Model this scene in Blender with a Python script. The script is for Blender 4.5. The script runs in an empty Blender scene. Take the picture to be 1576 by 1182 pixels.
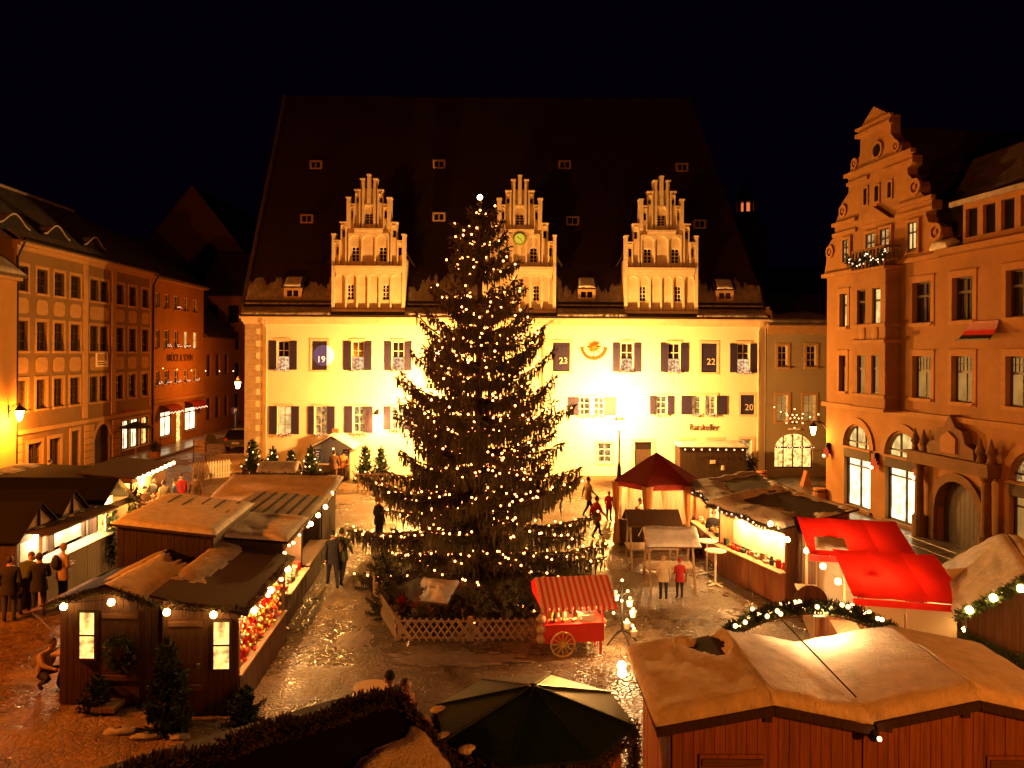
import bpy, bmesh, math, random
import numpy as np
from mathutils import Vector, Matrix
R = math.radians
PI = math.pi
scene = bpy.context.scene
col = scene.collection

# ------------------------------------------------------------------ camera, sky, exposure
F, CX, HY, H, ROLL = 1200.0, 788.0, 545.0, 7.1, R(0.35)
cam_d = bpy.data.cameras.new('camera')
cam = bpy.data.objects.new('camera', cam_d)
col.objects.link(cam)
cam.location = (0, 0, H)
cam.rotation_euler = (R(90), -ROLL, 0)
cam_d.sensor_width = 36
cam_d.lens = 36 * F / 1576
cam_d.shift_y = (HY - 591) / 1576
cam_d.clip_start = 0.1
cam_d.clip_end = 2000
scene.camera = cam

world = bpy.data.worlds.new('World')
scene.world = world
world.use_nodes = True
wn = world.node_tree
wbg = wn.nodes['Background']
wbg.inputs['Color'].default_value = (0.24, 0.07, 0.62, 1)      # clear night sky, deep blue-violet
wbg.inputs['Strength'].default_value = 0.0030
scene.view_settings.view_transform = 'Standard'
scene.view_settings.look = 'None'
scene.view_settings.exposure = 0.0
scene.view_settings.gamma = 1.0
scene.cycles.use_denoising = True
scene.cycles.max_bounces = 5
scene.cycles.diffuse_bounces = 3
scene.cycles.glossy_bounces = 3
scene.cycles.transmission_bounces = 4
scene.cycles.sample_clamp_indirect = 3.0
scene.cycles.sample_clamp_direct = 0.0
scene.cycles.caustics_reflective = False
scene.cycles.caustics_refractive = False

# ------------------------------------------------------------------ survey helpers: photograph -> metres
def ray(px, py):
    dx, dy = px - CX, py - HY
    c, s = math.cos(ROLL), math.sin(ROLL)
    return ((dx * c + dy * s) / F, 1.0, -(-dx * s + dy * c) / F)
def at(px, py, z=0.0):
    d = ray(px, py); t = (z - H) / d[2]
    return Vector((d[0] * t, t, z))
def atY(px, py, Y):
    d = ray(px, py)
    return Vector((d[0] * Y, Y, H + d[2] * Y))
def onfac(fr, px, py, off=0.0):
    ox, oy, a = fr
    n = (math.sin(a), -math.cos(a))
    ox += n[0] * off; oy += n[1] * off
    d = ray(px, py)
    t = (ox * n[0] + oy * n[1]) / (d[0] * n[0] + d[1] * n[1])
    p = (d[0] * t, t, H + d[2] * t)
    return (p[0] - ox) * math.cos(a) + (p[1] - oy) * math.sin(a), p[2]

# ------------------------------------------------------------------ mesh helpers
class MB:
    def __init__(s): s.v = []; s.f = []; s.m = []
    def add(s, vs, fs, mi=0):
        b = len(s.v); s.v.extend([tuple(p) for p in vs])
        for f in fs: s.f.append(tuple(i + b for i in f)); s.m.append(mi)
        return s
    def box(s, x0, x1, y0, y1, z0, z1, mi=0):
        return s.add([(x0,y0,z0),(x1,y0,z0),(x1,y1,z0),(x0,y1,z0),(x0,y0,z1),(x1,y0,z1),(x1,y1,z1),(x0,y1,z1)],
                     [(0,3,2,1),(4,5,6,7),(0,1,5,4),(1,2,6,5),(2,3,7,6),(3,0,4,7)], mi)
    def beam(s, p, q, w, h=None, up=(0, 0, 1), mi=0):
        p = Vector(p); q = Vector(q); h = w if h is None else h
        d = (q - p).normalized(); up = Vector(up)
        if abs(d.dot(up)) > 0.98: up = Vector((0, 1, 0))
        a = d.cross(up).normalized() * w / 2; b = a.cross(d).normalized() * h / 2
        vs = [p - a - b, p + a - b, p + a + b, p - a + b, q - a - b, q + a - b, q + a + b, q - a + b]
        return s.add(vs, [(0,1,2,3),(7,6,5,4),(0,4,5,1),(1,5,6,2),(2,6,7,3),(3,7,4,0)], mi)
    def tube(s, pts, rad, n=6, mi=0, caps=True):
        pts = [Vector(p) for p in pts]; k = len(pts)
        if not hasattr(rad, '__len__'): rad = [rad] * k
        rings = []
        ref = Vector((0.13, 0.2, 1)).normalized()
        for i, p in enumerate(pts):
            d = (pts[min(i + 1, k - 1)] - pts[max(i - 1, 0)])
            d = d.normalized() if d.length > 1e-9 else Vector((0, 0, 1))
            rf = ref if abs(d.dot(ref)) < 0.95 else Vector((1, 0.1, 0)).normalized()
            a = d.cross(rf).normalized(); b = a.cross(d).normalized()
            rings.append([p + (a * math.cos(2*PI*j/n) + b * math.sin(2*PI*j/n)) * rad[i] for j in range(n)])
        fs = []
        for i in range(k - 1):
            for j in range(n):
                fs.append((i*n+j, (i+1)*n+j, (i+1)*n+(j+1) % n, i*n+(j+1) % n))
        if caps:
            fs.append(tuple(range(n))); fs.append(tuple((k-1)*n + j for j in reversed(range(n))))
        return s.add([v for r in rings for v in r], fs, mi)
    def lathe(s, prof, n=12, c=(0, 0, 0), mi=0, ph=0.0):
        vs = []; fs = []
        for r, z in prof:
            for j in range(n):
                a = 2*PI*j/n + ph
                vs.append((c[0] + r*math.cos(a), c[1] + r*math.sin(a), c[2] + z))
        for i in range(len(prof) - 1):
            for j in range(n):
                fs.append((i*n+j, i*n+(j+1) % n, (i+1)*n+(j+1) % n, (i+1)*n+j))
        fs.append(tuple(reversed(range(n)))); fs.append(tuple((len(prof)-1)*n + j for j in range(n)))
        return s.add(vs, fs, mi)
    def ball(s, c, r, n=8, m=5, mi=0, sc=(1, 1, 1)):
        prof = [(max(1e-4, math.sin(PI*i/m)), -math.cos(PI*i/m)) for i in range(m + 1)]
        b = len(s.v)
        s.lathe(prof, n, (0, 0, 0), mi)
        for i in range(b, len(s.v)):
            x, y, z = s.v[i]; s.v[i] = (c[0] + x*r*sc[0], c[1] + y*r*sc[1], c[2] + z*r*sc[2])
        return s
    def prism(s, poly, y0, y1, mi=0):      # poly in x,z, counter-clockwise seen from -y
        n = len(poly)
        vs = [(x, y0, z) for x, z in poly] + [(x, y1, z) for x, z in poly]
        fs = [tuple(range(n)), tuple(reversed(range(n, 2*n)))]
        for i in range(n):
            j = (i + 1) % n; fs.append((j, i, n + i, n + j))
        return s.add(vs, fs, mi)
    def slab(s, q, t, mi=0):               # quad/polygon of 3D points thickened downward by t
        q = [Vector(p) for p in q]; n = len(q)
        vs = q + [p - Vector((0, 0, t)) for p in q]
        fs = [tuple(range(n)), tuple(reversed(range(n, 2*n)))]
        for i in range(n):
            j = (i + 1) % n; fs.append((j, i, n + i, n + j))
        return s.add(vs, fs, mi)
    def xf(s, M, b=0):
        for i in range(b, len(s.v)): s.v[i] = tuple(M @ Vector(s.v[i]))
        return s
    def mesh(s, name, mats, smooth=False):
        me = bpy.data.meshes.new(name)
        me.from_pydata(s.v, [], s.f)
        if not isinstance(mats, (list, tuple)): mats = [mats]
        for m in mats: me.materials.append(m)
        if len(mats) > 1: me.polygons.foreach_set('material_index', s.m)
        if smooth: me.polygons.foreach_set('use_smooth', [True] * len(me.polygons))
        me.update()
        return me
    def build(s, name, mats, parent=None, smooth=False, loc=None, rz=0):
        return link(name, s.mesh(name, mats, smooth), parent, loc, rz)

def link(name, me, parent=None, loc=None, rz=0.0, rot=None, scale=None):
    o = bpy.data.objects.new(name, me); col.objects.link(o)
    if parent is not None: o.parent = parent
    if loc is not None: o.location = loc
    if rot is not None: o.rotation_euler = rot
    elif rz: o.rotation_euler = (0, 0, rz)
    if scale is not None: o.scale = scale if hasattr(scale, '__len__') else (scale,) * 3
    return o
def tag(o, label=None, cat=None, group=None, kind=None):
    if label: o['label'] = label
    if cat: o['category'] = cat
    if group: o['group'] = group
    if kind: o['kind'] = kind
    return o
def thing(name, label, cat, loc=(0, 0, 0), rz=0.0, group=None):
    return tag(link(name, None, None, loc, rz), label, cat, group)
def copy_tree(o, parent=None):
    c = o.copy(); col.objects.link(c)
    if parent is not None: c.parent = parent
    for ch in list(o.children): copy_tree(ch, c)
    return c
def np_mesh(name, verts, faces, mats, smooth=False):      # verts (n,3), faces (m,k) arrays
    me = bpy.data.meshes.new(name)
    m, k = faces.shape
    me.vertices.add(len(verts)); me.vertices.foreach_set('co', np.asarray(verts, dtype=np.float32).ravel())
    me.loops.add(m * k); me.loops.foreach_set('vertex_index', np.asarray(faces, dtype=np.int32).ravel())
    me.polygons.add(m); me.polygons.foreach_set('loop_start', np.arange(0, m*k, k, dtype=np.int32))
    me.polygons.foreach_set('loop_total', np.full(m, k, dtype=np.int32))
    for mm in (mats if isinstance(mats, (list, tuple)) else [mats]): me.materials.append(mm)
    if smooth: me.polygons.foreach_set('use_smooth', [True] * m)
    me.update(calc_edges=True); me.validate()
    return me
def text_mesh(body, size, mat, ext=0.01, align='CENTER', sx=1.0):
    cu = bpy.data.curves.new('lettering', 'FONT'); cu.body = body; cu.size = size; cu.extrude = ext
    cu.align_x = align; cu.align_y = 'CENTER'; cu.resolution_u = 3
    o = bpy.data.objects.new('lettering', cu); col.objects.link(o)
    dg = bpy.context.evaluated_depsgraph_get()
    me = bpy.data.meshes.new_from_object(o.evaluated_get(dg))
    bpy.data.objects.remove(o)
    me.transform(Matrix.Rotation(PI/2, 4, 'X') @ Matrix.Diagonal((sx, 1, 1, 1)))
    me.materials.clear(); me.materials.append(mat)
    return me
def cellwall(mb, us, zs, solid, y0, y1, mi=0):
    us = sorted(set(round(u, 4) for u in us)); zs = sorted(set(round(z, 4) for z in zs))
    nu, nz = len(us) - 1, len(zs) - 1
    S = [[solid((us[i]+us[i+1])/2, (zs[j]+zs[j+1])/2) for j in range(nz)] for i in range(nu)]
    g = lambda i, j: 0 <= i < nu and 0 <= j < nz and S[i][j]
    for i in range(nu):
        for j in range(nz):
            if not S[i][j]: continue
            a, b, c, d = us[i], us[i+1], zs[j], zs[j+1]
            mb.add([(a,y0,c),(b,y0,c),(b,y0,d),(a,y0,d)], [(0,1,2,3)], mi)
            if not g(i-1, j): mb.add([(a,y1,c),(a,y0,c),(a,y0,d),(a,y1,d)], [(0,1,2,3)], mi)
            if not g(i+1, j): mb.add([(b,y0,c),(b,y1,c),(b,y1,d),(b,y0,d)], [(0,1,2,3)], mi)
            if not g(i, j-1): mb.add([(a,y1,c),(b,y1,c),(b,y0,c),(a,y0,c)], [(0,1,2,3)], mi)
            if not g(i, j+1): mb.add([(a,y0,d),(b,y0,d),(b,y1,d),(a,y1,d)], [(0,1,2,3)], mi)
    return mb
def wall(mb, u0, u1, z0, z1, ops, y0=0.0, y1=0.3, mi=0):
    us = [u0, u1]; zs = [z0, z1]
    for a, b, c, d in ops: us += [max(a, u0), min(b, u1)]; zs += [max(c, z0), min(d, z1)]
    return cellwall(mb, us, zs, lambda u, z: not any(a < u < b and c < z < d for a, b, c, d in ops), y0, y1, mi)
def arch_head(mb, xc, w, zs, zt, y0, y1, n=10, mi=0, rise=None):   # spandrel: rectangle xc+-w/2, zs..zt with an arch cut out of its foot
    r = w / 2; rise = rise or r
    pts = [(xc + r*math.cos(PI*i/n), zs + rise*math.sin(PI*i/n)) for i in range(n + 1)]
    for i in range(n):
        (xa, za), (xb, zb) = pts[i], pts[i+1]
        mb.add([(xb,y0,zb),(xa,y0,za),(xa,y0,zt),(xb,y0,zt)], [(0,1,2,3)], mi)
        mb.add([(xb,y0,zb),(xb,y1,zb),(xa,y1,za),(xa,y0,za)], [(0,1,2,3)], mi)
    return mb
def arc_band(mb, xc, zc, r0, r1, y0, y1, n=12, a0=0.0, a1=PI, mi=0):
    for i in range(n):
        a, b = a0 + (a1-a0)*i/n, a0 + (a1-a0)*(i+1)/n
        P = lambda r, t: (xc + r*math.cos(t), zc + r*math.sin(t))
        q = [P(r0, b), P(r0, a), P(r1, a), P(r1, b)]
        vs = [(x, y0, z) for x, z in q] + [(x, y1, z) for x, z in q]
        mb.add(vs, [(0,1,2,3),(7,6,5,4),(1,0,4,5),(2,1,5,6),(3,2,6,7),(0,3,7,4)], mi)
    return mb

# ------------------------------------------------------------------ materials
def new_mat(name):
    m = bpy.data.materials.new(name); m.use_nodes = True
    return m, m.node_tree, m.node_tree.nodes['Principled BSDF']
def nd(nt, t, **kw):
    n = nt.nodes.new(t)
    for k, v in kw.items():
        if k in n.inputs: n.inputs[k].default_value = v
        else: setattr(n, k, v)
    return n
def coords(nt, world=False, scale=(1, 1, 1)):
    c = nt.nodes.new('ShaderNodeNewGeometry' if world else 'ShaderNodeTexCoord')
    mp = nt.nodes.new('ShaderNodeMapping'); mp.inputs['Scale'].default_value = scale
    nt.links.new(c.outputs['Position' if world else 'Object'], mp.inputs['Vector'])
    return mp.outputs['Vector']
def pmat(name, c, rough=0.8, var=0.3, scale=2.0, bump=0.15, bscale=None, spec=0.3, metal=0.0, stretch=(1, 1, 1), c2=None, world=False, bdist=0.02, rvar=0.0):
    m, nt, b = new_mat(name)
    v = coords(nt, world, stretch)
    n1 = nd(nt, 'ShaderNodeTexNoise', Scale=scale, Detail=6.0, Roughness=0.6)
    nt.links.new(v, n1.inputs['Vector'])
    c2 = c2 or tuple(x * (1 - var) for x in c)
    cr = nt.nodes.new('ShaderNodeValToRGB')
    cr.color_ramp.elements[0].position = 0.32; cr.color_ramp.elements[0].color = (*c2, 1)
    cr.color_ramp.elements[1].position = 0.68; cr.color_ramp.elements[1].color = (*c, 1)
    nt.links.new(n1.outputs['Fac'], cr.inputs['Fac'])
    nt.links.new(cr.outputs['Color'], b.inputs['Base Color'])
    b.inputs['Roughness'].default_value = rough
    b.inputs['Specular IOR Level'].default_value = spec
    b.inputs['Metallic'].default_value = metal
    if rvar:
        mr = nd(nt, 'ShaderNodeMapRange'); mr.inputs['To Min'].default_value = rough - rvar; mr.inputs['To Max'].default_value = rough + rvar
        nt.links.new(n1.outputs['Fac'], mr.inputs['Value']); nt.links.new(mr.outputs['Result'], b.inputs['Roughness'])
    if bump:
        n2 = nd(nt, 'ShaderNodeTexNoise', Scale=bscale or scale * 8, Detail=5.0)
        nt.links.new(v, n2.inputs['Vector'])
        bp = nd(nt, 'ShaderNodeBump', Strength=bump, Distance=bdist)
        nt.links.new(n2.outputs['Fac'], bp.inputs['Height']); nt.links.new(bp.outputs['Normal'], b.inputs['Normal'])
    return m
def wood(name, c, var=0.45, axis='z', rough=0.7):
    st = {'z': (9, 9, 0.7), 'x': (0.7, 9, 9), 'y': (9, 0.7, 9)}[axis]
    return pmat(name, c, rough, var, 2.2, 0.35, 5.0, 0.25, stretch=st)
def emit(name, c, s, var=0.0, scale=4.0, c2=None, sample=True):
    m = bpy.data.materials.new(name); m.use_nodes = True; nt = m.node_tree
    nt.nodes.clear()
    out = nt.nodes.new('ShaderNodeOutputMaterial'); e = nd(nt, 'ShaderNodeEmission', Strength=s)
    e.inputs['Color'].default_value = (*c, 1)
    if var:
        v = coords(nt)
        n = nd(nt, 'ShaderNodeTexNoise', Scale=scale, Detail=3.0); nt.links.new(v, n.inputs['Vector'])
        cr = nt.nodes.new('ShaderNodeValToRGB')
        cr.color_ramp.elements[0].position = 0.38; cr.color_ramp.elements[0].color = (*(c2 or tuple(x*(1-var) for x in c)), 1)
        cr.color_ramp.elements[1].position = 0.6; cr.color_ramp.elements[1].color = (*c, 1)
        nt.links.new(n.outputs['Fac'], cr.inputs['Fac']); nt.links.new(cr.outputs['Color'], e.inputs['Color'])
    nt.links.new(e.outputs['Emission'], out.inputs['Surface'])
    if not sample: m.cycles.emission_sampling = 'NONE'
    return m
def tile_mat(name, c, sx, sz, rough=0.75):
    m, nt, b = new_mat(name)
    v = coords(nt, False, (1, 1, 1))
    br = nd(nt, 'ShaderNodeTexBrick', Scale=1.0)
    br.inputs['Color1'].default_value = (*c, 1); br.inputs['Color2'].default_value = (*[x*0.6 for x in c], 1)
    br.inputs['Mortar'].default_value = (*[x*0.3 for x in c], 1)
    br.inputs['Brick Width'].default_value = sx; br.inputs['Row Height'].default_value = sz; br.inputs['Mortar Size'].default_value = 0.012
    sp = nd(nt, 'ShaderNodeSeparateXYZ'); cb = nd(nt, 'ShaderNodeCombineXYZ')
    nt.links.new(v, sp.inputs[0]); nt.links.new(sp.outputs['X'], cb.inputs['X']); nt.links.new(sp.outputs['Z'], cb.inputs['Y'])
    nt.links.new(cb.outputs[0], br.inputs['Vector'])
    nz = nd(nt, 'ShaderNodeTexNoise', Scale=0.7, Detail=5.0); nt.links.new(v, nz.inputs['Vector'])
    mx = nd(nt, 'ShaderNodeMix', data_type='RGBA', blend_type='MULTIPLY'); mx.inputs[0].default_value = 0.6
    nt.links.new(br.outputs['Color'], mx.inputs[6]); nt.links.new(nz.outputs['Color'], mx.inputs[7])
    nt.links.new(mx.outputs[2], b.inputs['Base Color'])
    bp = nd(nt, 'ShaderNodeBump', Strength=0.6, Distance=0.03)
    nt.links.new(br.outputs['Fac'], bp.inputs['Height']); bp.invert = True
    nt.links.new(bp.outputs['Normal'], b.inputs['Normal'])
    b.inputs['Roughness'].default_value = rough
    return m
def stripe_mat(name, ca, cb_, n, rough=0.8, axis='X'):
    m, nt, b = new_mat(name)
    c = nt.nodes.new('ShaderNodeTexCoord'); sp = nd(nt, 'ShaderNodeSeparateXYZ'); nt.links.new(c.outputs['Generated'], sp.inputs[0])
    mu = nd(nt, 'ShaderNodeMath', operation='MULTIPLY'); mu.inputs[1].default_value = n
    fr = nd(nt, 'ShaderNodeMath', operation='FRACT'); gt = nd(nt, 'ShaderNodeMath', operation='GREATER_THAN'); gt.inputs[1].default_value = 0.5
    nt.links.new(sp.outputs[axis], mu.inputs[0]); nt.links.new(mu.outputs[0], fr.inputs[0]); nt.links.new(fr.outputs[0], gt.inputs[0])
    mx = nd(nt, 'ShaderNodeMix', data_type='RGBA'); mx.inputs[6].default_value = (*ca, 1); mx.inputs[7].default_value = (*cb_, 1)
    nt.links.new(gt.outputs[0], mx.inputs[0]); nt.links.new(mx.outputs[2], b.inputs['Base Color']); b.inputs['Roughness'].default_value = rough
    return m
def ground_mat():
    m, nt, b = new_mat('wet_cobbles')
    v = coords(nt, True)
    vo = nd(nt, 'ShaderNodeTexVoronoi', feature='DISTANCE_TO_EDGE', Scale=7.5); nt.links.new(v, vo.inputs['Vector'])
    vc = nd(nt, 'ShaderNodeTexVoronoi', feature='F1', Scale=7.5); nt.links.new(v, vc.inputs['Vector'])
    big = nd(nt, 'ShaderNodeTexNoise', Scale=0.23, Detail=8.0, Roughness=0.65); nt.links.new(v, big.inputs['Vector'])
    fine = nd(nt, 'ShaderNodeTexNoise', Scale=9.0, Detail=6.0); nt.links.new(v, fine.inputs['Vector'])
    mid = nd(nt, 'ShaderNodeTexNoise', Scale=1.3, Detail=7.0, Roughness=0.7); nt.links.new(v, mid.inputs['Vector'])
    # stone colour per cobble
    cr = nt.nodes.new('ShaderNodeValToRGB')
    cr.color_ramp.elements[0].color = (0.075, 0.046, 0.023, 1); cr.color_ramp.elements[1].color = (0.17, 0.105, 0.052, 1)
    sepc = nd(nt, 'ShaderNodeSeparateColor'); nt.links.new(vc.outputs['Color'], sepc.inputs[0]); nt.links.new(sepc.outputs[0], cr.inputs['Fac'])
    jo = nt.nodes.new('ShaderNodeValToRGB'); jo.color_ramp.elements[0].position = 0.0; jo.color_ramp.elements[1].position = 0.05
    nt.links.new(vo.outputs['Distance'], jo.inputs['Fac'])
    mj = nd(nt, 'ShaderNodeMix', data_type='RGBA', blend_type='MULTIPLY'); mj.inputs[0].default_value = 0.75
    nt.links.new(cr.outputs['Color'], mj.inputs[6]); nt.links.new(jo.outputs['Color'], mj.inputs[7])
    # trodden slush
    ms = nd(nt, 'ShaderNodeMath', operation='MULTIPLY_ADD'); nt.links.new(mid.outputs['Fac'], ms.inputs[0]); ms.inputs[1].default_value = 0.55
    nt.links.new(big.outputs['Fac'], ms.inputs[2])
    sl = nt.nodes.new('ShaderNodeValToRGB'); sl.color_ramp.elements[0].position = 0.72; sl.color_ramp.elements[1].position = 0.93
    nt.links.new(ms.outputs[0], sl.inputs['Fac'])
    sc_ = nt.nodes.new('ShaderNodeValToRGB'); sc_.color_ramp.elements[0].color = (0.17, 0.105, 0.052, 1); sc_.color_ramp.elements[1].color = (0.34, 0.23, 0.13, 1)
    sc_.color_ramp.elements[0].position = 0.4; sc_.color_ramp.elements[1].position = 0.72
    nt.links.new(fine.outputs['Fac'], sc_.inputs['Fac'])
    mx = nd(nt, 'ShaderNodeMix', data_type='RGBA'); nt.links.new(sl.outputs['Color'], mx.inputs[0])
    nt.links.new(mj.outputs[2], mx.inputs[6]); nt.links.new(sc_.outputs['Color'], mx.inputs[7])
    nt.links.new(mx.outputs[2], b.inputs['Base Color'])
    rr = nd(nt, 'ShaderNodeMapRange'); rr.inputs['To Min'].default_value = 0.25; rr.inputs['To Max'].default_value = 0.8
    nt.links.new(sl.outputs['Color'], rr.inputs['Value']); nt.links.new(rr.outputs['Result'], b.inputs['Roughness'])
    b.inputs['Specular IOR Level'].default_value = 0.32
    hc = nd(nt, 'ShaderNodeMath', operation='MINIMUM'); nt.links.new(vo.outputs['Distance'], hc.inputs[0]); hc.inputs[1].default_value = 0.16
    ha = nd(nt, 'ShaderNodeMath', operation='MULTIPLY_ADD'); nt.links.new(fine.outputs['Fac'], ha.inputs[0]); ha.inputs[1].default_value = 0.16
    nt.links.new(hc.outputs[0], ha.inputs[2])
    bp = nd(nt, 'ShaderNodeBump', Strength=0.8, Distance=0.12); nt.links.new(ha.outputs[0], bp.inputs['Height'])
    nt.links.new(bp.outputs['Normal'], b.inputs['Normal'])
    return m
M = {}
M['ground'] = ground_mat()
M['slab'] = pmat('wet_paving_slab', (0.22, 0.20, 0.18), 0.28, 0.4, 1.2, 0.15, 20, 0.5, world=True, rvar=0.12)
M['kerb'] = pmat('granite_kerb', (0.25, 0.24, 0.23), 0.6, 0.3, 6, 0.2)
M['th_wall'] = pmat('town_hall_plaster', (0.82, 0.76, 0.58), 0.85, 0.12, 0.5, 0.10, 14, world=True)
M['th_trim'] = pmat('town_hall_sandstone_trim', (0.68, 0.56, 0.38), 0.8, 0.2, 2, 0.12, 20)
M['quoin'] = pmat('quoin_sandstone', (0.46, 0.36, 0.24), 0.85, 0.3, 3, 0.2, 20)
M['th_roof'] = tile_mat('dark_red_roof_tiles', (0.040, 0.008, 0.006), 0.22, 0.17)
M['roof_dk'] = tile_mat('grey_brown_roof_tiles', (0.12, 0.085, 0.065), 0.25, 0.2)
M['roof_frost'] = pmat('frosted_slate_roof', (0.17, 0.14, 0.12), 0.75, 0.45, 2.2, 0.4, 22, c2=(0.08, 0.065, 0.055))
M['snow'] = pmat('snow', (0.74, 0.71, 0.68), 0.7, 0.30, 4.5, 0.5, 26, bdist=0.05)
M['snow_old'] = pmat('dirty_thin_snow', (0.42, 0.37, 0.32), 0.75, 0.45, 3.5, 0.5, 14, bdist=0.05)
M['slush'] = pmat('trodden_slush', (0.25, 0.17, 0.11), 0.6, 0.4, 5, 0.6, 25, bdist=0.04)
M['white'] = pmat('white_window_paint', (0.72, 0.70, 0.64), 0.6, 0.1, 4, 0)
M['cream'] = pmat('cream_plaster_frame', (0.38, 0.225, 0.09), 0.85, 0.2, 3, 0.1)
M['greyw'] = pmat('grey_brown_plaster', (0.19, 0.115, 0.046), 0.85, 0.24, 0.8, 0.12, 18, world=True)
M['ochre'] = pmat('ochre_plaster', (0.36, 0.19, 0.06), 0.85, 0.2, 0.7, 0.12, 18, world=True)
M['taupe'] = pmat('taupe_plaster', (0.27, 0.215, 0.135), 0.85, 0.12, 0.8, 0.1, 18, world=True)
M['sand'] = pmat('sandstone_house', (0.32, 0.152, 0.044), 0.85, 0.28, 0.9, 0.2, 14, world=True)
M['sandtrim'] = pmat('sandstone_moulding', (0.36, 0.172, 0.052), 0.8, 0.25, 3, 0.15)
M['sanddk'] = pmat('weathered_sandstone', (0.20, 0.105, 0.04), 0.85, 0.35, 3, 0.3)
M['shutter'] = pmat('violet_shutter_paint', (0.030, 0.022, 0.062), 0.55, 0.2, 5, 0.1)
M['frame_dk'] = pmat('dark_brown_frame', (0.055, 0.035, 0.022), 0.5, 0.2, 5, 0)
M['glass'] = pmat('dark_window_glass', (0.018, 0.014, 0.012), 0.08, 0.3, 1.0, 0, spec=0.6)
M['curtain'] = emit('dimly_lit_curtain', (1.0, 0.46, 0.10), 0.5, 0.35, 1.2)
M['lit'] = emit('lit_room', (1.0, 0.62, 0.20), 1.4, 0.5, 2.0)
M['litsoft'] = emit('softly_lit_room', (1.0, 0.52, 0.16), 0.75, 0.75, 6.0)
M['shop'] = emit('bright_shop_interior', (1.0, 0.78, 0.42), 3.2, 0.55, 2.2)
M['shopwarm'] = emit('warm_shop_display', (1.0, 0.50, 0.13), 2.8, 0.75, 5.0)
M['stallglow'] = emit('bright_stall_back_panel', (1.0, 0.74, 0.36), 3.0, 0.5, 3.0)
M['wood'] = wood('brown_hut_planks', (0.11, 0.055, 0.028))
M['wood2'] = wood('reddish_hut_planks', (0.36, 0.15, 0.065))
M['wooddk'] = wood('dark_stained_planks', (0.06, 0.036, 0.022))
M['woodlt'] = wood('pale_timber', (0.44, 0.29, 0.16))
M['woodx'] = wood('brown_timber_rail', (0.19, 0.10, 0.05), axis='x')
M['felt'] = pmat('dark_roofing_felt', (0.008, 0.0065, 0.006), 0.9, 0.4, 3, 0.3, 40, 0.15)
M['felt2'] = pmat('brown_roofing_boards', (0.06, 0.035, 0.022), 0.7, 0.4, 2, 0.4, 5, stretch=(8, 1, 1))
M['felt_gr'] = pmat('dark_green_roof_sheet', (0.008, 0.024, 0.013), 0.35, 0.3, 3, 0.2, 20, spec=0.5)
M['green'] = pmat('dark_green_paint', (0.03, 0.05, 0.025), 0.6, 0.3, 4, 0.1)
M['red'] = pmat('red_paint', (0.62, 0.035, 0.02), 0.45, 0.15, 4, 0.05)
M['redcloth'] = pmat('red_tarpaulin', (0.68, 0.02, 0.015), 0.6, 0.12, 3, 0.1, 12)
M['darkred'] = pmat('dark_red_canvas', (0.23, 0.03, 0.015), 0.7, 0.3, 3, 0.15)
M['canvas'] = pmat('cream_canvas', (0.62, 0.55, 0.44), 0.8, 0.15, 3, 0.15)
M['drape'] = pmat('orange_curtain_cloth', (0.52, 0.24, 0.07), 0.8, 0.2, 4, 0.2)
M['stripe'] = stripe_mat('red_white_striped_canvas', (0.80, 0.70, 0.52), (0.65, 0.03, 0.02), 13)
M['yellow'] = pmat('yellow_wheel_paint', (0.62, 0.36, 0.08), 0.5, 0.2, 5, 0.05)
M['iron'] = pmat('black_iron', (0.02, 0.018, 0.016), 0.45, 0.3, 5, 0.05, metal=0.6)
M['steel'] = pmat('grey_metal', (0.30, 0.30, 0.30), 0.4, 0.2, 5, 0.02, metal=0.7)
M['gold'] = pmat('gilding', (0.75, 0.48, 0.10), 0.35, 0.2, 5, 0.0, metal=0.8)
M['clock'] = emit('lit_clock_face', (1.0, 0.70, 0.05), 0.75, sample=False)
M['black'] = pmat('black_ink', (0.012, 0.01, 0.01), 0.7, 0.1, 5, 0)
M['letter'] = pmat('dark_lettering', (0.07, 0.035, 0.015), 0.7, 0.2, 5, 0)
M['ivory'] = pmat('ivory_numeral', (0.75, 0.66, 0.50), 0.7, 0.1, 5, 0)
M['needle'] = pmat('dark_spruce_needles', (0.12, 0.095, 0.034), 0.7, 0.55, 1.5, 0, c2=(0.05, 0.044, 0.016))
M['needle_lt'] = pmat('fresh_spruce_needles', (0.06, 0.10, 0.03), 0.7, 0.5, 2.5, 0, c2=(0.02, 0.035, 0.012))
M['bark'] = pmat('spruce_bark', (0.09, 0.05, 0.028), 0.9, 0.5, 5, 0.6, 20, stretch=(1, 1, 0.3))
M['bulb'] = emit('warm_bulb', (1.0, 0.45, 0.15), 11)
M['bulb_tree'] = emit('amber_tree_bulb', (1.0, 0.27, 0.055), 22)
M['bulb_big'] = emit('bright_market_bulb', (1.0, 0.50, 0.13), 60)
M['bulb_sm'] = emit('tiny_warm_led', (1.0, 0.52, 0.30), 4)
M['lampglass'] = emit('sodium_lamp_glass', (1.0, 0.62, 0.18), 32)
M['wire'] = pmat('dark_cable', (0.02, 0.018, 0.015), 0.6, 0.2, 5, 0)
M['skin'] = pmat('skin', (0.50, 0.30, 0.20), 0.6, 0.1, 6, 0)
M['hair'] = pmat('dark_hair', (0.04, 0.025, 0.015), 0.7, 0.3, 20, 0)
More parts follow.
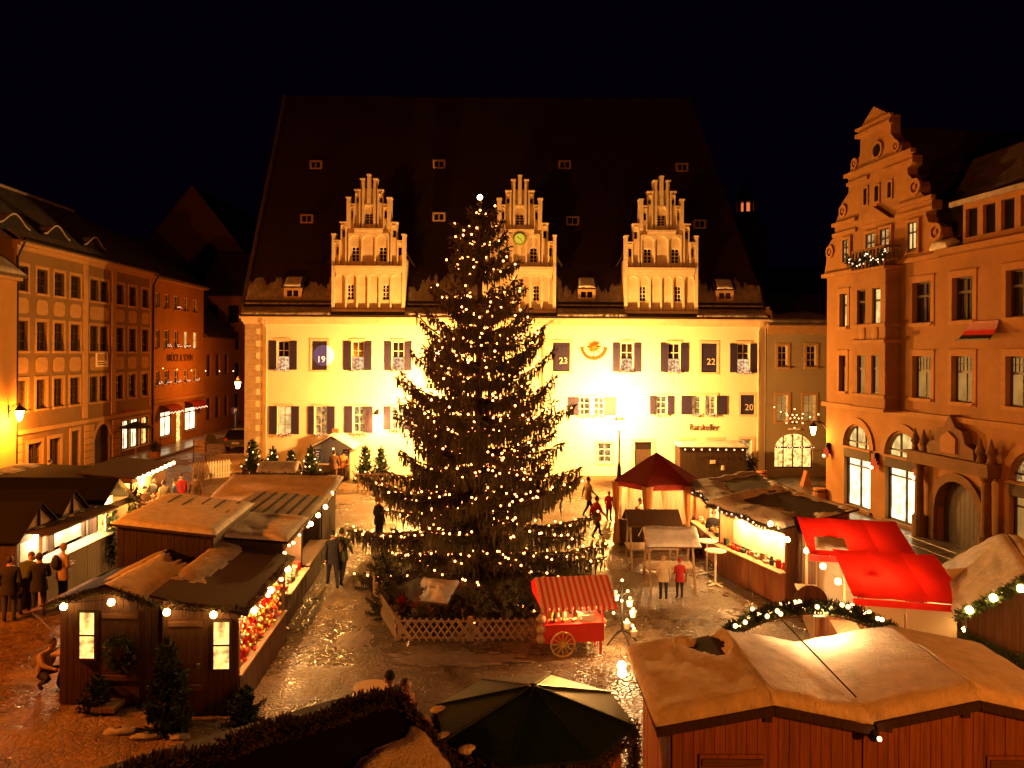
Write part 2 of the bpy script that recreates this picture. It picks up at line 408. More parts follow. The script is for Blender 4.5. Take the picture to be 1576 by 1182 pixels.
for k, c in dict(coat_dark=(0.025, 0.022, 0.025), coat_tan=(0.34, 0.24, 0.13), coat_red=(0.45, 0.03, 0.025), coat_beige=(0.55, 0.44, 0.27),
                 coat_blue=(0.10, 0.13, 0.20), coat_pink=(0.50, 0.22, 0.20), coat_brown=(0.16, 0.085, 0.04), coat_green=(0.06, 0.075, 0.035),
                 coat_orange=(0.42, 0.17, 0.05), coat_white=(0.6, 0.54, 0.45), trousers=(0.028, 0.028, 0.04), jeans=(0.05, 0.06, 0.10), shoe=(0.02, 0.015, 0.012)).items():
    M[k] = pmat(k + '_cloth', c, 0.85, 0.25, 6, 0.15, 30)
def see_through(m, c, fac):      # cloth that lets lamp light through
    nt = m.node_tree; b = nt.nodes['Principled BSDF']; out = [n for n in nt.nodes if n.type == 'OUTPUT_MATERIAL'][0]
    t = nt.nodes.new('ShaderNodeBsdfTranslucent'); t.inputs['Color'].default_value = (*c, 1)
    mx = nt.nodes.new('ShaderNodeMixShader'); mx.inputs[0].default_value = fac
    nt.links.new(b.outputs[0], mx.inputs[1]); nt.links.new(t.outputs[0], mx.inputs[2]); nt.links.new(mx.outputs[0], out.inputs['Surface'])
see_through(M['redcloth'], (0.9, 0.02, 0.01), 0.3); see_through(M['canvas'], (0.85, 0.72, 0.5), 0.45); see_through(M['stripe'], (0.9, 0.35, 0.2), 0.3)
see_through(M['darkred'], (0.5, 0.05, 0.02), 0.10); see_through(M['drape'], (0.8, 0.4, 0.12), 0.4)
def mat_once(key, fn):
    if key not in M: M[key] = fn()
    return M[key]

# lamps: a real light inside a lamp body, parented to it
def plight(parent, loc, power, color=(1.0, 0.42, 0.10), radius=0.12, name='lamp_light'):
    d = bpy.data.lights.new(name, 'POINT'); d.energy = power; d.color = color; d.shadow_soft_size = radius
    o = bpy.data.objects.new(name, d); col.objects.link(o); o.parent = parent; o.location = loc
    return o
# ================================================================== THE SETTING
rnd = random.Random(7)
def build_ground():
    n = 60
    xs = np.linspace(-160, 160, n + 1); ys = np.linspace(-40, 420, n + 1)
    X, Y = np.meshgrid(xs, ys, indexing='ij')
    V = np.stack([X.ravel(), Y.ravel(), np.zeros(X.size)], 1)
    idx = np.arange((n+1)*(n+1)).reshape(n+1, n+1)
    Fc = np.stack([idx[:-1, :-1].ravel(), idx[1:, :-1].ravel(), idx[1:, 1:].ravel(), idx[:-1, 1:].ravel()], 1)
    tag(link('market_square_ground', np_mesh('market_square_ground', V, Fc, M['ground'])), kind='structure')
build_ground()

# facade frames: (origin x, origin y, angle of the facade line); local x runs along the facade, local -y points out of it
TH = (-15.65, 45.8, 0.0)
g = at(20, 755); LH = (g.x, g.y, math.atan2(1, -0.04))
g = at(1271, 774); RH = (g.x, g.y, math.atan2(-1, 0.134))
def fpt(fr, u, y, z=0.0):
    a = fr[2]; return Vector((fr[0] + u*math.cos(a) - y*math.sin(a), fr[1] + u*math.sin(a) + y*math.cos(a), z))

_wcache = {}
def window(par, a, b, c, d, fm='frame_dk', pm='glass', nx=2, nz=2, dep=0.16, sill=None, sur=None, sw=0.13, transom=None, name='window', sproud=0.03, bar=0.04):
    w, h = b - a, d - c
    key = (round(w, 2), round(h, 2), fm, nx, nz, dep, transom, bar)
    if key not in _wcache:
        mb = MB(); t = 0.06
        mb.box(0, t, dep-0.05, dep+0.03, 0, h); mb.box(w-t, w, dep-0.05, dep+0.03, 0, h)
        mb.box(t, w-t, dep-0.05, dep+0.03, 0, t); mb.box(t, w-t, dep-0.05, dep+0.03, h-t, h)
        tz = h * (transom or 0)
        for i in range(1, nx): mb.box(w*i/nx-bar/2, w*i/nx+bar/2, dep-0.035, dep+0.02, t, h-t)
        for i in range(1, nz): mb.box(t, w-t, dep-0.033, dep+0.018, h*i/nz-bar/2, h*i/nz+bar/2)
        if transom: mb.box(t, w-t, dep-0.06, dep+0.03, tz-0.045, tz+0.045)
        pn = MB().add([(0.02,dep+0.01,0.02),(w-0.02,dep+0.01,0.02),(w-0.02,dep+0.01,h-0.02),(0.02,dep+0.01,h-0.02)], [(0,1,2,3)])
        _wcache[key] = (mb.mesh('window', M[fm]), pn)
    me, pn = _wcache[key]
    o = link(name, me, par, (a, 0, c))
    pk = key + (pm,)
    if pk not in _wcache: _wcache[pk] = pn.mesh('pane', M[pm])
    link('pane', _wcache[pk], o)
    if sill: MB().box(-0.12, w+0.12, -0.10, dep-0.05, -0.09, 0.0).build('sill', M[sill], o)
    if sur:
        sk = ('sur', round(w, 2), round(h, 2), sur, sw, sproud)
        if sk not in _wcache:
            mb = MB()
            mb.box(-sw, -0.003, -sproud, 0.03, -sw*0.7, h+sw); mb.box(w+0.003, w+sw, -sproud, 0.03, -sw*0.7, h+sw)
            mb.box(-0.003, w+0.003, -sproud, 0.03, h+0.003, h+sw); mb.box(-0.003, w+0.003, -sproud-0.03, 0.03, -sw*0.7, -0.003)
            _wcache[sk] = mb.mesh('surround', M[sur])
        link('surround', _wcache[sk], o)
    return o
def shutter_mesh(w, h):
    k = ('sh', round(w, 2), round(h, 2))
    if k not in _wcache:
        mb = MB(); mb.box(0, w, -0.045, -0.012, 0, h)
        n = max(2, int(w / 0.14))
        for i in range(n): mb.box(w*i/n+0.008, w*(i+1)/n-0.008, -0.062, -0.045, 0.02, h-0.02)
        for z in (0.14*h, 0.82*h): mb.box(0.02, w-0.02, -0.085, -0.062, z, z+0.09)
        _wcache[k] = mb.mesh('shutter', M['shutter'])
    return _wcache[k]
LED = MB().ball((0, 0, 0), 0.022, 6, 4).mesh('led', M['bulb_sm'])
def sill_garland(win, w, seed, z=-0.05, n=12):      # evergreen spray with small lights on a window sill
    rr = random.Random(seed)
    mb = MB()
    for i in range(46):
        p = Vector((rr.uniform(-0.05, w+0.05), rr.uniform(-0.22, -0.05), z + rr.uniform(-0.06, 0.10)))
        d = Vector((rr.uniform(-1, 1), rr.uniform(-1, 0.2), rr.uniform(-0.7, 0.9))).normalized() * rr.uniform(0.10, 0.2)
        s = d.cross(Vector((0, 0, 1))).normalized() * 0.03
        mb.add([p - s, p + d, p + s], [(0, 1, 2)])
    gme = mb.build('sill_garland', M['needle_lt'], win)
    lm = MB()
    for i in range(n):
        lm.ball((w*(i+0.5)/n + rr.uniform(-0.04, 0.04), -0.22 + rr.uniform(-0.05, 0.05), z + rr.uniform(-0.05, 0.12)), 0.019, 5, 4)
    lm.build('garland_lights', M['bulb_sm'], win)

# ---------------------------------------------------------------- town hall
def build_town_hall():
    root = thing('town_hall', 'pale late Gothic town hall with three stepped gables under a huge steep roof', 'town hall', (TH[0], TH[1], 0))
    L = 30.55; ZE = 9.30
    def q(px, py): return onfac(TH, px, py)
    def rect(x0, x1, y0, y1): return (q(x0, y0)[0], q(x1, y0)[0], q((x0+x1)/2, y1)[1], q((x0+x1)/2, y0)[1])
    ZU = (6.10, 7.80)
    upper = [(426, 445, 11.5, 11.5), (541, 560, 11.5, 11.5), (603, 622, 11, 11), (955, 975, 11.5, 11.5), (1028, 1047, 11, 11.5), (1135, 1154, 11, 11)]
    closed_u = [(480, 503, '19'), (851, 877, '23'), (1079.5, 1103.5, '22')]
    ops = []; todo = []
    for x0, x1, sl, sr in upper:
        a, b = q(x0, 550)[0], q(x1, 550)[0]; r = (a, b, *ZU); ops.append(r); todo.append((r, sl/26.2, sr/26.2, 'u'))
    cl = []
    for x0, x1, t in closed_u:
        a, b = q(x0, 550)[0], q(x1, 550)[0]; r = (a, b, *ZU); ops.append(r); cl.append((r, t))
    low = [(427, 448, 625, 668, 12, 12), (484, 503, 625, 668, 9, 12), (543, 562, 625, 666, 12, 11.5), (602, 622, 625, 661, 11, 12),
           (1008.5, 1027, 609, 638, 8, 9.5)]
    for x0, x1, y0, y1, sl, sr in low:
        r = rect(x0, x1, y0, y1); ops.append(r); todo.append((r, sl/26.2, sr/26.2, 'l'))
    for (x0, x1, y0, y1, sl, sr) in [(892, 907.5, 611, 639, 17, 0), (913.5, 930.5, 611, 639, 0, 17), (1065, 1079.5, 609, 638, 16, 0), (1085.5, 1102.5, 609, 638, 0, 16)]:
        r = rect(x0, x1, y0, y1); ops.append(r); todo.append((r, sl/26.2, sr/26.2, 'd'))
    r20 = rect(1140, 1161, 608, 638); ops.append(r20); cl.append((r20, '20'))
    # ground-floor openings, arched portal and the arched balcony window above it
    balc = (*[q(x, 560)[0] for x in (657, 690)], 4.95, 7.85); ops.append(balc)
    port = (*[q(x, 700)[0] for x in (657, 690)], 0.0, 2.9); ops.append(port)
    cellar = [(920, 942, 682, 712), (1048, 1068, 677, 700), (1091, 1111, 677, 700), (1140, 1157, 676, 712)]
    for c in cellar: ops.append(rect(*c))
    door = rect(977, 1003, 680, 735); door = (door[0], door[1], 0.0, door[3]); ops.append(door)
    mb = MB(); wall(mb, 0, L, 0, ZE, ops, 0, 0.35)
    mb.add([(0,0.35,0),(0,0.35,ZE),(0,17,ZE),(0,17,0)], [(0,1,2,3)]); mb.add([(L,0.35,0),(L,17,0),(L,17,ZE),(L,0.35,ZE)], [(0,1,2,3)])
    mb.add([(L,17,0),(0,17,0),(0,17,ZE),(L,17,ZE)], [(0,1,2,3)])
    mb.add([(0.02,0.6,0),(L-.02,0.6,0),(L-.02,0.6,ZE),(0.02,0.6,ZE)], [(0,1,2,3)], 1)
    mb.build('wall', [M['th_wall'], M['black']], root)
    rr = random.Random(3)
    for i, (r, sl, sr, kind) in enumerate(todo):
        a, b, c, d = r; w, h = b - a, d - c
        lit = kind in 'ld' or i in (1, 2, 4)
        o = window(root, a, b, c, d, 'white', 'glass' if kind == 'u' else ('litsoft' if i % 3 else 'lit'), 2, 3, 0.2, 'th_trim', None)
        if kind == 'u':      # lower half hung with a lit Christmas picture
            MB().box(0.04, w-0.04, 0.10, 0.13, 0.02, h*0.46).build('lit_picture_panel', mat_once('picture', lambda: emit('lit_picture_panel', (1.0, 0.70, 0.34), 1.0, 0.75, 7.0, (0.45, 0.10, 0.04))), o)
        if sl > 0.1: link('shutter', shutter_mesh(sl, h), o, (-sl-0.02, 0, 0))
        if sr > 0.1: link('shutter', shutter_mesh(sr, h), o, (w+0.02, 0, 0))
        MB().box(-0.12, w+0.12, -0.04, 0.02, h+0.003, h+0.16).build('lintel', M['th_trim'], o)
        sill_garland(o, w, 40 + i)
    for (a, b, c, d), t in cl:
        w, h = b - a, d - c
        mbf = MB(); mbf.box(-0.13, -0.003, -0.03, 0.1, -0.12, h+0.15); mbf.box(w+0.003, w+0.13, -0.03, 0.1, -0.12, h+0.15)
        mbf.box(-0.003, w+0.003, -0.03, 0.1, h+0.003, h+0.15); mbf.box(-0.003, w+0.003, -0.05, 0.1, -0.12, -0.003)
        o = mbf.build('window', M['th_trim'], root, loc=(a, 0, c))
        for k in (0, 1): link('shutter', shutter_mesh(w/2-0.006, h), o, (k*w/2+0.003, 0.09, 0))
        link('numeral', text_mesh(t, 0.52, M['ivory'], 0.006), o, (w*(0.62 if t != '19' else 0.62), -0.015, h*0.36))
    for (a, b, c, d), nx, nz in [(rect(*cellar[0]), 2, 3), (rect(*cellar[1]), 2, 2), (rect(*cellar[2]), 2, 2), (rect(*cellar[3]), 2, 3)]:
        window(root, a, b, c, d, 'white', 'litsoft', nx, nz, 0.2, None, 'th_trim', 0.16)
    a, b, c, d = door
    o = MB().box(0, b-a, 0.15, 0.2, 0, d*0.78).build('door', M['wooddk'], root, loc=(a, 0, 0))
    MB().box(0, b-a, 0.12, 0.18, d*0.78+0.003, d).build('fanlight', M['glass'], o)
    m_ = MB(); m_.box(-0.2, -0.003, -0.06, 0.1, 0, d+0.2); m_.box(b-a+0.003, b-a+0.2, -0.06, 0.1, 0, d+0.2); m_.box(-0.003, b-a+0.003, -0.06, 0.1, d+0.003, d+0.2)
    m_.build('door_surround', M['th_trim'], o)
    for (a, b, c, d), nm in ((balc, 'arched_window'), (port, 'portal')):
        w = b - a; xc = w/2; zs = d - c - w/2
        mb = MB(); arch_head(mb, xc, w, zs, d-c, 0, 0.35); mb.build('wall_spandrel', M['th_wall'], root, loc=(a, 0, c))
        mb = MB(); arc_band(mb, xc, zs, w/2, w/2+0.2, -0.06, 0.1); mb.box(-0.2, 0, -0.06, 0.1, 0, zs); mb.box(w, w+0.2, -0.06, 0.1, 0, zs)
        o = mb.build(nm, M['th_trim'], root, loc=(a, 0, c))
        MB().add([(0,0.25,0),(w,0.25,0),(w,0.25,d-c),(0,0.25,d-c)], [(0,1,2,3)]).build('pane', M['glass'], o)
        mb = MB()
        for k in range(1, 3): mb.box(w*k/3-0.03, w*k/3+0.03, 0.18, 0.24, 0, zs + w*0.45)
        for k in range(1, 5): mb.box(0, w, 0.17, 0.235, (d-c)*k/5-0.025, (d-c)*k/5+0.025)
        mb.build('glazing_bars', M['frame_dk'], o)
        if nm == 'arched_window':      # pierced stone balustrade and a lit paper star
            mb = MB(); mb.box(0.0, w, -0.12, 0.06, 0.95, 1.05); mb.box(0.0, w, -0.12, 0.06, 0.0, 0.1)
            for k in range(5):
                cx = w*(k+0.5)/5
                arc_band(mb, cx, 0.525, 0.10, 0.16, -0.08, 0.02, 10, 0, 2*PI)
                mb.box(cx-0.02, cx+0.02, -0.07, 0.01, 0.1, 0.37); mb.box(cx-0.02, cx+0.02, -0.07, 0.01, 0.68, 0.95)
            mb.build('balustrade', M['th_trim'], o)
            st = MB()
            for k in range(12):
                t = 2*PI*k/12; r1 = 0.36 if k % 2 == 0 else 0.25
                cxx, czz = xc, zs - 0.1
                p = Vector((cxx + r1*math.cos(t), -0.05, czz + r1*math.sin(t)))
                e = Vector((-math.sin(t), 0, math.cos(t))) * 0.045
                c0 = Vector((cxx, -0.05, czz)); yv = Vector((0, 0.05, 0))
                st.add([c0+e, c0-e, c0+yv, c0-yv, p], [(0,4,2),(2,4,1),(1,4,3),(3,4,0)])
            st.build('paper_star', mat_once('star', lambda: emit('lit_paper_star', (1.0, 0.75, 0.4), 8)), o)
    # quoins
    z = 0.05; k = 0
    while z < 8.8:
        wq = 0.95 if k % 2 == 0 else 0.62
        MB().box(-0.035, wq, -0.035, 0.5 if k % 2 else 0.85, z, z+0.34).build('quoin', M['quoin'], root); z += 0.352 ; k += 1
    # eaves cornice in three steps, left open under each gable
    mb = MB()
    for (z0, z1, pr) in ((8.78, 8.92, 0.07), (8.923, 9.10, 0.16), (9.103, 9.30, 0.26)): mb.box(-0.05-pr, L+0.05+pr*0.3, -pr, 0.1, z0, z1)
    mb.build('cornice', M['th_trim'], root)
    # downpipes
    for (u, off) in ((1.25, 0.0), (30.1, 0.0), (17.55, 0.25)):
        m_ = MB(); m_.tube([(u+off*2.6, -0.30, 9.0), (u+off*2.0, -0.28, 8.7), (u, -0.09, 8.1 if off else 8.6), (u, -0.09, 0.1)], 0.055, 8)
        m_.build('downpipe', M['th_trim'], root)
    # roof
    sl = 1.83; rd = 8.5; zr = ZE + 0.05 + rd*sl
    ov = 0.40; ze = ZE + 0.02 - 0*ov*sl
    mb = MB()
    mb.slab([(-0.25, -ov, ze), (L+0.15, -ov, ze), (L+0.15, 0.25, ze+0.55), (-0.25, 0.25, ze+0.55)], 0.12)
    zz = lambda y: ze + 0.55 + (y-0.25)*sl
    hip = 2.6
    mb.slab([(-0.25, 0.25, zz(0.25)), (L+0.15, 0.25, zz(0.25)), (L-hip, rd, zz(rd)), (-0.25, rd, zz(rd))], 0.15)
    mb.slab([(-0.25, rd, zz(rd)), (L-hip, rd, zz(rd)), (L+0.15, 17.2, ze), (-0.25, 17.2, ze)], 0.15)
    mb.slab([(L+0.15, 0.25, zz(0.25)), (L+0.15, 17.2, ze), (L-hip, rd, zz(rd))], 0.15)
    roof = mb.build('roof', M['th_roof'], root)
    mb = MB(); mb.add([(0,0.3,ZE),(0,rd,zz(rd)-0.3),(0,17,ZE)], [(0,1,2)]); mb.build('side_gable', M['th_wall'], root)
    # verge tiles along the open end
    mb = MB()
    for k in range(52):
        t0, t1 = k/52, (k+1)/52
        y0, y1 = 0.25 + (rd-.25)*t0, 0.25 + (rd-.25)*t1
        mb.beam((-0.27, y0, zz(y0)+0.03), (-0.27, y1, zz(y1)+0.09), 0.22, 0.09)
    mb.build('verge_tiles', M['roof_dk'], roof)
    gy = lambda px, py: None
    def on_roof(px, py):
        d = ray(px, py)   # H + dz*Y = ze + .55 + (Y-45.8-.25)*sl
        Y = (H - ze - 0.55 + (TH[1]+0.25)*sl) / (sl - d[2])
        return d[0]*Y - TH[0], Y - TH[1], H + d[2]*Y
    win_me = MB()
    w, h = 0.80, 0.56
    win_me.box(-w/2, w/2, -0.06, 0.02, -h/2, -h/2+0.09); win_me.box(-w/2, w/2, -0.06, 0.02, h/2-0.09, h/2)
    win_me.box(-w/2, -w/2+0.11, -0.06, 0.02, -h/2+0.09, h/2-0.09); win_me.box(w/2-0.11, w/2, -0.06, 0.02, -h/2+0.09, h/2-0.09)
    win_me.box(-0.025, 0.025, -0.05, 0.01, -h/2+0.09, h/2-0.09)
    win_me.box(-w/2-0.02, w/2+0.02, 0.03, 0.55, -h/2, h/2-0.002)
    wm = win_me.mesh('roof_window', M['cream'])
    gm = MB().add([(-w/2+.1,0.015,-h/2+.08),(w/2-.1,0.015,-h/2+.08),(w/2-.1,0.015,h/2-.08),(-w/2+.1,0.015,h/2-.08)], [(0,1,2,3)]).mesh('pane', M['glass'])
    cm = MB().slab([(-0.48,-0.18,0.30),(0.48,-0.18,0.30),(0.48,0.6,0.52),(-0.48,0.6,0.52)], 0.05).mesh('window_hood', M['th_roof'])
    for (px, py) in [(487,255),(676,254),(869,255),(1049,259),(473,338),(676,335),(881,341),(1076,346)]:
        u, y, z = on_roof(px, py)
        o = link('roof_window', wm, roof, (u, y-0.12, z+0.02)); link('pane', gm, o); link('window_hood', cm, o)
    for i, (px, py) in enumerate([(453,453),(902,455),(1113,457)]):
        u, y, z = on_roof(px, py)
        o = link('dormer', MB().box(-0.52,-0.34,-0.1,0.0,-0.3,0.3).box(0.34,0.52,-0.1,0,-0.3,0.3).box(-0.34,0.34,-0.1,0,0.16,0.3).box(-0.34,0.34,-0.1,0,-0.3,-0.2).box(-0.03,0.03,-0.09,-0.01,-0.2,0.16).box(-0.5,0.5,0.01,0.6,-0.3,0.28).mesh('dormer', M['cream']), roof, (u, y-0.3, z+0.05))
        link('pane', MB().add([(-0.34,-0.03,-0.2),(0.34,-0.03,-0.2),(0.34,-0.03,0.16),(-0.34,-0.03,0.16)], [(0,1,2,3)]).mesh('pane', M['glass']), o)
        MB().slab([(-0.62,-0.25,0.36),(0.62,-0.25,0.36),(0.62,0.95,1.5),(-0.62,0.95,1.5)], 0.06).build('dormer_roof', M['th_roof'], o)
        snow_patch('dormer_snow', o, [(-0.5,-0.22,0.38),(0.5,-0.22,0.38),(0.45,0.45,1.02),(-0.45,0.45,1.02)], 0.10, 8, 8, 5+i)
    # snow lying along the foot of the roof with a ragged upper edge, and the strip on the eaves below it
    gaps = [(511, 624), (742, 857), (964, 1071)]
    gu = [(onfac(TH, a, 470)[0], onfac(TH, b, 470)[0]) for a, b in gaps]
    spans = [(-0.2, gu[0][0]), (gu[0][1], gu[1][0]), (gu[1][1], gu[2][0]), (gu[2][1], L)]
    for i, (a, b) in enumerate(spans):
        top = 1.55
        snow_patch('roof_snow', roof, [(a+0.05, 0.28, zz(0.30)), (b-0.05, 0.28, zz(0.30)), (b-0.05, top, zz(top)), (a+0.05, top, zz(top))], 0.12, 56, 16, 20+i, ragged=0.75, mat='snow_old', drop=0.06)
        snow_patch('eaves_snow', roof, [(a, -0.38, ze+0.01), (b, -0.38, ze+0.01), (b, 0.20, ze+0.50), (a, 0.20, ze+0.50)], 0.10, 60, 6, 30+i, mat='snow_old', drop=0.12)
        mb = MB(); n = int((b-a)/0.9)
        for k in range(n+1):
            x = a + (b-a)*k/max(1, n); mb.beam((x, 0.22, ze+0.5), (x, 0.14, ze+0.85), 0.03)
        mb.beam((a, 0.16, ze+0.80), (b, 0.16, ze+0.80), 0.04, 0.16)
        mb.build('snow_guard', M['iron'], roof)
    # three stepped gables
    for i, (xc, extra) in enumerate(((567.5, 0), (799.5, 1), (1017.5, 2))):
        u = onfac(TH, xc, 400)[0]
        stepped_gable(root, u, ZE - 0.06, i)
    # gilded sun emblem with a lettered half ring
    u, z = q(914, 534)
    mb = MB()
    for k in range(16):
        t = 2*PI*k/16; r1 = 0.62 if k % 2 == 0 else 0.46
        p = Vector((r1*math.cos(t), -0.03, r1*math.sin(t))); e = Vector((-math.sin(t), 0, math.cos(t))) * 0.05
        cc = Vector((0.14*math.cos(t), -0.03, 0.14*math.sin(t)))
        mb.add([cc+e, cc-e, p, cc+Vector((0,-0.04,0))], [(0,3,2),(3,1,2),(0,2,1)])
    mb.lathe([(0.15, 0), (0.15, 0.05), (0.05, 0.08)], 14)
    s = MB(); s.v = mb.v; s.f = mb.f; s.m = mb.m
    b0 = len(s.v) - 14*3
    for k in range(b0, len(s.v)):
        x, y, zz_ = s.v[k]; s.v[k] = (x, -zz_ - 0.02, y)
    o = s.build('sun_emblem', mat_once('oldgold', lambda: pmat('old_gold_paint', (0.26, 0.12, 0.012), 0.6, 0.3, 5, 0)), root, loc=(u, -0.02, z))
    mb = MB(); arc_band(mb, 0, 0, 0.60, 0.78, -0.05, 0.0, 22, PI*1.02, PI*1.98); mb.build('emblem_ring', M['oldgold'], o)
    mb = MB()
    for k in range(13):
        t = PI*1.08 + PI*0.84*k/12
        arc_band(mb, 0, 0, 0.635, 0.745, -0.062, -0.05, 1, t, t+0.11)
    mb.build('emblem_lettering', M['letter'], o)
    # inn lettering
    u, z = q(1083.5, 658)
    link('inn_lettering', text_mesh('Ratskeller', 0.55, M['letter'], 0.015, sx=0.78), root, (u, -0.03, z))
    return root

def snow_patch(name, parent, quad, t, nx, ny, seed, ragged=0.0, mat='snow', drop=0.05, hole=None, edge=0.18, taper=(1, 1, 1, 1), rough=1.0):
    """uneven blanket of snow on a quad (a,b along the low edge, c,d along the high edge)"""
    rr = np.random.RandomState(seed)
    A, B, C, D = [np.array(p, float) for p in quad]
    u = np.linspace(0, 1, nx+1); v = np.linspace(0, 1, ny+1)
    U, V = np.meshgrid(u, v, indexing='ij')
    def smooth_noise(n, m, k):
        gx = rr.rand(k+3, k+3); 
        xs = np.linspace(0, k, n); ys = np.linspace(0, k, m)
        xi = xs.astype(int); yi = ys.astype(int); fx = xs - xi; fy = ys - yi
        fx = fx*fx*(3-2*fx); fy = fy*fy*(3-2*fy)
        a = gx[np.ix_(xi, yi)]; b = gx[np.ix_(xi+1, yi)]; c = gx[np.ix_(xi, yi+1)]; d = gx[np.ix_(xi+1, yi+1)]
        FX, FY = fx[:, None], fy[None, :]
        return (a*(1-FX)+b*FX)*(1-FY) + (c*(1-FX)+d*FX)*FY
    nz = 0.5*(1-rough) + rough*0.6*smooth_noise(nx+1, ny+1, 4) + rough*0.3*smooth_noise(nx+1, ny+1, 9) + rough*0.1*rr.rand(nx+1, ny+1)
    P = (A[None,None]*((1-U)*(1-V))[...,None] + B[None,None]*(U*(1-V))[...,None] + C[None,None]*(U*V)[...,None] + D[None,None]*((1-U)*V)[...,None])
    ed = np.minimum(np.minimum(np.where(taper[0], U, 9), np.where(taper[1], 1-U, 9))*np.linalg.norm(B-A), np.minimum(np.where(taper[2], V, 9), np.where(taper[3], 1-V, 9))*np.linalg.norm(D-A))
    prof = np.clip(ed/edge, 0, 1)**0.5
    th = t*(0.25+0.75*prof)*(0.55+0.9*nz)
    Nn = np.cross(B-A, D-A); Nn = Nn/np.linalg.norm(Nn)
    if Nn[2] < 0: Nn = -Nn
    jit = (0.5*rr.rand(nx+1, ny+1, 3)-0.25)*drop*np.array([1,1,0.3])*(prof < 0.7)[...,None]
    keep = np.ones((nx, ny), bool)
    if ragged:
        top = 1 - ragged*(0.6*smooth_noise(nx, 2, 7)[:, :1] + 0.5*smooth_noise(nx, 2, 22)[:, :1] + 0.15*smooth_noise(nx, 2, 45)[:, :1] - 0.1)
        keep = (np.linspace(0, 1, ny)[None, :] < top)
    if hole is not None:
        uc, vc = np.meshgrid((u[:-1]+u[1:])/2, (v[:-1]+v[1:])/2, indexing='ij')
        hn = 0.6*smooth_noise(nx, ny, 5) + 0.4*smooth_noise(nx, ny, 12) - 0.5; keep &= ~hole(uc + 0.26*hn, vc - 0.22*hn)
    # thin towards removed cells
    kk = np.ones((nx+1, ny+1))
    cnt = np.zeros((nx+1, ny+1)); kp = keep.astype(float)
    for dx in (0, 1):
        for dy in (0, 1): cnt[dx:nx+dx, dy:ny+dy] += kp
    full = np.full((nx+1, ny+1), 4.0); full[0,:]=2; full[-1,:]=2; full[:,0]=2; full[:,-1]=2; full[0,0]=full[0,-1]=full[-1,0]=full[-1,-1]=1
    dist = np.where(cnt < full, 0.0, 9.0)
    for _ in range(5):
        m_ = dist.copy()
        m_[1:] = np.minimum(m_[1:], dist[:-1]+1); m_[:-1] = np.minimum(m_[:-1], dist[1:]+1); m_[:, 1:] = np.minimum(m_[:, 1:], dist[:, :-1]+1); m_[:, :-1] = np.minimum(m_[:, :-1], dist[:, 1:]+1)
        dist = m_
    th = th*np.clip((dist+0.4)/4.5, 0.06, 1)
    top = P + Nn[None,None]*th[...,None] + jit
    bot = P + Nn[None,None]*0.004
    n0 = (nx+1)*(ny+1); idx = np.arange(n0).reshape(nx+1, ny+1)
    fs = []
    for i in range(nx):
        for j in range(ny):
            if not keep[i, j]: continue
            fs.append((idx[i,j], idx[i+1,j], idx[i+1,j+1], idx[i,j+1]))
            for (di, dj, p, q_) in ((-1,0,idx[i,j+1],idx[i,j]), (1,0,idx[i+1,j],idx[i+1,j+1]), (0,-1,idx[i,j],idx[i+1,j]), (0,1,idx[i+1,j+1],idx[i,j+1])):
                ii, jj = i+di, j+dj
                if not (0 <= ii < nx and 0 <= jj < ny and keep[ii, jj]): fs.append((q_, p, p+n0, q_+n0))
    if not fs: return None
    me = np_mesh(name, np.concatenate([top.reshape(-1,3), bot.reshape(-1,3)]), np.array(fs), M[mat], True)
    return link(name, me, parent)

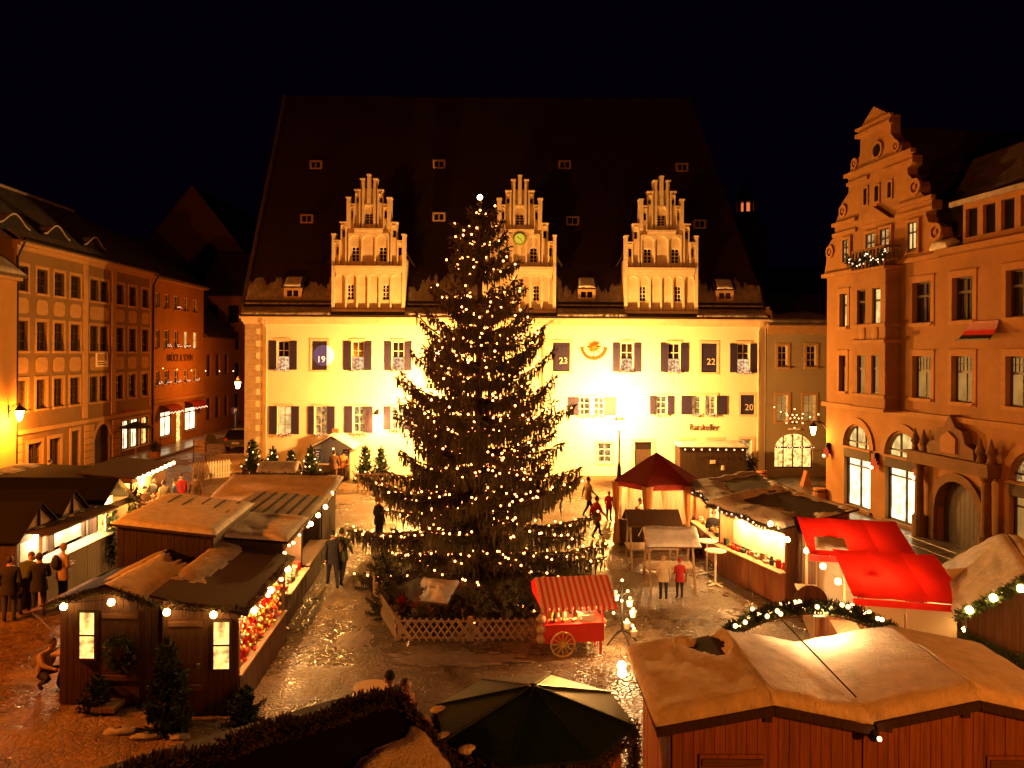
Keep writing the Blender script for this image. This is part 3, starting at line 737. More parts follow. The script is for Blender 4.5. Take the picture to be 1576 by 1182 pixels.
GABLE = {}
def stepped_gable(root, u, z0, i):
    strips = [(0.0,0.12,8.30),(0.12,0.26,7.55),(0.26,0.50,8.05),(0.50,0.84,7.40),(0.84,1.07,6.55),(1.07,1.33,6.95),(1.33,1.68,5.50),(1.68,1.95,4.42),(1.95,2.16,4.80)]
    holes = [(1.72,1.91,3.62,4.12),(1.40,1.58,4.68,5.12),(0.88,1.05,5.78,6.22),(0.60,0.76,6.72,7.02)]
    wins = [(-1.27,-0.87,1.0,1.9),(0.80,1.20,1.0,1.9),(-1.02,-0.56,3.25,4.12),(0.60,1.06,3.25,4.12),(-0.24,0.24,5.45,6.08)]
    g = link('gable', None, root, (u, -0.10, z0))
    if 'wall' not in GABLE:
        us = [0]; zs = [0]
        for a, b, t in strips: us += [a, b, -a, -b]; zs.append(t)
        for a, b, c, d in holes: us += [a, b, -a, -b]; zs += [c, d]
        for a, b, c, d in wins: us += [a, b]; zs += [c, d]
        def solid(x, z):
            ax = abs(x)
            if not any(a < ax < b and z < t for a, b, t in strips): return False
            if any(a < ax < b and c < z < d for a, b, c, d in holes): return False
            return not any(a < x < b and c < z < d for a, b, c, d in wins)
        mb = MB(); cellwall(mb, us, zs, solid, 0.16, 0.52)
        GABLE['wall'] = mb.mesh('wall', M['th_trim'])
        # piers, arch heads and bands standing proud of the recessed panels
        fr = MB()
        def pier(x0, x1, za, zb): fr.box(x0, x1, 0.0, 0.155, za, zb)
        for s in (-1, 1):
            for (a, b, za, zb) in [(1.97,2.155,0.5,4.80),(1.66,1.74,3.0,4.42),(1.29,1.37,3.0,5.5),(1.07,1.30,5.2,6.95),(0.84,0.90,5.2,6.5),(0.50,0.58,5.2,7.4),(0.27,0.40,5.2,8.04),(0.36,0.44,3.0,4.9),(1.12,1.20,3.0,4.9)]:
                pier(min(s*a, s*b), max(s*a, s*b), za, zb)
        pier(-0.10, 0.10, 6.55, 8.29)
        fr.box(-2.16, 2.16, -0.12, 0.155, 0.0, 0.22); fr.box(-2.16, 2.16, -0.05, 0.155, 0.223, 0.44)
        fr.box(-1.96, 1.96, -0.04, 0.155, 2.62, 2.80); fr.box(-1.96, 1.96, -0.11, 0.155, 2.803, 2.98)
        fr.box(-0.84, 0.84, -0.03, 0.155, 4.93, 5.05); fr.box(-0.84, 0.84, -0.09, 0.155, 5.053, 5.18)
        w = 3.94/6
        for k in range(6):
            xc = -1.97 + w*(k+0.5)
            arch_head(fr, xc, w-0.10, 2.20, 2.62, 0.0, 0.155)
            if k: pier(-1.97+w*k-0.05, -1.97+w*k+0.05, 0.44, 2.62)
        for xc, ww in ((0, 0.72), (-0.78, 0.68), (0.78, 0.68)):
            arch_head(fr, xc, ww, 4.46, 4.92, 0.0, 0.155)
        arch_head(fr, 0, 0.54, 6.30, 6.62, 0.0, 0.155)
        for s in (-1, 1):
            for xc, ww, zz in ((1.855, 0.23, 4.20), (1.50, 0.26, 5.22), (0.99, 0.18, 6.30), (0.68, 0.22, 7.08)): arch_head(fr, s*xc, ww, zz, zz+0.16, 0.0, 0.155, 6)
            for (a, b, t) in strips[2:]:
                fr.box(min(s*a, s*b)-0.03, max(s*a, s*b)+0.03, -0.03, 0.55, t, t+0.07)
        fr.box(-0.13, 0.13, -0.03, 0.55, 8.30, 8.37)
        GABLE['relief'] = fr.mesh('relief', M['th_trim'])
        bd = MB()
        bd.add([(-2.14,0.5,0),(-2.14,0.5,3.5),(-2.14,2.2,3.5),(-2.14,2.2,0)], [(0,1,2,3)]); bd.add([(2.14,0.5,0),(2.14,2.2,0),(2.14,2.2,3.5),(2.14,0.5,3.5)], [(0,1,2,3)])
        GABLE['side'] = bd.mesh('side_wall', M['th_trim'])
        rf = MB()
        for s in (-1, 1):
            q = [(s*2.55, 0.53, 3.2), (0, 0.53, 7.2), (0, 4.6, 7.2), (s*2.55, 2.4, 3.2)]
            rf.slab(q if s < 0 else q[::-1], 0.1)
        rf.add([(-2.14,0.535,3.45),(2.14,0.535,3.45),(0,0.535,7.05)], [(0,1,2)])
        GABLE['roof'] = rf.mesh('gable_roof', M['th_roof'])
        wd = {}
    wallo = link('wall', GABLE['wall'], g); link('relief', GABLE['relief'], g); link('side_wall', GABLE['side'], g); link('gable_roof', GABLE['roof'], g)
    for (a, b, c, d) in wins:
        k = ('gw', round(b-a, 2), round(d-c, 2))
        if k not in GABLE:
            w, h = b-a, d-c; mb = MB(); t = 0.04
            mb.box(0, t, 0.24, 0.29, 0, h); mb.box(w-t, w, 0.24, 0.29, 0, h); mb.box(t, w-t, 0.24, 0.29, 0, t); mb.box(t, w-t, 0.24, 0.29, h-t, h)
            mb.box(w/2-0.02, w/2+0.02, 0.245, 0.285, t, h-t); mb.box(t, w-t, 0.24, 0.28, h*0.5-0.025, h*0.5+0.025); mb.box(t, w-t, 0.25, 0.28, h*0.25-0.012, h*0.25+0.012); mb.box(t, w-t, 0.25, 0.28, h*0.75-0.012, h*0.75+0.012)
            mb.add([(0,0.275,0),(w,0.275,0),(w,0.275,h),(0,0.275,h)], [(0,1,2,3)], 1)
            GABLE[k] = mb.mesh('window', [M['white'], M['glass']])
        link('window', GABLE[k], g, (a, 0, c))
    if i == 1:      # clock
        mb = MB(); mb.lathe([(0.40, 0), (0.40, 0.10), (0.34, 0.12)], 28); mb.xf(Matrix.Rotation(PI/2, 4, 'X'))
        c = mb.build('clock', mat_once('clockrim', lambda: pmat('green_clock_rim', (0.20, 0.22, 0.04), 0.5, 0.2, 4, 0)), g, loc=(0.0, 0.0, 4.62))
        mb = MB(); mb.lathe([(0.30, 0), (0.30, 0.02)], 28); mb.xf(Matrix.Rotation(PI/2, 4, 'X')); mb.build('clock_face', M['clock'], c, loc=(0, -0.11, 0))
        mb = MB(); mb.beam((-0.02, -0.145, -0.02), (-0.13, -0.145, 0.13), 0.035); mb.beam((0.02, -0.147, 0.02), (0.15, -0.147, -0.17), 0.03)
        for k in range(12):
            t = 2*PI*k/12; mb.beam((0.24*math.sin(t), -0.14, 0.24*math.cos(t)), (0.28*math.sin(t), -0.14, 0.28*math.cos(t)), 0.025)
        mb.build('clock_hands', M['black'], c)

build_town_hall()

# ---------------------------------------------------------------- neighbour house beside the town hall
def build_neighbour():
    fr = (TH[0] + 30.6, TH[1], 0.0)
    root = thing('corner_house', 'taupe rendered house with arched shop window beside the town hall', 'house', (fr[0], fr[1], 0))
    q = lambda px, py: onfac(fr, px, py)
    L = 6.5; ZE = 9.0
    ops = []; ws = []
    for (x0, x1, y0, y1) in [(1197, 1212, 532, 565), (1241, 1256, 532, 565), (1195, 1213, 608, 649), (1237, 1255, 608, 649)]:
        a, c = q(x0, y1); b, d = q(x1, y0); ws.append((a, b, c, d)); ops.append((a, b, c, d))
    sa, sb = q(1192, 700)[0], q(1251, 700)[0]; ops.append((sa, sb, 0.5, 2.55))
    mb = MB(); wall(mb, 0.02, L, 0, ZE, ops, 0, 0.3)
    mb.add([(L,0,0),(L,9,0),(L,9,ZE),(L,0,ZE)], [(0,1,2,3)]); mb.add([(0.02,0.5,0),(L,0.5,0),(L,0.5,ZE),(0.02,0.5,ZE)], [(0,1,2,3)])
    mb.build('wall', M['taupe'], root)
    for i, r in enumerate(ws): window(root, *r, 'white', 'glass' if i < 2 else 'curtain', 2, 3, 0.16, 'cream', 'cream', 0.14)
    mb = MB()
    for z0, z1, p in ((8.35, 8.62, 0.10), (8.623, 8.8, 0.2), (8.803, 9.0, 0.32)): mb.box(0.02, L, -p, 0.1, z0, z1)
    mb.build('cornice', M['cream'], root)
    w = sb - sa
    mb = MB(); arch_head(mb, w/2, w, 1.1, 2.05, 0, 0.3, 14, rise=0.92); mb.build('wall_spandrel', M['taupe'], root, loc=(sa, 0, 0.5))
    mb = MB(); mb.box(0, 0.06, 0.14, 0.2, 0, 2); mb.box(w-0.06, w, 0.14, 0.2, 0, 1.3)
    for k in range(1, 4): mb.box(w*k/4-0.03, w*k/4+0.03, 0.14, 0.2, 0, 1.95)
    mb.box(0, w, 0.12, 0.21, 1.15, 1.24); mb.box(0, w, 0.14, 0.2, 0, 0.07)
    o = mb.build('shop_window', M['frame_dk'], root, loc=(sa, 0, 0.5))
    MB().add([(0,0.22,0),(w,0.22,0),(w,0.22,2.0),(0,0.22,2.0)], [(0,1,2,3)]).build('pane', M['shopwarm'], o)
    mb = MB()
    for k in range(17): mb.ball((w*k/16, -0.16, 1.2+0.05*math.sin(k*1.3)), 0.026, 6, 4)
    mb.build('shop_lights', M['bulb_sm'], o)
    mb = MB(); mb.slab([(0.02,-0.4,ZE+0.02),(L,-0.4,ZE+0.02),(L,4.5,ZE+2.1),(0.02,4.5,ZE+2.1)], 0.15); r = mb.build('roof', M['roof_dk'], root)
    snow_patch('roof_snow', r, [(0.05,-0.35,ZE+0.04),(L,-0.35,ZE+0.04),(L,2.2,ZE+1.12),(0.05,2.2,ZE+1.12)], 0.14, 30, 12, 77, ragged=0.5, mat='snow_old')
    MB().box(-0.15, 0.25, -0.2, 0.4, ZE, ZE+0.75).box(-0.05, 0.15, -0.1, 0.3, ZE+0.753, ZE+0.95).build('chimney_pier', M['cream'], root)
    MB().box(1.3, 2.0, -0.06, -0.03, 2.75, 2.85).build('street_name_plate', M['ivory'], root)
build_neighbour()

# ---------------------------------------------------------------- long house along the other side of the street
def build_left_house():
    root = thing('long_house', 'long grey-brown three storey house with cream framed windows and eyelid dormers', 'house', (LH[0], LH[1], 0), LH[2])
    q = lambda px, py: onfac(LH, px, py)
    L = q(233.5, 500)[0]; ZE = 12.8
    cols = [(25,42),(56,72),(83,98),(108,123),(138,151),(153.5,166),(178,190),(198,209),(218,228)]
    rows = [(q(26, 447)[1], q(26, 407.5)[1]), (q(28, 540)[1], q(28, 493)[1]), (q(30, 633)[1], q(30, 586)[1])]
    ops = []; ws = []
    for x0, x1 in cols:
        for k, (c, d) in enumerate(rows):
            a, b = q(x0, 540)[0], q(x1, 540)[0]; ops.append((a, b, c, d)); ws.append((a, b, c, d))
    g1 = [(43, 64, 684, 732), (76, 93, 676, 722)]
    gw = []
    for x0, x1, y0, y1 in g1:
        a, b = q(x0, 700)[0], q(x1, 700)[0]; c, d = q(x0, y1)[1], q(x0, y0)[1]; gw.append((a, b, c, d)); ops.append((a, b, c, d))
    da, db = q(109, 700)[0], q(121, 700)[0]; ops.append((da, db, 0, 2.45))
    ga, gb = q(146, 700)[0], q(169, 700)[0]; ops.append((ga, gb, 0, 2.75))
    sh = []
    for x0, x1 in ((188, 199), (201, 214), (217.5, 228)):
        a, b = q(x0, 680)[0], q(x1, 680)[0]; sh.append((a, b, 0.55, 2.5)); ops.append((a, b, 0.55, 2.5))
    mb = MB(); wall(mb, 0, L, 0, ZE, ops, 0, 0.3)
    mb.add([(0,0.3,0),(0,0.3,ZE),(0,11,ZE),(0,11,0)], [(0,1,2,3)]); mb.add([(L,0.3,0),(L,11,0),(L,11,ZE),(L,0.3,ZE)], [(0,1,2,3)])
    mb.add([(0.02,0.5,0),(L-.02,0.5,0),(L-.02,0.5,ZE),(0.02,0.5,ZE)], [(0,1,2,3)])
    mb.build('wall', M['greyw'], root)
    for i, r in enumerate(ws):
        window(root, *r, 'frame_dk', 'glass', 2, 3, 0.17, 'cream', 'cream', 0.17)
    for r in gw: window(root, *r, 'frame_dk', 'glass', 2, 2, 0.2, 'cream', 'cream', 0.2)
    for i, r in enumerate(sh): window(root, *r, 'frame_dk', 'shop' if i < 2 else 'shopwarm', 2, 1, 0.15, 'cream', 'cream', 0.13, transom=0.75)
    o = MB().box(0, db-da, 0.14, 0.2, 0, 2.4).box(0.15, db-da-0.15, 0.11, 0.14, 0.3, 1.1).box(0.15, db-da-0.15, 0.11, 0.14, 1.3, 2.2).build('door', M['wooddk'], root, loc=(da, 0, 0))
    w = db-da; MB().box(-0.18, -0.003, -0.05, 0.1, 0, 2.65).box(w+0.003, w+0.18, -0.05, 0.1, 0, 2.65).box(-0.003, w+0.003, -0.05, 0.1, 2.453, 2.65).build('door_surround', M['cream'], o)
    w = gb-ga
    mb = MB(); arch_head(mb, w/2, w, 1.9, 2.75, 0, 0.3, 12, rise=0.8); mb.build('wall_spandrel', M['greyw'], root, loc=(ga, 0, 0))
    mb = MB()
    for k in range(8): mb.box(w*k/8+0.008, w*(k+1)/8-0.008, 0.18, 0.24, 0, 2.7)
    o = mb.build('gate', M['wooddk'], root, loc=(ga, 0, 0))
    mb = MB(); arc_band(mb, w/2, 1.45, w/2+0.12, w/2+0.38, -0.06, 0.05, 14, 0.25, PI-0.25); mb.build('gate_arch', M['cream'], o)
    # cream panels between the storeys
    def rpanel(a, b, c, d):
        w, h = b-a, d-c; r = min(w, h)*0.3; pts = []
        for cx, cz, t0 in ((w-r, r, -PI/2), (w-r, h-r, 0), (r, h-r, PI/2), (r, r, PI)):
            for k in range(5): t = t0 + PI/2*k/4; pts.append((cx + r*math.cos(t), cz + r*math.sin(t)))
        return MB().prism(pts, -0.03, 0.03).build('relief_panel', M['cream'], root, loc=(a, 0, c))
    for k, (zlo, zhi) in enumerate(((rows[1][1], rows[0][0]), (rows[2][1], rows[1][0]))):
        for j, (x0, x1) in enumerate(cols):
            if j == 5: continue
            a, b = q(x0, 540)[0], q(cols[5][1] if j == 4 else x1, 540)[0]
            rpanel(a-0.05, b+0.05, zlo+0.38, zhi-0.34)
    zc = q(33, 665)[1]
    mb = MB()
    for x0, x1 in ((20.3, 25 - 1), (127, 134), (171, 177.5), (229.5, 233.5)):
        a, b = q(x0, 540)[0], q(x1, 540)[0]; MB().box(max(a, 0.0), b, -0.07, 0.05, zc+0.2, ZE-0.5).build('pilaster', M['cream'], root)
    mb = MB(); mb.box(-0.02, L, -0.10, 0.05, zc-0.12, zc+0.1).build('string_course', M['cream'], root); mb = MB()
    for z0, z1, p in ((ZE-0.48, ZE-0.25, 0.10), (ZE-0.247, ZE-0.1, 0.25), (ZE-0.097, ZE, 0.42)): mb.box(-0.02, L, -p, 0.1, z0, z1)
    mb.build('cornice', M['cream'], root)
    for pi, (x0, x1) in enumerate(((20.5, 32), (129, 143), (172, 184), (229, 233.5))):
        a, b = q(x0, 700)[0], q(x1, 700)[0]; z = 0.3
        while z < zc-0.3:
            MB().box(max(a, 0.02), b, -0.08, 0.02, z, z+0.36).build('quoin', M['cream'], root); z += 0.40
    # roof with three eyelid dormers
    rz, rdep = ZE+4.35, 5.6
    mb = MB(); mb.slab([(-0.1,-0.5,ZE+0.02),(L,-0.5,ZE+0.02),(L,rdep,rz),(-0.1,rdep,rz)], 0.15); mb.slab([(-0.1,rdep,rz),(L,rdep,rz),(L,11.4,ZE),(-0.1,11.4,ZE)], 0.15)
    mb.add([(0,0.0,ZE),(0,rdep,rz-0.2),(0,11,ZE)], [(0,1,2)])
    roof = mb.build('roof', M['roof_frost'], root)
    MB().tube([(-0.1, rdep, rz+0.05), (L, rdep, rz+0.05)], 0.12, 8).build('ridge_tiles', M['snow_old'], roof)
    k_ = (rz-ZE)/(rdep+0.5)
    for px, py in ((16, 347), (82, 364), (141, 380)):
        d = ray(px, py); best = None
        for j in range(200):
            yy = -0.5 + 0.03*j
            u, z = onfac((fpt(LH, 0, yy).x, fpt(LH, 0, yy).y, LH[2]), px, py)
            if abs(z - (ZE + k_*(yy+0.5))) < 0.08: best = (u, yy, z); break
        if not best: continue
        u, yy, z = best
        mb = MB(); n = 14; W = 1.35; Hh = 0.62
        for t in range(n):
            xa, xb = -W + 2*W*t/n, -W + 2*W*(t+1)/n
            fa, fb = Hh*math.cos(PI*xa/(2*W))**2, Hh*math.cos(PI*xb/(2*W))**2
            mb.add([(xa,-0.25,fa+0.02),(xb,-0.25,fb+0.02),(xb,fb/k_+0.1,fb+0.02),(xa,fa/k_+0.1,fa+0.02)], [(0,1,2,3)])
            mb.add([(xa,-0.25,fa+0.02),(xb,-0.25,fb+0.02),(xb,-0.25,fb-0.07),(xa,-0.25,fa-0.07)], [(3,2,1,0)])
            mb.add([(xa,-0.15,-0.3),(xb,-0.15,-0.3),(xb,-0.15,fb),(xa,-0.15,fa)], [(0,1,2,3)], 1)
        mb.build('eyelid_dormer', [M['snow_old'], M['black']], roof, loc=(u, yy, z))
    MB().tube([(-0.1, -0.55, ZE), (L, -0.55, ZE)], 0.08, 8).build('gutter', M['iron'], root)
    for u in (0.05, L-0.05): MB().tube([(u, -0.5, ZE-0.1), (u, -0.14, ZE-0.9), (u, -0.14, 0.1)], 0.06, 8).build('downpipe', M['iron'], root)
    # white notice board under the double window
    a, c = q(146.5, 565); b, d = q(164.5, 542)
    o = MB().box(a, b, -0.07, -0.02, c, d).build('notice_board', M['ivory'], root)
    mb = MB(); w, h = b-a, d-c
    mb.box(a+0.1*w, b-0.1*w, -0.075, -0.071, c+0.42*h, d-0.1*h)
    mb.build('notice_print', M['cream'], o)
    mb = MB()
    for k, (s, e) in enumerate(((0.15, 0.85), (0.12, 0.7))): mb.box(a+s*w, a+e*w, -0.075, -0.071, c+(0.12+0.14*k)*h, c+(0.19+0.14*k)*h)
    mb.build('notice_lettering', M['letter'], o)
    # shop sign above the lit shop
    a, b = q(190, 645)[0], q(207, 645)[0]
    MB().box(a, b, -0.08, -0.02, 2.85, 3.2).build('shop_sign', M['darkred'], root)
    return L
LHL = build_left_house()

def build_left_sliver():
    root = thing('lantern_house', 'narrow lower ochre house with snowy eave beside the long house', 'house', (LH[0], LH[1], 0), LH[2])
    ZE = 10.9
    mb = MB(); wall(mb, -9, -0.02, 0, ZE, [(-4.2, -3.0, 4, 6), (-7.5, -6.3, 4, 6), (-4.2, -3.0, 7.5, 9.3)], -0.15, 0.2); mb.add([(-0.02,-0.15,0),(-0.02,10,0),(-0.02,10,ZE),(-0.02,-0.15,ZE)], [(0,1,2,3)])
    mb.add([(-9,0.3,0),(-.1,0.3,0),(-.1,0.3,ZE),(-9,0.3,ZE)], [(0,1,2,3)])
    mb.build('wall', M['ochre'], root)
    for r in ((-4.2, -3.0, 4, 6), (-7.5, -6.3, 4, 6), (-4.2, -3.0, 7.5, 9.3)):
        o = window(root, *r, 'frame_dk', 'glass', 2, 2, 0.17, 'cream')
    MB().box(-9, -0.02, -0.45, 0, ZE-0.25, ZE).build('cornice', M['cream'], root)
    mb = MB(); mb.slab([(-9,-0.7,ZE+0.02),(-0.03,-0.7,ZE+0.02),(-0.03,5,ZE+4),(-9,5,ZE+4)], 0.15); r = mb.build('roof', M['roof_dk'], root)
    snow_patch('roof_snow', r, [(-9,-0.65,ZE+0.03),(-0.05,-0.65,ZE+0.03),(-0.05,1.2,ZE+1.35),(-9,1.2,ZE+1.35)], 0.16, 30, 10, 91, mat='snow_old')
build_left_sliver()

def build_photo_house():
    fr = (*fpt(LH, LHL+0.03, 0)[:2], LH[2])
    root = thing('shop_house', 'ochre house with painted shop lettering and two lit shop windows', 'house', (fr[0], fr[1], 0), fr[2])
    q = lambda px, py: onfac(fr, px, py)
    L = q(313, 540)[0]; ZE = 12.6
    colsx = [(240,246),(253,260.5),(268,274.5),(283,289.5),(297,303.5)]
    rows = [(q(243, 473)[1], q(243, 450)[1]), (q(243, 536)[1], q(243, 507)[1]), (q(243, 594)[1], q(243, 571)[1])]
    ops = []; ws = []
    for i, (x0, x1) in enumerate(colsx):
        for k, (c, d) in enumerate(rows): a, b = q(x0, 540)[0], q(x1, 540)[0]; ops.append((a,b,c,d)); ws.append((a,b,c,d,i,k))
    sh = []
    for x0, x1, y0, y1 in ((247, 264, 632, 669), (285, 302, 623, 659)):
        a, b = q(x0, 640)[0], q(x1, 640)[0]; r = (a, b, 0.75, 2.6); sh.append(r); ops.append(r)
    da, db = q(271.5, 640)[0], q(280, 640)[0]; ops.append((da, db, 0, 2.6))
    mb = MB(); wall(mb, 0, L, 0, ZE, ops, 0, 0.3)
    mb.add([(L,0.3,0),(L,10,0),(L,10,ZE),(L,0.3,ZE)], [(0,1,2,3)]); mb.add([(0.02,0.5,0),(L-.02,0.5,0),(L-.02,0.5,ZE),(0.02,0.5,ZE)], [(0,1,2,3)])
    mb.build('wall', M['ochre'], root)
    for (a, b, c, d, i, k) in ws:
        o = window(root, a, b, c, d, 'white', 'lit' if (k == 1 and i >= 3) else 'glass', 2, 2, 0.16, 'cream', None)
        if (k == 0 and i == 2) or (k == 1 and i in (1, 2, 3)) or k == 2: sill_garland(o, b-a, 60+i*3+k, z=0.2, n=10)
    for r in sh:
        o = window(root, *r, 'frame_dk', 'shop', 2, 1, 0.12, 'cream', None, transom=0.8)
        w = r[1]-r[0]
        mb = MB()
        for t in range(6):
            a0, a1 = PI/2*t/6, PI/2*(t+1)/6
            mb.slab([(-0.2,-0.05-0.75*math.sin(a1),1.95+0.55*math.cos(a1)-0.1),(w+0.2,-0.05-0.75*math.sin(a1),1.95+0.55*math.cos(a1)-0.1),(w+0.2,-0.05-0.75*math.sin(a0),1.95+0.55*math.cos(a0)-0.1),(-0.2,-0.05-0.75*math.sin(a0),1.95+0.55*math.cos(a0)-0.1)], 0.03)
        mb.build('awning', M['darkred'], o)
        mb = MB()
        for t in range(12): mb.ball((-0.2+(w+0.4)*t/11, -0.84, 1.83+0.05*math.sin(t*2.1)), 0.035, 6, 4)
        mb.build('awning_lights', M['bulb_sm'], o)
    MB().box(0.02, db-da-0.02, 0.15, 0.2, 0, 2.6).build('door', M['shopwarm'], root, loc=(da, 0, 0))
    zb = q(300, 602)[1]
    MB().box(0, L, -0.25, 0.1, 3.35, 3.6).build('shop_cornice', M['cream'], root)
    MB().box(0, L, -0.4, 0.1, ZE-0.2, ZE).build('cornice', M['cream'], root)
    u, z = q(277, 551)
    link('shop_lettering', text_mesh('BRÜCK & SOHN', 0.78, M['letter'], 0.012, sx=0.95), root, (u, -0.03, z))
    rz, rdep = ZE+4.0, 5.2
    mb = MB(); mb.slab([(0.01,-0.5,ZE+0.02),(L,-0.5,ZE+0.02),(L,rdep,rz),(0.01,rdep,rz)], 0.15); mb.slab([(0.01,rdep,rz),(L,rdep,rz),(L,10.4,ZE),(0.01,10.4,ZE)], 0.15)
    mb.build('roof', M['roof_frost'], root)
    return fpt(fr, L, 0), L
p_end, PHL = build_photo_house()

def plain_house(name, label, loc, rz, L, dep, ZE, rise, wm, rm, cols, rows, w=1.0, h=1.5, pm='glass', gable_front=False, snow=False):
    root = thing(name, label, 'house', loc, rz)
    ops = []
    for x in cols:
        for z in rows: ops.append((x-w/2, x+w/2, z, z+h))
    mb = MB(); wall(mb, 0, L, 0, ZE, ops, 0, 0.25)
    mb.add([(0,0.25,0),(0,0.25,ZE),(0,dep,ZE),(0,dep,0)], [(0,1,2,3)]); mb.add([(L,0.25,0),(L,dep,0),(L,dep,ZE),(L,0.25,ZE)], [(0,1,2,3)])
    mb.add([(0.02,0.4,0),(L-.02,0.4,0),(L-.02,0.4,ZE),(0.02,0.4,ZE)], [(0,1,2,3)])
    if gable_front: mb.add([(0,0,ZE),(L,0,ZE),(L/2,0,ZE+rise)], [(0,1,2)])
    else:
        for x in (0, L): mb.add([(x,0.0,ZE),(x,dep/2,ZE+rise-0.2),(x,dep,ZE)], [(0,1,2)])
    mb.build('wall', M[wm], root)
    for r in ops: window(root, *r, 'frame_dk', pm, 2, 2, 0.15, 'cream', None)
    mb = MB()
    if gable_front:
        mb.slab([(-0.3,-0.2,ZE-0.2),(L/2,-0.2,ZE+rise),(L/2,dep,ZE+rise),(-0.3,dep,ZE-0.2)][::-1], 0.12); mb.slab([(L+0.3,-0.2,ZE-0.2),(L/2,-0.2,ZE+rise),(L/2,dep,ZE+rise),(L+0.3,dep,ZE-0.2)], 0.12)
    else:
        mb.slab([(-0.1,-0.4,ZE+0.02),(L+0.1,-0.4,ZE+0.02),(L+0.1,dep/2,ZE+rise),(-0.1,dep/2,ZE+rise)], 0.12); mb.slab([(-0.1,dep/2,ZE+rise),(L+0.1,dep/2,ZE+rise),(L+0.1,dep+.4,ZE),(-0.1,dep+.4,ZE)], 0.12)
    r = mb.build('roof', M[rm], root)
    return root
a3 = fpt((p_end.x, p_end.y, LH[2]), 0.05, 0.0)
plain_house('low_house', 'low ochre house with frosted roof past the lettered shop house', (a3.x, a3.y, 0), LH[2], 8.6, 8, 8.4, 4.2, 'ochre', 'roof_frost', (1.3, 3.6, 6.0), (1.2, 5.0), 1.1, 1.9)
p = atY(352, 700, 81)
plain_house('street_end_house', 'tall ochre house closing the end of the side street', (p.x - 3, 81, 0), 0.0, 8, 9, 13.0, 5, 'ochre', 'roof_dk', (1.2, 3.4, 5.6), (1.0, 4.2, 7.4, 10.2), 1.1, 1.8)
p = atY(256, 330, 90)
plain_house('steep_gabled_house', 'dark steep gabled house rising behind the low house', (p.x - 7.5, 90, 0), 0.0, 21, 20, 13.0, 13.5, 'sanddk', 'roof_dk', (), (), gable_front=True)
p = atY(1165, 400, 72)
plain_house('dark_roofed_house', 'unlit house with dark roof behind the taupe house', (p.x, 66, 0), 0.0, 16, 16, 10.5, 5.0, 'sanddk', 'roof_dk', (), ())

# church tower on the hill
def build_tower():
    base = atY(1147, 460, 150)
    root = thing('church_tower', 'distant unlit church tower with a slim spire and red-lit belfry', 'tower', (base.x, 150, 0))
    z = lambda py: atY(1147, py, 150).z
    MB().box(-3.2, 3.2, -3, 3, 0, z(345)).build('tower_shaft', M['sanddk'], root)
    mb = MB(); mb.lathe([(2.5, z(345)), (2.5, z(333)), (2.9, z(331)), (2.9, z(329))], 8, ph=PI/8); mb.build('gallery', M['sanddk'], root)
    mb = MB()
    for k in range(8):
        t = 2*PI*(k+0.5)/8; mb.box(1.6*math.cos(t)-0.22, 1.6*math.cos(t)+0.22, 1.6*math.sin(t)-0.22, 1.6*math.sin(t)+0.22, z(329), z(312))
    mb.build('belfry_piers', M['sanddk'], root)
    mb = MB(); mb.lathe([(0.9, z(328.5)), (0.9, z(313))], 8); mb.build('belfry_light', mat_once('belfry', lambda: emit('red_belfry_light', (1.0, 0.22, 0.06), 0.9)), root)
    mb = MB(); mb.lathe([(2.2, z(312)), (1.4, z(303)), (0.8, z(290)), (0.05, z(272))], 8, ph=PI/8); mb.build('spire', M['roof_dk'], root)
build_tower()
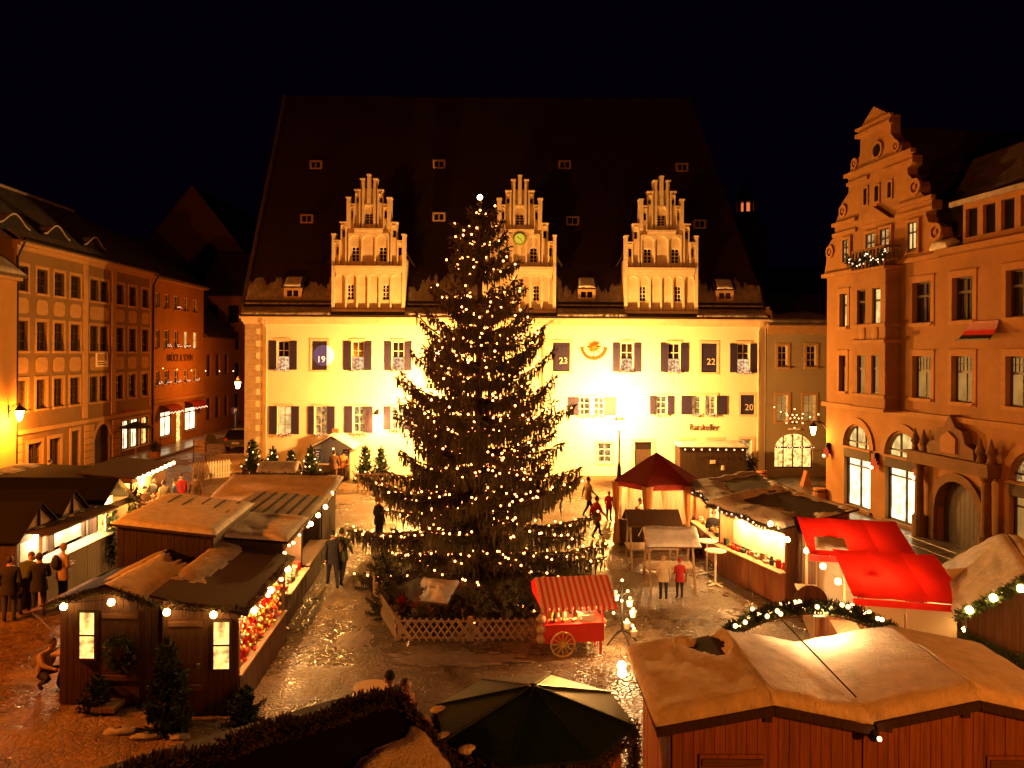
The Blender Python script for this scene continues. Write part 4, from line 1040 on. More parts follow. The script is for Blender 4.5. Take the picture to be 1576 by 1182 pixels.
# ---------------------------------------------------------------- sandstone house with the scrolled gable
def build_right_house():
    root = thing('gabled_house', 'orange sandstone house with scrolled gable, bay window and arched shop windows', 'house', (RH[0], RH[1], 0), RH[2])
    q = lambda px, py, off=0.0: onfac(RH, px, py, off)
    L = 17.5; ZE = 11.05
    def rc(x0, x1, y0, y1, off=0.0):
        m = (x0+x1)/2; a, b = q(x0, y0, off)[0], q(x1, y0, off)[0]; return (a, b, q(m, y1, off)[1], q(m, y0, off)[1])
    row2 = [(1293,1304,452,503),(1405,1433,434,497),(1466,1497.5,426,493)]
    row1 = [(1292,1302,547,602),(1405,1433,548,613),(1465,1497,548,619)]
    wl = []
    for i, r in enumerate(row2): wl.append((rc(*r), 2, i))
    for i, r in enumerate(row1): wl.append((rc(*r), 1, i))
    z2 = (wl[2][0][2], wl[2][0][3]); z1 = (wl[5][0][2], wl[5][0][3])
    for k in range(3):                       # the bays that run on out of the frame
        a = q(1549, 450)[0] + k*2.15
        wl.append(((a, a+1.05, *z2), 2, 3+k)); wl.append(((a, a+1.05, *z1), 1, 3+k))
    ops = [w[0] for w in wl]
    A = []
    for (x0, x1, y0, y1) in ((1299.5, 1340, 656, 782), (1363, 1416, 667, 807)): A.append(rc(x0, x1, y0, y1))
    a3 = q(1553, 800)[0]; A.append((a3, a3 + (A[1][1]-A[1][0]), A[1][2], A[1][3]))
    ops += A
    pa, pb = q(1441, 800)[0], q(1509, 800)[0]; pd = q(1475, 741)[1]; ops.append((pa, pb, 0, pd))
    mb = MB(); wall(mb, 0, L, 0, ZE, ops, 0, 0.35)
    mb.add([(0,0.35,0),(0,0.35,ZE),(0,10,ZE),(0,10,0)], [(0,1,2,3)]); mb.add([(0.02,0.8,0),(L,0.8,0),(L,0.8,ZE),(0.02,0.8,ZE)], [(0,1,2,3)])
    mb.build('wall', M['sand'], root)
    for (r, row, i) in wl:
        pm = {(2,0):'lit', (2,1):'glass', (2,2):'glass', (2,3):'glass', (1,0):'curtain', (1,1):'curtain', (1,2):'curtain', (1,3):'curtain'}.get((row, i), 'glass')
        o = window(root, *r, 'frame_dk', pm, 2, 1, 0.22, 'sandtrim', 'sandtrim', 0.2, transom=0.66, sproud=0.03)
        w, h = r[1]-r[0], r[3]-r[2]
        if row == 1:      # small panes in the upper light
            mb = MB()
            for k in range(1, 6): mb.box(w*k/6-0.012, w*k/6+0.012, 0.19, 0.225, h*0.68, h-0.06)
            mb.box(0.06, w-0.06, 0.185, 0.222, h*0.83-0.012, h*0.83+0.012)
            mb.build('glazing_bars', M['frame_dk'], o)
        MB().box(-0.24, w+0.24, -0.07, 0.02, h+0.203, h+0.25).build('hood_mould', M['sandtrim'], o)
    # bay window over two storeys
    off = 0.62
    b0, b1 = q(1313, 550, off)[0], q(1362, 550, off)[0]
    zb0, zb1 = q(1340, 632, off)[1], q(1340, 417, off)[1]
    fr2 = [rc(1319,1332,446,500,off), rc(1342,1355,443,499,off), rc(1319,1331,547,606,off), rc(1341,1352,547,606,off)]
    fr2 = [(a-b0, b-b0, c, d) for a, b, c, d in fr2]
    mb = MB(); wall(mb, 0, b1-b0, zb0, zb1, fr2, -off, -off+0.25)
    mb.add([(0,0,zb0),(0,-off,zb0),(0,-off,zb1),(0,0,zb1)], [(0,1,2,3)]); mb.add([(b1-b0,-off,zb0),(b1-b0,0,zb0),(b1-b0,0,zb1),(b1-b0,-off,zb1)], [(0,1,2,3)])
    mb.add([(0,0,zb0),(b1-b0,0,zb0),(b1-b0,-off,zb0),(0,-off,zb0)], [(0,1,2,3)])
    bay = mb.build('bay', M['sand'], root, loc=(b0, 0, 0))
    W = b1-b0
    for i, (a, b, c, d) in enumerate(fr2):
        o = window(bay, a, b, c, d, 'frame_dk', ('glass', 'lit', 'curtain', 'curtain')[i], 1, 1, 0.15, None, None, transom=0.66)
        o.location.y = -off
    zs2 = fr2[0][2]; zs1 = fr2[2][2]
    for z, pr in ((zs2-0.12, 0.10), (q(1340, 528, off)[1], 0.16), (zs1-0.12, 0.10), (zb1-0.02, 0.2), (zb0, 0.14)):
        MB().box(-pr, W+pr, -off-pr, 0.0, z, z+0.13).build('bay_moulding', M['sandtrim'], bay)
    for k in (0, 1):
        mb = MB(); mb.ball((0, 0, 0), 1, 12, 6, 0, (0.26, 0.05, 0.42)); mb.build('oval_panel', M['sandtrim'], bay, loc=(W*(0.3+0.4*k), -off-0.01, (zs2-0.12 + q(1340, 528, off)[1]+0.13)/2), smooth=True)
    # rustication grooves read as courses on the bay side
    z = zb0 + 0.3
    while z < zb1-0.3:
        MB().box(W+0.001, W+0.03, -off+0.02, -0.02, z, z+0.30).build('stone_course', M['sand'], bay); z += 0.36
    # balcony rail with an evergreen light garland on top of the bay
    mb = MB(); zb = zb1+0.13
    mb.box(-0.05, W+0.05, -off-0.1, -off, zb+0.75, zb+0.85); mb.box(W-0.05, W+0.05, -off, 0, zb+0.75, zb+0.85); mb.box(-0.05, 0.05, -off, 0, zb+0.75, zb+0.85)
    n = 9
    for k in range(n+1): mb.box(W*k/n-0.05, W*k/n+0.05, -off-0.09, -off-0.01, zb, zb+0.75)
    bal = mb.build('balcony_rail', M['sanddk'], root, loc=(b0, 0, 0))
    # string courses and eave
    zc = q(1420, 640)[1]
    MB().box(-0.15, L, -0.18, 0.05, zc-0.08, zc+0.12).build('string_course', M['sandtrim'], root)
    ge = q(1452, 393)[0]
    MB().box(-0.2, ge, -0.2, 0.05, ZE-0.18, ZE).build('cornice', M['sandtrim'], root)
    MB().box(ge+0.01, L, -0.42, 0.05, ZE-0.16, ZE+0.06).build('eaves', M['sandtrim'], root)
    # the scrolled gable
    out = [(1270,393),(1449,393),(1442,374),(1452,363.6),(1449,349),(1438,343),(1430,342),(1425.5,330),(1427,323),(1435,321),(1435,306.5),(1424,303),(1417,296),(1418,287),(1415,279),(1406,276),(1398,268),(1397,259),(1405,251.5),(1405,238),(1395,235),(1387.5,231),(1388,224),(1385,218),(1377,213),(1371.6,205),(1371.6,176),(1345,164),
           (1322,202),(1325,213),(1324,241),(1316,246),(1311,251.5),(1309,262),(1306,270.5),(1307,296),(1302,304),(1296,314),(1291,332),(1285,347),(1286,363.6),(1280,370),(1275,380)]
    poly = [q(x, y) for x, y in out]
    zlow = ZE; poly = [(u, max(z, zlow)) for u, z in poly]
    poly[0] = (poly[0][0], zlow); poly[1] = (poly[1][0], zlow)
    gab = MB().prism(poly, -0.02, 0.42).build('gable', M['sand'], root)
    def band(xa, ya, xb, yb, pr=0.14, th=0.16):
        a, za = q(xa, ya); b, zb_ = q(xb, yb); z = (za+zb_)/2
        MB().box(a-0.1, b+0.1, -0.02-pr, 0.03, z-th/2, z+th/2).build('gable_moulding', M['sandtrim'], gab)
    band(1286, 347, 1318, 338); band(1384, 316, 1436, 306); band(1306, 268, 1406, 236, 0.18); band(1323, 208, 1372, 190, 0.16); band(1322, 200, 1372, 177, 0.12, 0.10)
    band(1286, 362, 1318, 355, 0.10); band(1384, 333, 1436, 321, 0.10); band(1308, 284, 1336, 274, 0.10); band(1362, 262, 1406, 250, 0.10)
    for (x0, x1, y0, y1) in ((1331, 1336, 290, 315), (1348, 1354, 286, 310), (1368, 1373.5, 280, 304)):
        a, b, c, d = rc(x0, x1, y0, y1)
        o = MB().box(a, b, -0.035, -0.025, c, d).build('slit_window', M['glass'], gab)
        MB().box(a-0.08, a, -0.07, 0, c-0.08, d+0.08).box(b, b+0.08, -0.07, 0, c-0.08, d+0.08).box(a, b, -0.07, 0, d, d+0.08).box(a, b, -0.07, 0, c-0.08, c).build('slit_surround', M['sandtrim'], o)
    u, z = q(1352, 231)
    mb = MB(); mb.lathe([(0.28, 0), (0.28, 0.02)], 18); mb.xf(Matrix.Rotation(PI/2, 4, 'X')); o = mb.build('oval_window', M['glass'], gab, loc=(u, -0.03, z))
    mb = MB(); arc_band(mb, 0, 0, 0.28, 0.38, -0.07, 0.03, 20, 0, 2*PI); mb.build('oval_surround', M['sandtrim'], o)
    for (px, py, r) in ((1381, 225, 0.34), (1317, 252, 0.34), (1410, 288, 0.5), (1299, 325, 0.42), (1442, 357, 0.5), (1279, 388, 0.45)):
        u, z = q(px, py); mb = MB(); arc_band(mb, 0, 0, r*0.45, r*0.72, -0.08, 0, 14, 0, 2*PI); arc_band(mb, 0, 0, r*0.05, r*0.2, -0.08, 0, 8, 0, 2*PI); mb.build('scroll', M['sandtrim'], gab, loc=(u, -0.02, z))
    # gable windows: pedimented pair above the balcony and a single one each side
    for i, (x0, x1, y0, y1) in enumerate(((1336, 1350, 359, 398), (1358, 1372, 352, 392), (1401, 1414, 342, 384), (1300, 1309, 369, 400))):
        a, b, c, d = rc(x0, x1, y0, y1); w, h = b-a, d-c
        mb = MB(); t = 0.05
        mb.box(0, t, -0.09, -0.02, 0, h); mb.box(w-t, w, -0.09, -0.02, 0, h); mb.box(t, w-t, -0.09, -0.02, h-t, h); mb.box(t, w-t, -0.09, -0.02, 0, t); mb.box(w/2-0.025, w/2+0.025, -0.085, -0.02, t, h-t); mb.box(t, w-t, -0.095, -0.02, h*0.62-0.03, h*0.62+0.03)
        o = mb.build('gable_window', M['frame_dk'], gab, loc=(a, 0, c))
        MB().box(0.02, w-0.02, -0.045, -0.03, 0.02, h-0.02).build('pane', M['lit' if i == 2 else 'litsoft'], o)
        mb = MB(); mb.box(-0.16, 0, -0.12, 0, -0.1, h+0.12); mb.box(w, w+0.16, -0.12, 0, -0.1, h+0.12); mb.box(0, w, -0.12, 0, h, h+0.12); mb.box(-0.2, w+0.2, -0.16, 0, -0.18, -0.1); mb.build('surround', M['sandtrim'], o)
    (a, za), (b, zb_), (c, zc_) = q(1324, 349), q(1376, 336), q(1348, 318)
    zl = (za+zb_)/2; MB().prism([(a, zl), (b, zl), ((a+b)/2, zc_)], -0.2, 0.0).build('pediment', M['sandtrim'], gab)
    # roof behind the gable and mansard with a three-light dormer
    mb = MB(); apex = q(1345, 172)
    mb.slab([(0.2, 0.45, ZE+0.3), (apex[0], 0.45, apex[1]-0.6), (apex[0], 9, apex[1]-0.6), (0.2, 9, ZE+0.3)][::-1], 0.1)
    mb.slab([(ge, 0.45, ZE+0.3), (apex[0], 0.45, apex[1]-0.6), (apex[0], 9, apex[1]-0.6), (ge, 9, ZE+0.3)], 0.1)
    mb.slab([(ge-1.5, 0.25, ZE+0.1), (L, 0.25, ZE+0.1), (L, 2.4, ZE+4.0), (ge-1.5, 2.4, ZE+4.0)], 0.12)
    mb.slab([(ge-1.5, 2.4, ZE+4.0), (L, 2.4, ZE+4.0), (L, 7, ZE+5.8), (ge-1.5, 7, ZE+5.8)], 0.12)
    roof = mb.build('roof', M['roof_dk'], root)
    da, db = q(1483, 330)[0], q(1576, 330)[0] + 0.6; zt = q(1530, 300)[1]; zb_ = q(1530, 357)[1]
    n = 4; w = (db-da)/n; dops = [(da+w*k+0.13, da+w*(k+1)-0.13, zb_, zt-0.25) for k in range(n)]
    mb = MB(); wall(mb, da, db, ZE+0.07, zt, dops, -0.02, 0.2); mb.add([(da,-0.02,zb_-.5),(da,2.2,zb_-.5),(da,2.2,zt),(da,-0.02,zt)], [(0,1,2,3)])
    dm = mb.build('dormer', M['sandtrim'], roof)
    for r in dops:
        MB().box(r[0], r[1], 0.12, 0.14, r[2], r[3]).build('pane', M['glass'], dm)
    MB().slab([(da-0.25,-0.35,zt),(db,-0.35,zt),(db,3.2,zt+1.3),(da-0.25,3.2,zt+1.3)], 0.12).build('dormer_roof', M['roof_dk'], dm)
    MB().box(da-0.25, db, -0.40, -0.34, zt-0.14, zt+0.05).build('dormer_gutter', M['snow_old'], dm)
    u, z = q(1492, 300); MB().box(u-1.3, u-0.5, 3.4, 4.1, ZE+4, ZE+8.2).build('chimney', M['sanddk'], roof)
    snow_patch('valley_snow', roof, [(ge-0.3,-0.35,ZE+0.08),(ge+0.7,-0.35,ZE+0.08),(ge+0.6,0.25,ZE+0.3),(ge-0.2,0.25,ZE+0.3)], 0.3, 10, 8, 5)
    # arched shop windows
    for i, (a, b, c, d) in enumerate(A):
        w, h = b-a, d-c; zs = h - w/2*0.92
        mb = MB(); arch_head(mb, w/2, w, zs, h, 0, 0.35, 14, rise=w/2*0.92); mb.build('wall_spandrel', M['sand'], root, loc=(a, 0, c))
        zb_ = h*0.60                              # sign board between the fanlight and the shop pane
        mb = MB(); t = 0.07
        mb.box(0, t, 0.18, 0.28, 0, zs); mb.box(w-t, w, 0.18, 0.28, 0, zs); mb.box(t, w-t, 0.18, 0.28, 0, t)
        mb.box(t, w-t, 0.18, 0.28, zb_-0.06, zb_); mb.box(w/2-0.035, w/2+0.035, 0.18, 0.27, t, zb_-0.06); mb.box(t, w-t, 0.19, 0.265, zb_*0.84-0.03, zb_*0.84+0.03)
        zf = zb_ + 0.42
        for k in (1, 2): mb.box(w*k/3-0.03, w*k/3+0.03, 0.18, 0.27, zf, h-0.05)
        mb.box(0, w, 0.17, 0.275, zf+0.28, zf+0.34)
        o = mb.build('shop_window', M['frame_dk'], root, loc=(a, 0, c))
        MB().box(0, w, -0.03, 0.3, zb_+0.003, zf-0.003).build('sign_board', M['wooddk'], o)
        MB().box(-0.1, w+0.1, -0.12, 0.1, zf, zf+0.09).build('sign_cornice', M['sandtrim'], o)
        MB().add([(0.02,0.26,0.02),(w-.02,0.26,0.02),(w-.02,0.26,zb_-.01),(0.02,0.26,zb_-.01)], [(0,1,2,3)]).build('shop_pane', M['shop'] if i < 2 else M['curtain'], o)
        MB().add([(0.02,0.26,zf),(w-.02,0.26,zf),(w-.02,0.26,h),(0.02,0.26,h)], [(0,1,2,3)]).build('fanlight_pane', M['lit'] if i < 2 else M['litsoft'], o)
        mb = MB(); arc_band(mb, w/2, zs, w/2, w/2+0.3, -0.08, 0.05, 16); mb.build('arch_surround', M['sandtrim'], o)
        MB().box(-0.1, w+0.1, -0.1, 0.2, -0.12, -0.003).build('sill', M['sanddk'], o)
    # Renaissance portal
    w = pb-pa; h = pd; zs = h - w/2
    mb = MB(); arch_head(mb, w/2, w, zs, h, 0, 0.35, 16); mb.build('wall_spandrel', M['sanddk'], root, loc=(pa, 0, 0))
    mb = MB(); arc_band(mb, w/2, zs, w/2-0.02, w/2+0.3, -0.12, 0.06, 18)
    mb.box(-0.3, 0, -0.12, 0.06, 0, zs); mb.box(w, w+0.3, -0.12, 0.06, 0, zs)
    portal = mb.build('portal', M['sanddk'], root, loc=(pa, 0, 0))
    for x in (-0.62, w+0.62):
        mb = MB(); mb.lathe([(0.26, 0), (0.26, 0.9), (0.2, 0.95), (0.17, 1.0), (0.15, h+0.25), (0.22, h+0.35), (0.24, h+0.45)], 12, (x, -0.28, 0)); mb.build('column', M['sanddk'], portal, smooth=False)
    MB().box(-1.0, w+1.0, -0.55, 0.05, h+0.45, h+0.8).box(-1.1, w+1.1, -0.65, 0.05, h+0.803, h+0.92).build('entablature', M['sanddk'], portal)
    cx = w/2
    MB().prism([(cx-1.25, h+0.92), (cx+1.25, h+0.92), (cx+1.2, h+1.3), (cx+0.8, h+1.45), (cx+0.65, h+1.9), (cx+0.3, h+2.0), (cx, h+2.45), (cx-0.3, h+2.0), (cx-0.65, h+1.9), (cx-0.8, h+1.45), (cx-1.2, h+1.3)], -0.35, 0.0).build('crest', M['sanddk'], portal)
    MB().prism([(cx-0.4, h+1.05), (cx+0.4, h+1.05), (cx+0.4, h+1.6), (cx, h+1.85), (cx-0.4, h+1.6)], -0.43, -0.35).build('coat_of_arms', M['sandtrim'], portal)
    for x in (-0.85, w+0.85, cx-1.5, cx+1.5):
        mb = MB(); mb.lathe([(0.14, 0), (0.08, 0.2), (0.17, 0.35), (0.10, 0.55), (0.02, 0.85)], 8, (x, -0.3, h+0.92)); mb.build('finial', M['sanddk'], portal)
    mb = MB()
    for k in range(10): mb.box(w*k/10+0.008, w*(k+1)/10-0.008, 0.30, 0.36, 0, h-0.02)
    mb.build('portal_door', M['frame_dk'], portal)
    # advertising banner under a window
    a, za = q(1490, 495, 0.15); b, _ = q(1534, 495, 0.15); zbn = q(1512, 522, 0.5)[1]
    mb = MB(); n = 8
    for k in range(n):
        t0, t1 = k/n, (k+1)/n
        y0, y1 = -0.08-0.40*t0**1.5, -0.08-0.40*t1**1.5; z0, z1_ = za+(zbn-za)*t0, za+(zbn-za)*t1
        mb.add([(a-0.1*t1,y1,z1_),(b+0.1*t1,y1,z1_),(b+0.1*t0,y0,z0),(a-0.1*t0,y0,z0)], [(0,1,2,3)], 0 if k < 4 else (1 if k < 6 else 2))
    bn = mb.build('shop_banner', [M['coat_pink'], M['red'], M['black']], root)
    MB().beam((a-0.15, -0.52, zbn), (b+0.15, -0.52, zbn), 0.05).build('banner_pole', M['iron'], bn)
build_right_house()

# ---------------------------------------------------------------- pavements with kerbs (slabs laid as pieces where they are large in view)
def pavement(name, fr, u0, u1, width, nx, ny, seed):
    rr = random.Random(seed)
    root = MB().box(u0, u1, -width, 0.3, -0.05, 0.09).build(name, M['kerb'], None, loc=(fr[0], fr[1], 0), rz=fr[2])
    root['kind'] = 'structure'
    su, sy = (u1-u0)/nx, (width-0.22)/ny
    sm = MB(); g_ = 0.012; c = 0.012
    a, b, d, e = g_, su-g_, g_, sy-g_
    sm.add([(a,d,0),(b,d,0),(b,e,0),(a,e,0),(a+c,d+c,0.035),(b-c,d+c,0.035),(b-c,e-c,0.035),(a+c,e-c,0.035)], [(4,5,6,7),(0,1,5,4),(1,2,6,5),(2,3,7,6),(3,0,4,7)])
    me = sm.mesh('paving_slab', M['slab'])
    for i in range(nx):
        for j in range(ny): link('paving_slab', me, root, (u0+su*i, -width+0.22+sy*j, 0.088+rr.uniform(-0.004, 0.004)))
    k = 0; u = u0
    km = MB().box(0.01, 1.18, 0, 0.2, 0, 0.135).mesh('kerb_stone', M['kerb'])
    while u < u1-1.2: link('kerb_stone', km, root, (u, -width-0.0, 0.0+rr.uniform(-0.003, 0.003))); u += 1.2
pavement('pavement_beside_gabled_house', RH, -1.0, 15.0, 3.2, 16, 4, 1)
pavement('pavement_along_long_house', LH, -6.0, 40.0, 2.6, 30, 3, 2)

# ---------------------------------------------------------------- lanterns
SOD = (1.0, 0.37, 0.055)
def lantern_head(par, loc, s=1.0):
    mb = MB(); mb.lathe([(0.10*s, -0.28*s), (0.19*s, 0.12*s)], 6); g_ = mb.build('lamp_glass', M['lampglass'], par, loc=loc)
    mb = MB(); mb.lathe([(0.23*s, 0.12*s), (0.15*s, 0.25*s), (0.05*s, 0.36*s), (0.03*s, 0.45*s)], 6); mb.lathe([(0.04*s, -0.36*s), (0.12*s, -0.30*s), (0.11*s, -0.28*s)], 6)
    mb.build('lamp_cap', M['iron'], par, loc=loc)
    g_.visible_shadow = True
    return g_
def wall_lantern(label, p, normal, power, s=1.0, color=SOD, arm=0.7):
    n = Vector(normal).normalized()
    a = math.atan2(n.x, -n.y)
    root = thing('wall_lantern', label, 'lantern', (p.x, p.y, p.z), a)
    mb = MB(); mb.tube([(0, 0, -0.1), (0, -arm*0.5, 0.38*s+0.02), (0, -arm, 0.42*s)], 0.025, 6); mb.tube([(0, 0, 0.25*s), (0, -arm*0.7, 0.33*s)], 0.018, 6)
    mb.box(-0.06, 0.06, -0.03, 0.02, -0.25, 0.4); mb.build('bracket', M['iron'], root)
    lantern_head(root, (0, -arm, 0), s)
    plight(root, (0, -arm-0.02, -0.46*s), power, color, 0.10)
    return root
def lamp_post(label, p, h, power, heads=1, color=SOD):
    root = thing('street_lamp', label, 'street lamp', (p.x, p.y, 0))
    mb = MB(); mb.lathe([(0.22, 0), (0.22, 0.25), (0.13, 0.4), (0.10, 1.0), (0.06, 1.15), (0.045, h-0.4), (0.05, h-0.32)], 10); mb.build('post', M['iron'], root)
    lantern_head(root, (0, 0, h), 1.3)
    plight(root, (0, 0, h+0.75), power, color, 0.15)
    return root
# in view
SODL = (1.0, 0.20, 0.008)
p = Vector((fpt(LH, -0.7, -0.15).x, fpt(LH, -0.7, -0.15).y, 4.0))
wall_lantern('glowing wall lantern on the narrow ochre house', p, (1, -0.25, 0), 4200, 1.1, (1.0, 0.26, 0.02))
u, z = onfac(TH, 581.5, 640); wall_lantern('glowing wall lantern between lower shuttered windows of the town hall', Vector((TH[0]+u, TH[1], z)), (0, -1, 0), 700, 0.9)
lamp_post('bright street lamp in front of the overlit town hall wall', Vector((5.9, 42.7, 0)), 3.35, 11000, color=(1.0, 0.43, 0.09))
lamp_post('street lamp behind the fir tree before the town hall portal', Vector((-5.2, 42.3, 0)), 3.6, 10500, color=(1.0, 0.43, 0.09))
p = fpt(RH, 0.05, 0.1); wall_lantern('glowing wall lantern at the corner of the gabled sandstone house', Vector((p.x+0.02, p.y+0.05, 3.55)), (-0.9, 0.35, 0), 420, 0.9)
p = atY(366, 590, 62)
lamp_post('street lamp beside the town hall corner in the side street', Vector((p.x, 62, 0)), 4.6, 1500, color=SODL)
# the lamps of the square that stand out of the picture and light it
for i, (x, y, h, pw) in enumerate(((-16.5, 14.5, 6.0, 9000), (7.0, 1.5, 5.0, 2200), (14.0, 9.0, 6.5, 1700), (-23.5, 22.0, 6.5, 700))):
    lamp_post(('tall street lamp by the crouching figure at the slushy corner', 'tall street lamp facing the red-brown plank huts', 'tall street lamp across from the sandstone portal', 'tall street lamp behind the gabled huts')[i], Vector((x, y, 0)), h, pw, color=SODL)
# projector that throws a round spot on the closed shutters numbered 19
pr = thing('spot_projector', 'small projector on a mast aimed at the numbered town hall shutters', 'projector', (-3.0, -1.5, 0))
MB().tube([(0, 0, 0), (0, 0, 8.6)], 0.05, 8).build('mast', M['iron'], pr); MB().box(-0.15, 0.15, -0.25, 0.25, 8.6, 8.9).build('projector_body', M['iron'], pr)
sd = bpy.data.lights.new('projector_beam', 'SPOT'); sd.energy = 160000; sd.color = (0.95, 0.62, 0.75); sd.spot_size = R(1.5); sd.spot_blend = 0.06; sd.shadow_soft_size = 0.02
so = bpy.data.objects.new('projector_beam', sd); col.objects.link(so); so.parent = pr; so.location = (0, 0.3, 8.75)
u, z = onfac(TH, 498, 547); dv = Vector((TH[0]+u, TH[1], z)) - Vector((-3.0, -1.2, 8.75)); so.rotation_euler = dv.to_track_quat('-Z', 'Y').to_euler()
# ================================================================== EVERGREENS
def needle_sprays(P, D, L, W, rs, k=2):
    """flat spindle-shaped needle sprays: P roots (n,3), D unit directions, L lengths, W widths -> verts, quads; k crossed blades each"""
    n = len(P); V = []; Fq = []
    base = 0
    rv = rs.randn(n, 3); A = np.cross(D, rv); A /= np.linalg.norm(A, axis=1, keepdims=True) + 1e-9
    B = np.cross(D, A)
    for j in range(k):
        t = PI*j/k; S = A*math.cos(t) + B*math.sin(t)
        p0 = P; p1 = P + D*(L*0.45)[:, None] + S*(W/2)[:, None]; p2 = P + D*L[:, None]; p3 = P + D*(L*0.40)[:, None] - S*(W/2)[:, None]
        V.append(np.stack([p0, p1, p2, p3], 1).reshape(-1, 3))
        Fq.append((np.arange(n*4).reshape(n, 4) + base)); base += n*4
    return np.concatenate(V), np.concatenate(Fq)

def make_spruce(seed, h, r, tiers, per, step, zmin, droop=1.0, dens=1.0, tw=0.055, tl=1.0):
    rs = np.random.RandomState(seed)
    P, D, L, W = [], [], [], []
    limbs = MB(); curves = []
    for t in range(tiers):
        f = (t + rs.uniform(-0.25, 0.25)) / tiers; f = min(max(f, 0), 0.985)
        z0 = zmin + (h*0.985 - zmin)*f**0.92
        Rt = r*max(0.03, (1 - (z0-zmin*0.4)/h))**0.80*rs.uniform(0.86, 1.08)
        nb = max(4, int(per*(0.55 + 0.6*(1-f))))
        ph = rs.uniform(0, 2*PI)
        for b in range(nb):
            az = ph + 2*PI*b/nb + rs.uniform(-0.22, 0.22)
            Rb = Rt*rs.uniform(0.58, 1.12)
            up0 = -0.10 - 0.42*(1-f)*droop; up1 = 0.62
            if f > 0.75: up0, up1 = 0.25, 0.25
            s = np.linspace(0, 1, 9)
            rad = Rb*s; zz = z0 + Rb*(up0*s + up1*s*s*(0.75+0.5*rs.rand())*(0.45+0.55*min(1, f*2.2+0.25)))
            az2 = az + 0.10*s*rs.randn()
            C = np.stack([rad*np.cos(az2), rad*np.sin(az2), zz], 1)
            curves.append((f, az % (2*PI), C))
            limbs.tube([tuple(p) for p in C[::2]], [0.045*(1-x)*max(0.25, Rb/r)+0.008 for x in s[::2]], 4, caps=False)
            seg = Rb/8
            m = max(4, int(Rb/step))
            for i in range(m):
                ss = (i + rs.rand())/m
                if ss < 0.10 and f < 0.8: continue
                x = ss*8; k = min(7, int(x)); fr = x-k
                p = C[k]*(1-fr) + C[k+1]*fr; d = C[k+1]-C[k]; d = d/np.linalg.norm(d)
                side = np.cross(d, [0, 0, 1.0]); side /= np.linalg.norm(side)+1e-9
                lat = (0.20 + 0.55*Rb*0.42*math.sin(PI*min(1, 0.12+ss*0.9)))*rs.uniform(0.6, 1.1)*tl
                lat = min(lat, 0.95*tl)
                for sg in (-1, 1):
                    dd = d*0.75 + side*sg*0.8 + np.array([0, 0, rs.uniform(-0.35, 0.10)]); dd /= np.linalg.norm(dd)
                    q_ = max(2, int(lat/0.16*dens))
                    for j in range(q_):
                        pp = p + dd*lat*(j/q_) + np.array([0, 0, -0.10*(j/q_)**2*lat])
                        e = dd*0.8 + rs.randn(3)*0.38 + np.array([0, 0, -0.25]); e /= np.linalg.norm(e)
                        P.append(pp); D.append(e); L.append(rs.uniform(0.14, 0.26)*tl); W.append(tw*rs.uniform(0.7, 1.2))
                        if rs.rand() < 0.6*droop:      # hanging twig
                            e = np.array([rs.uniform(-0.18, 0.18), rs.uniform(-0.18, 0.18), -1.0])
                            P.append(pp); D.append(e/np.linalg.norm(e)); L.append(rs.uniform(0.20, 0.48)*tl*min(1, 0.4+Rb/r)); W.append(tw*rs.uniform(0.8, 1.2))
                e = d + np.array([0, 0, 0.15]) + rs.randn(3)*0.2; e /= np.linalg.norm(e)
                P.append(p); D.append(e); L.append(rs.uniform(0.16, 0.3)*tl); W.append(tw)
                e = np.array([rs.uniform(-0.2, 0.2), rs.uniform(-0.2, 0.2), -1.0]); e /= np.linalg.norm(e)
                P.append(p); D.append(e); L.append(rs.uniform(0.15, 0.5)*tl*math.sin(PI*min(1, 0.15+ss*0.85))+0.05); W.append(tw*1.1)
    for i in range(int(40*dens)):      # leader
        z = h*(0.93 + 0.07*rs.rand()); a = rs.uniform(0, 2*PI)
        e = np.array([math.cos(a), math.sin(a), 0.9]); P.append(np.array([0, 0, z])); D.append(e/np.linalg.norm(e)); L.append(rs.uniform(0.08, 0.2)*tl); W.append(tw)
    V, Q = needle_sprays(np.array(P), np.array(D), np.array(L), np.array(W), rs, 2)
    return V, Q, limbs, curves

def spruce_thing(name, label, cat, loc, mesh_set, rz=0.0, scale=1.0, group=None):
    root = thing(name, label, cat, loc, rz, group); root.scale = (scale,)*3
    for nm, me in mesh_set: link(nm, me, root)
    return root
def spruce_meshes(seed, h, r, tiers, per, step, zmin, mat, **kw):
    V, Q, limbs, curves = make_spruce(seed, h, r, tiers, per, step, zmin, **kw)
    tr = MB(); tr.tube([(0,0,-0.05),(0,0,h*0.3),(0,0,h*0.7),(0,0,h)], [0.022*h*0.7+0.012, 0.012*h+0.01, 0.006*h+0.006, 0.006], 8)
    return [('trunk', tr.mesh('trunk', M['bark'], True)), ('limbs', limbs.mesh('limbs', M['bark'])), ('crown', np_mesh('crown', V, Q, M[mat]))], curves

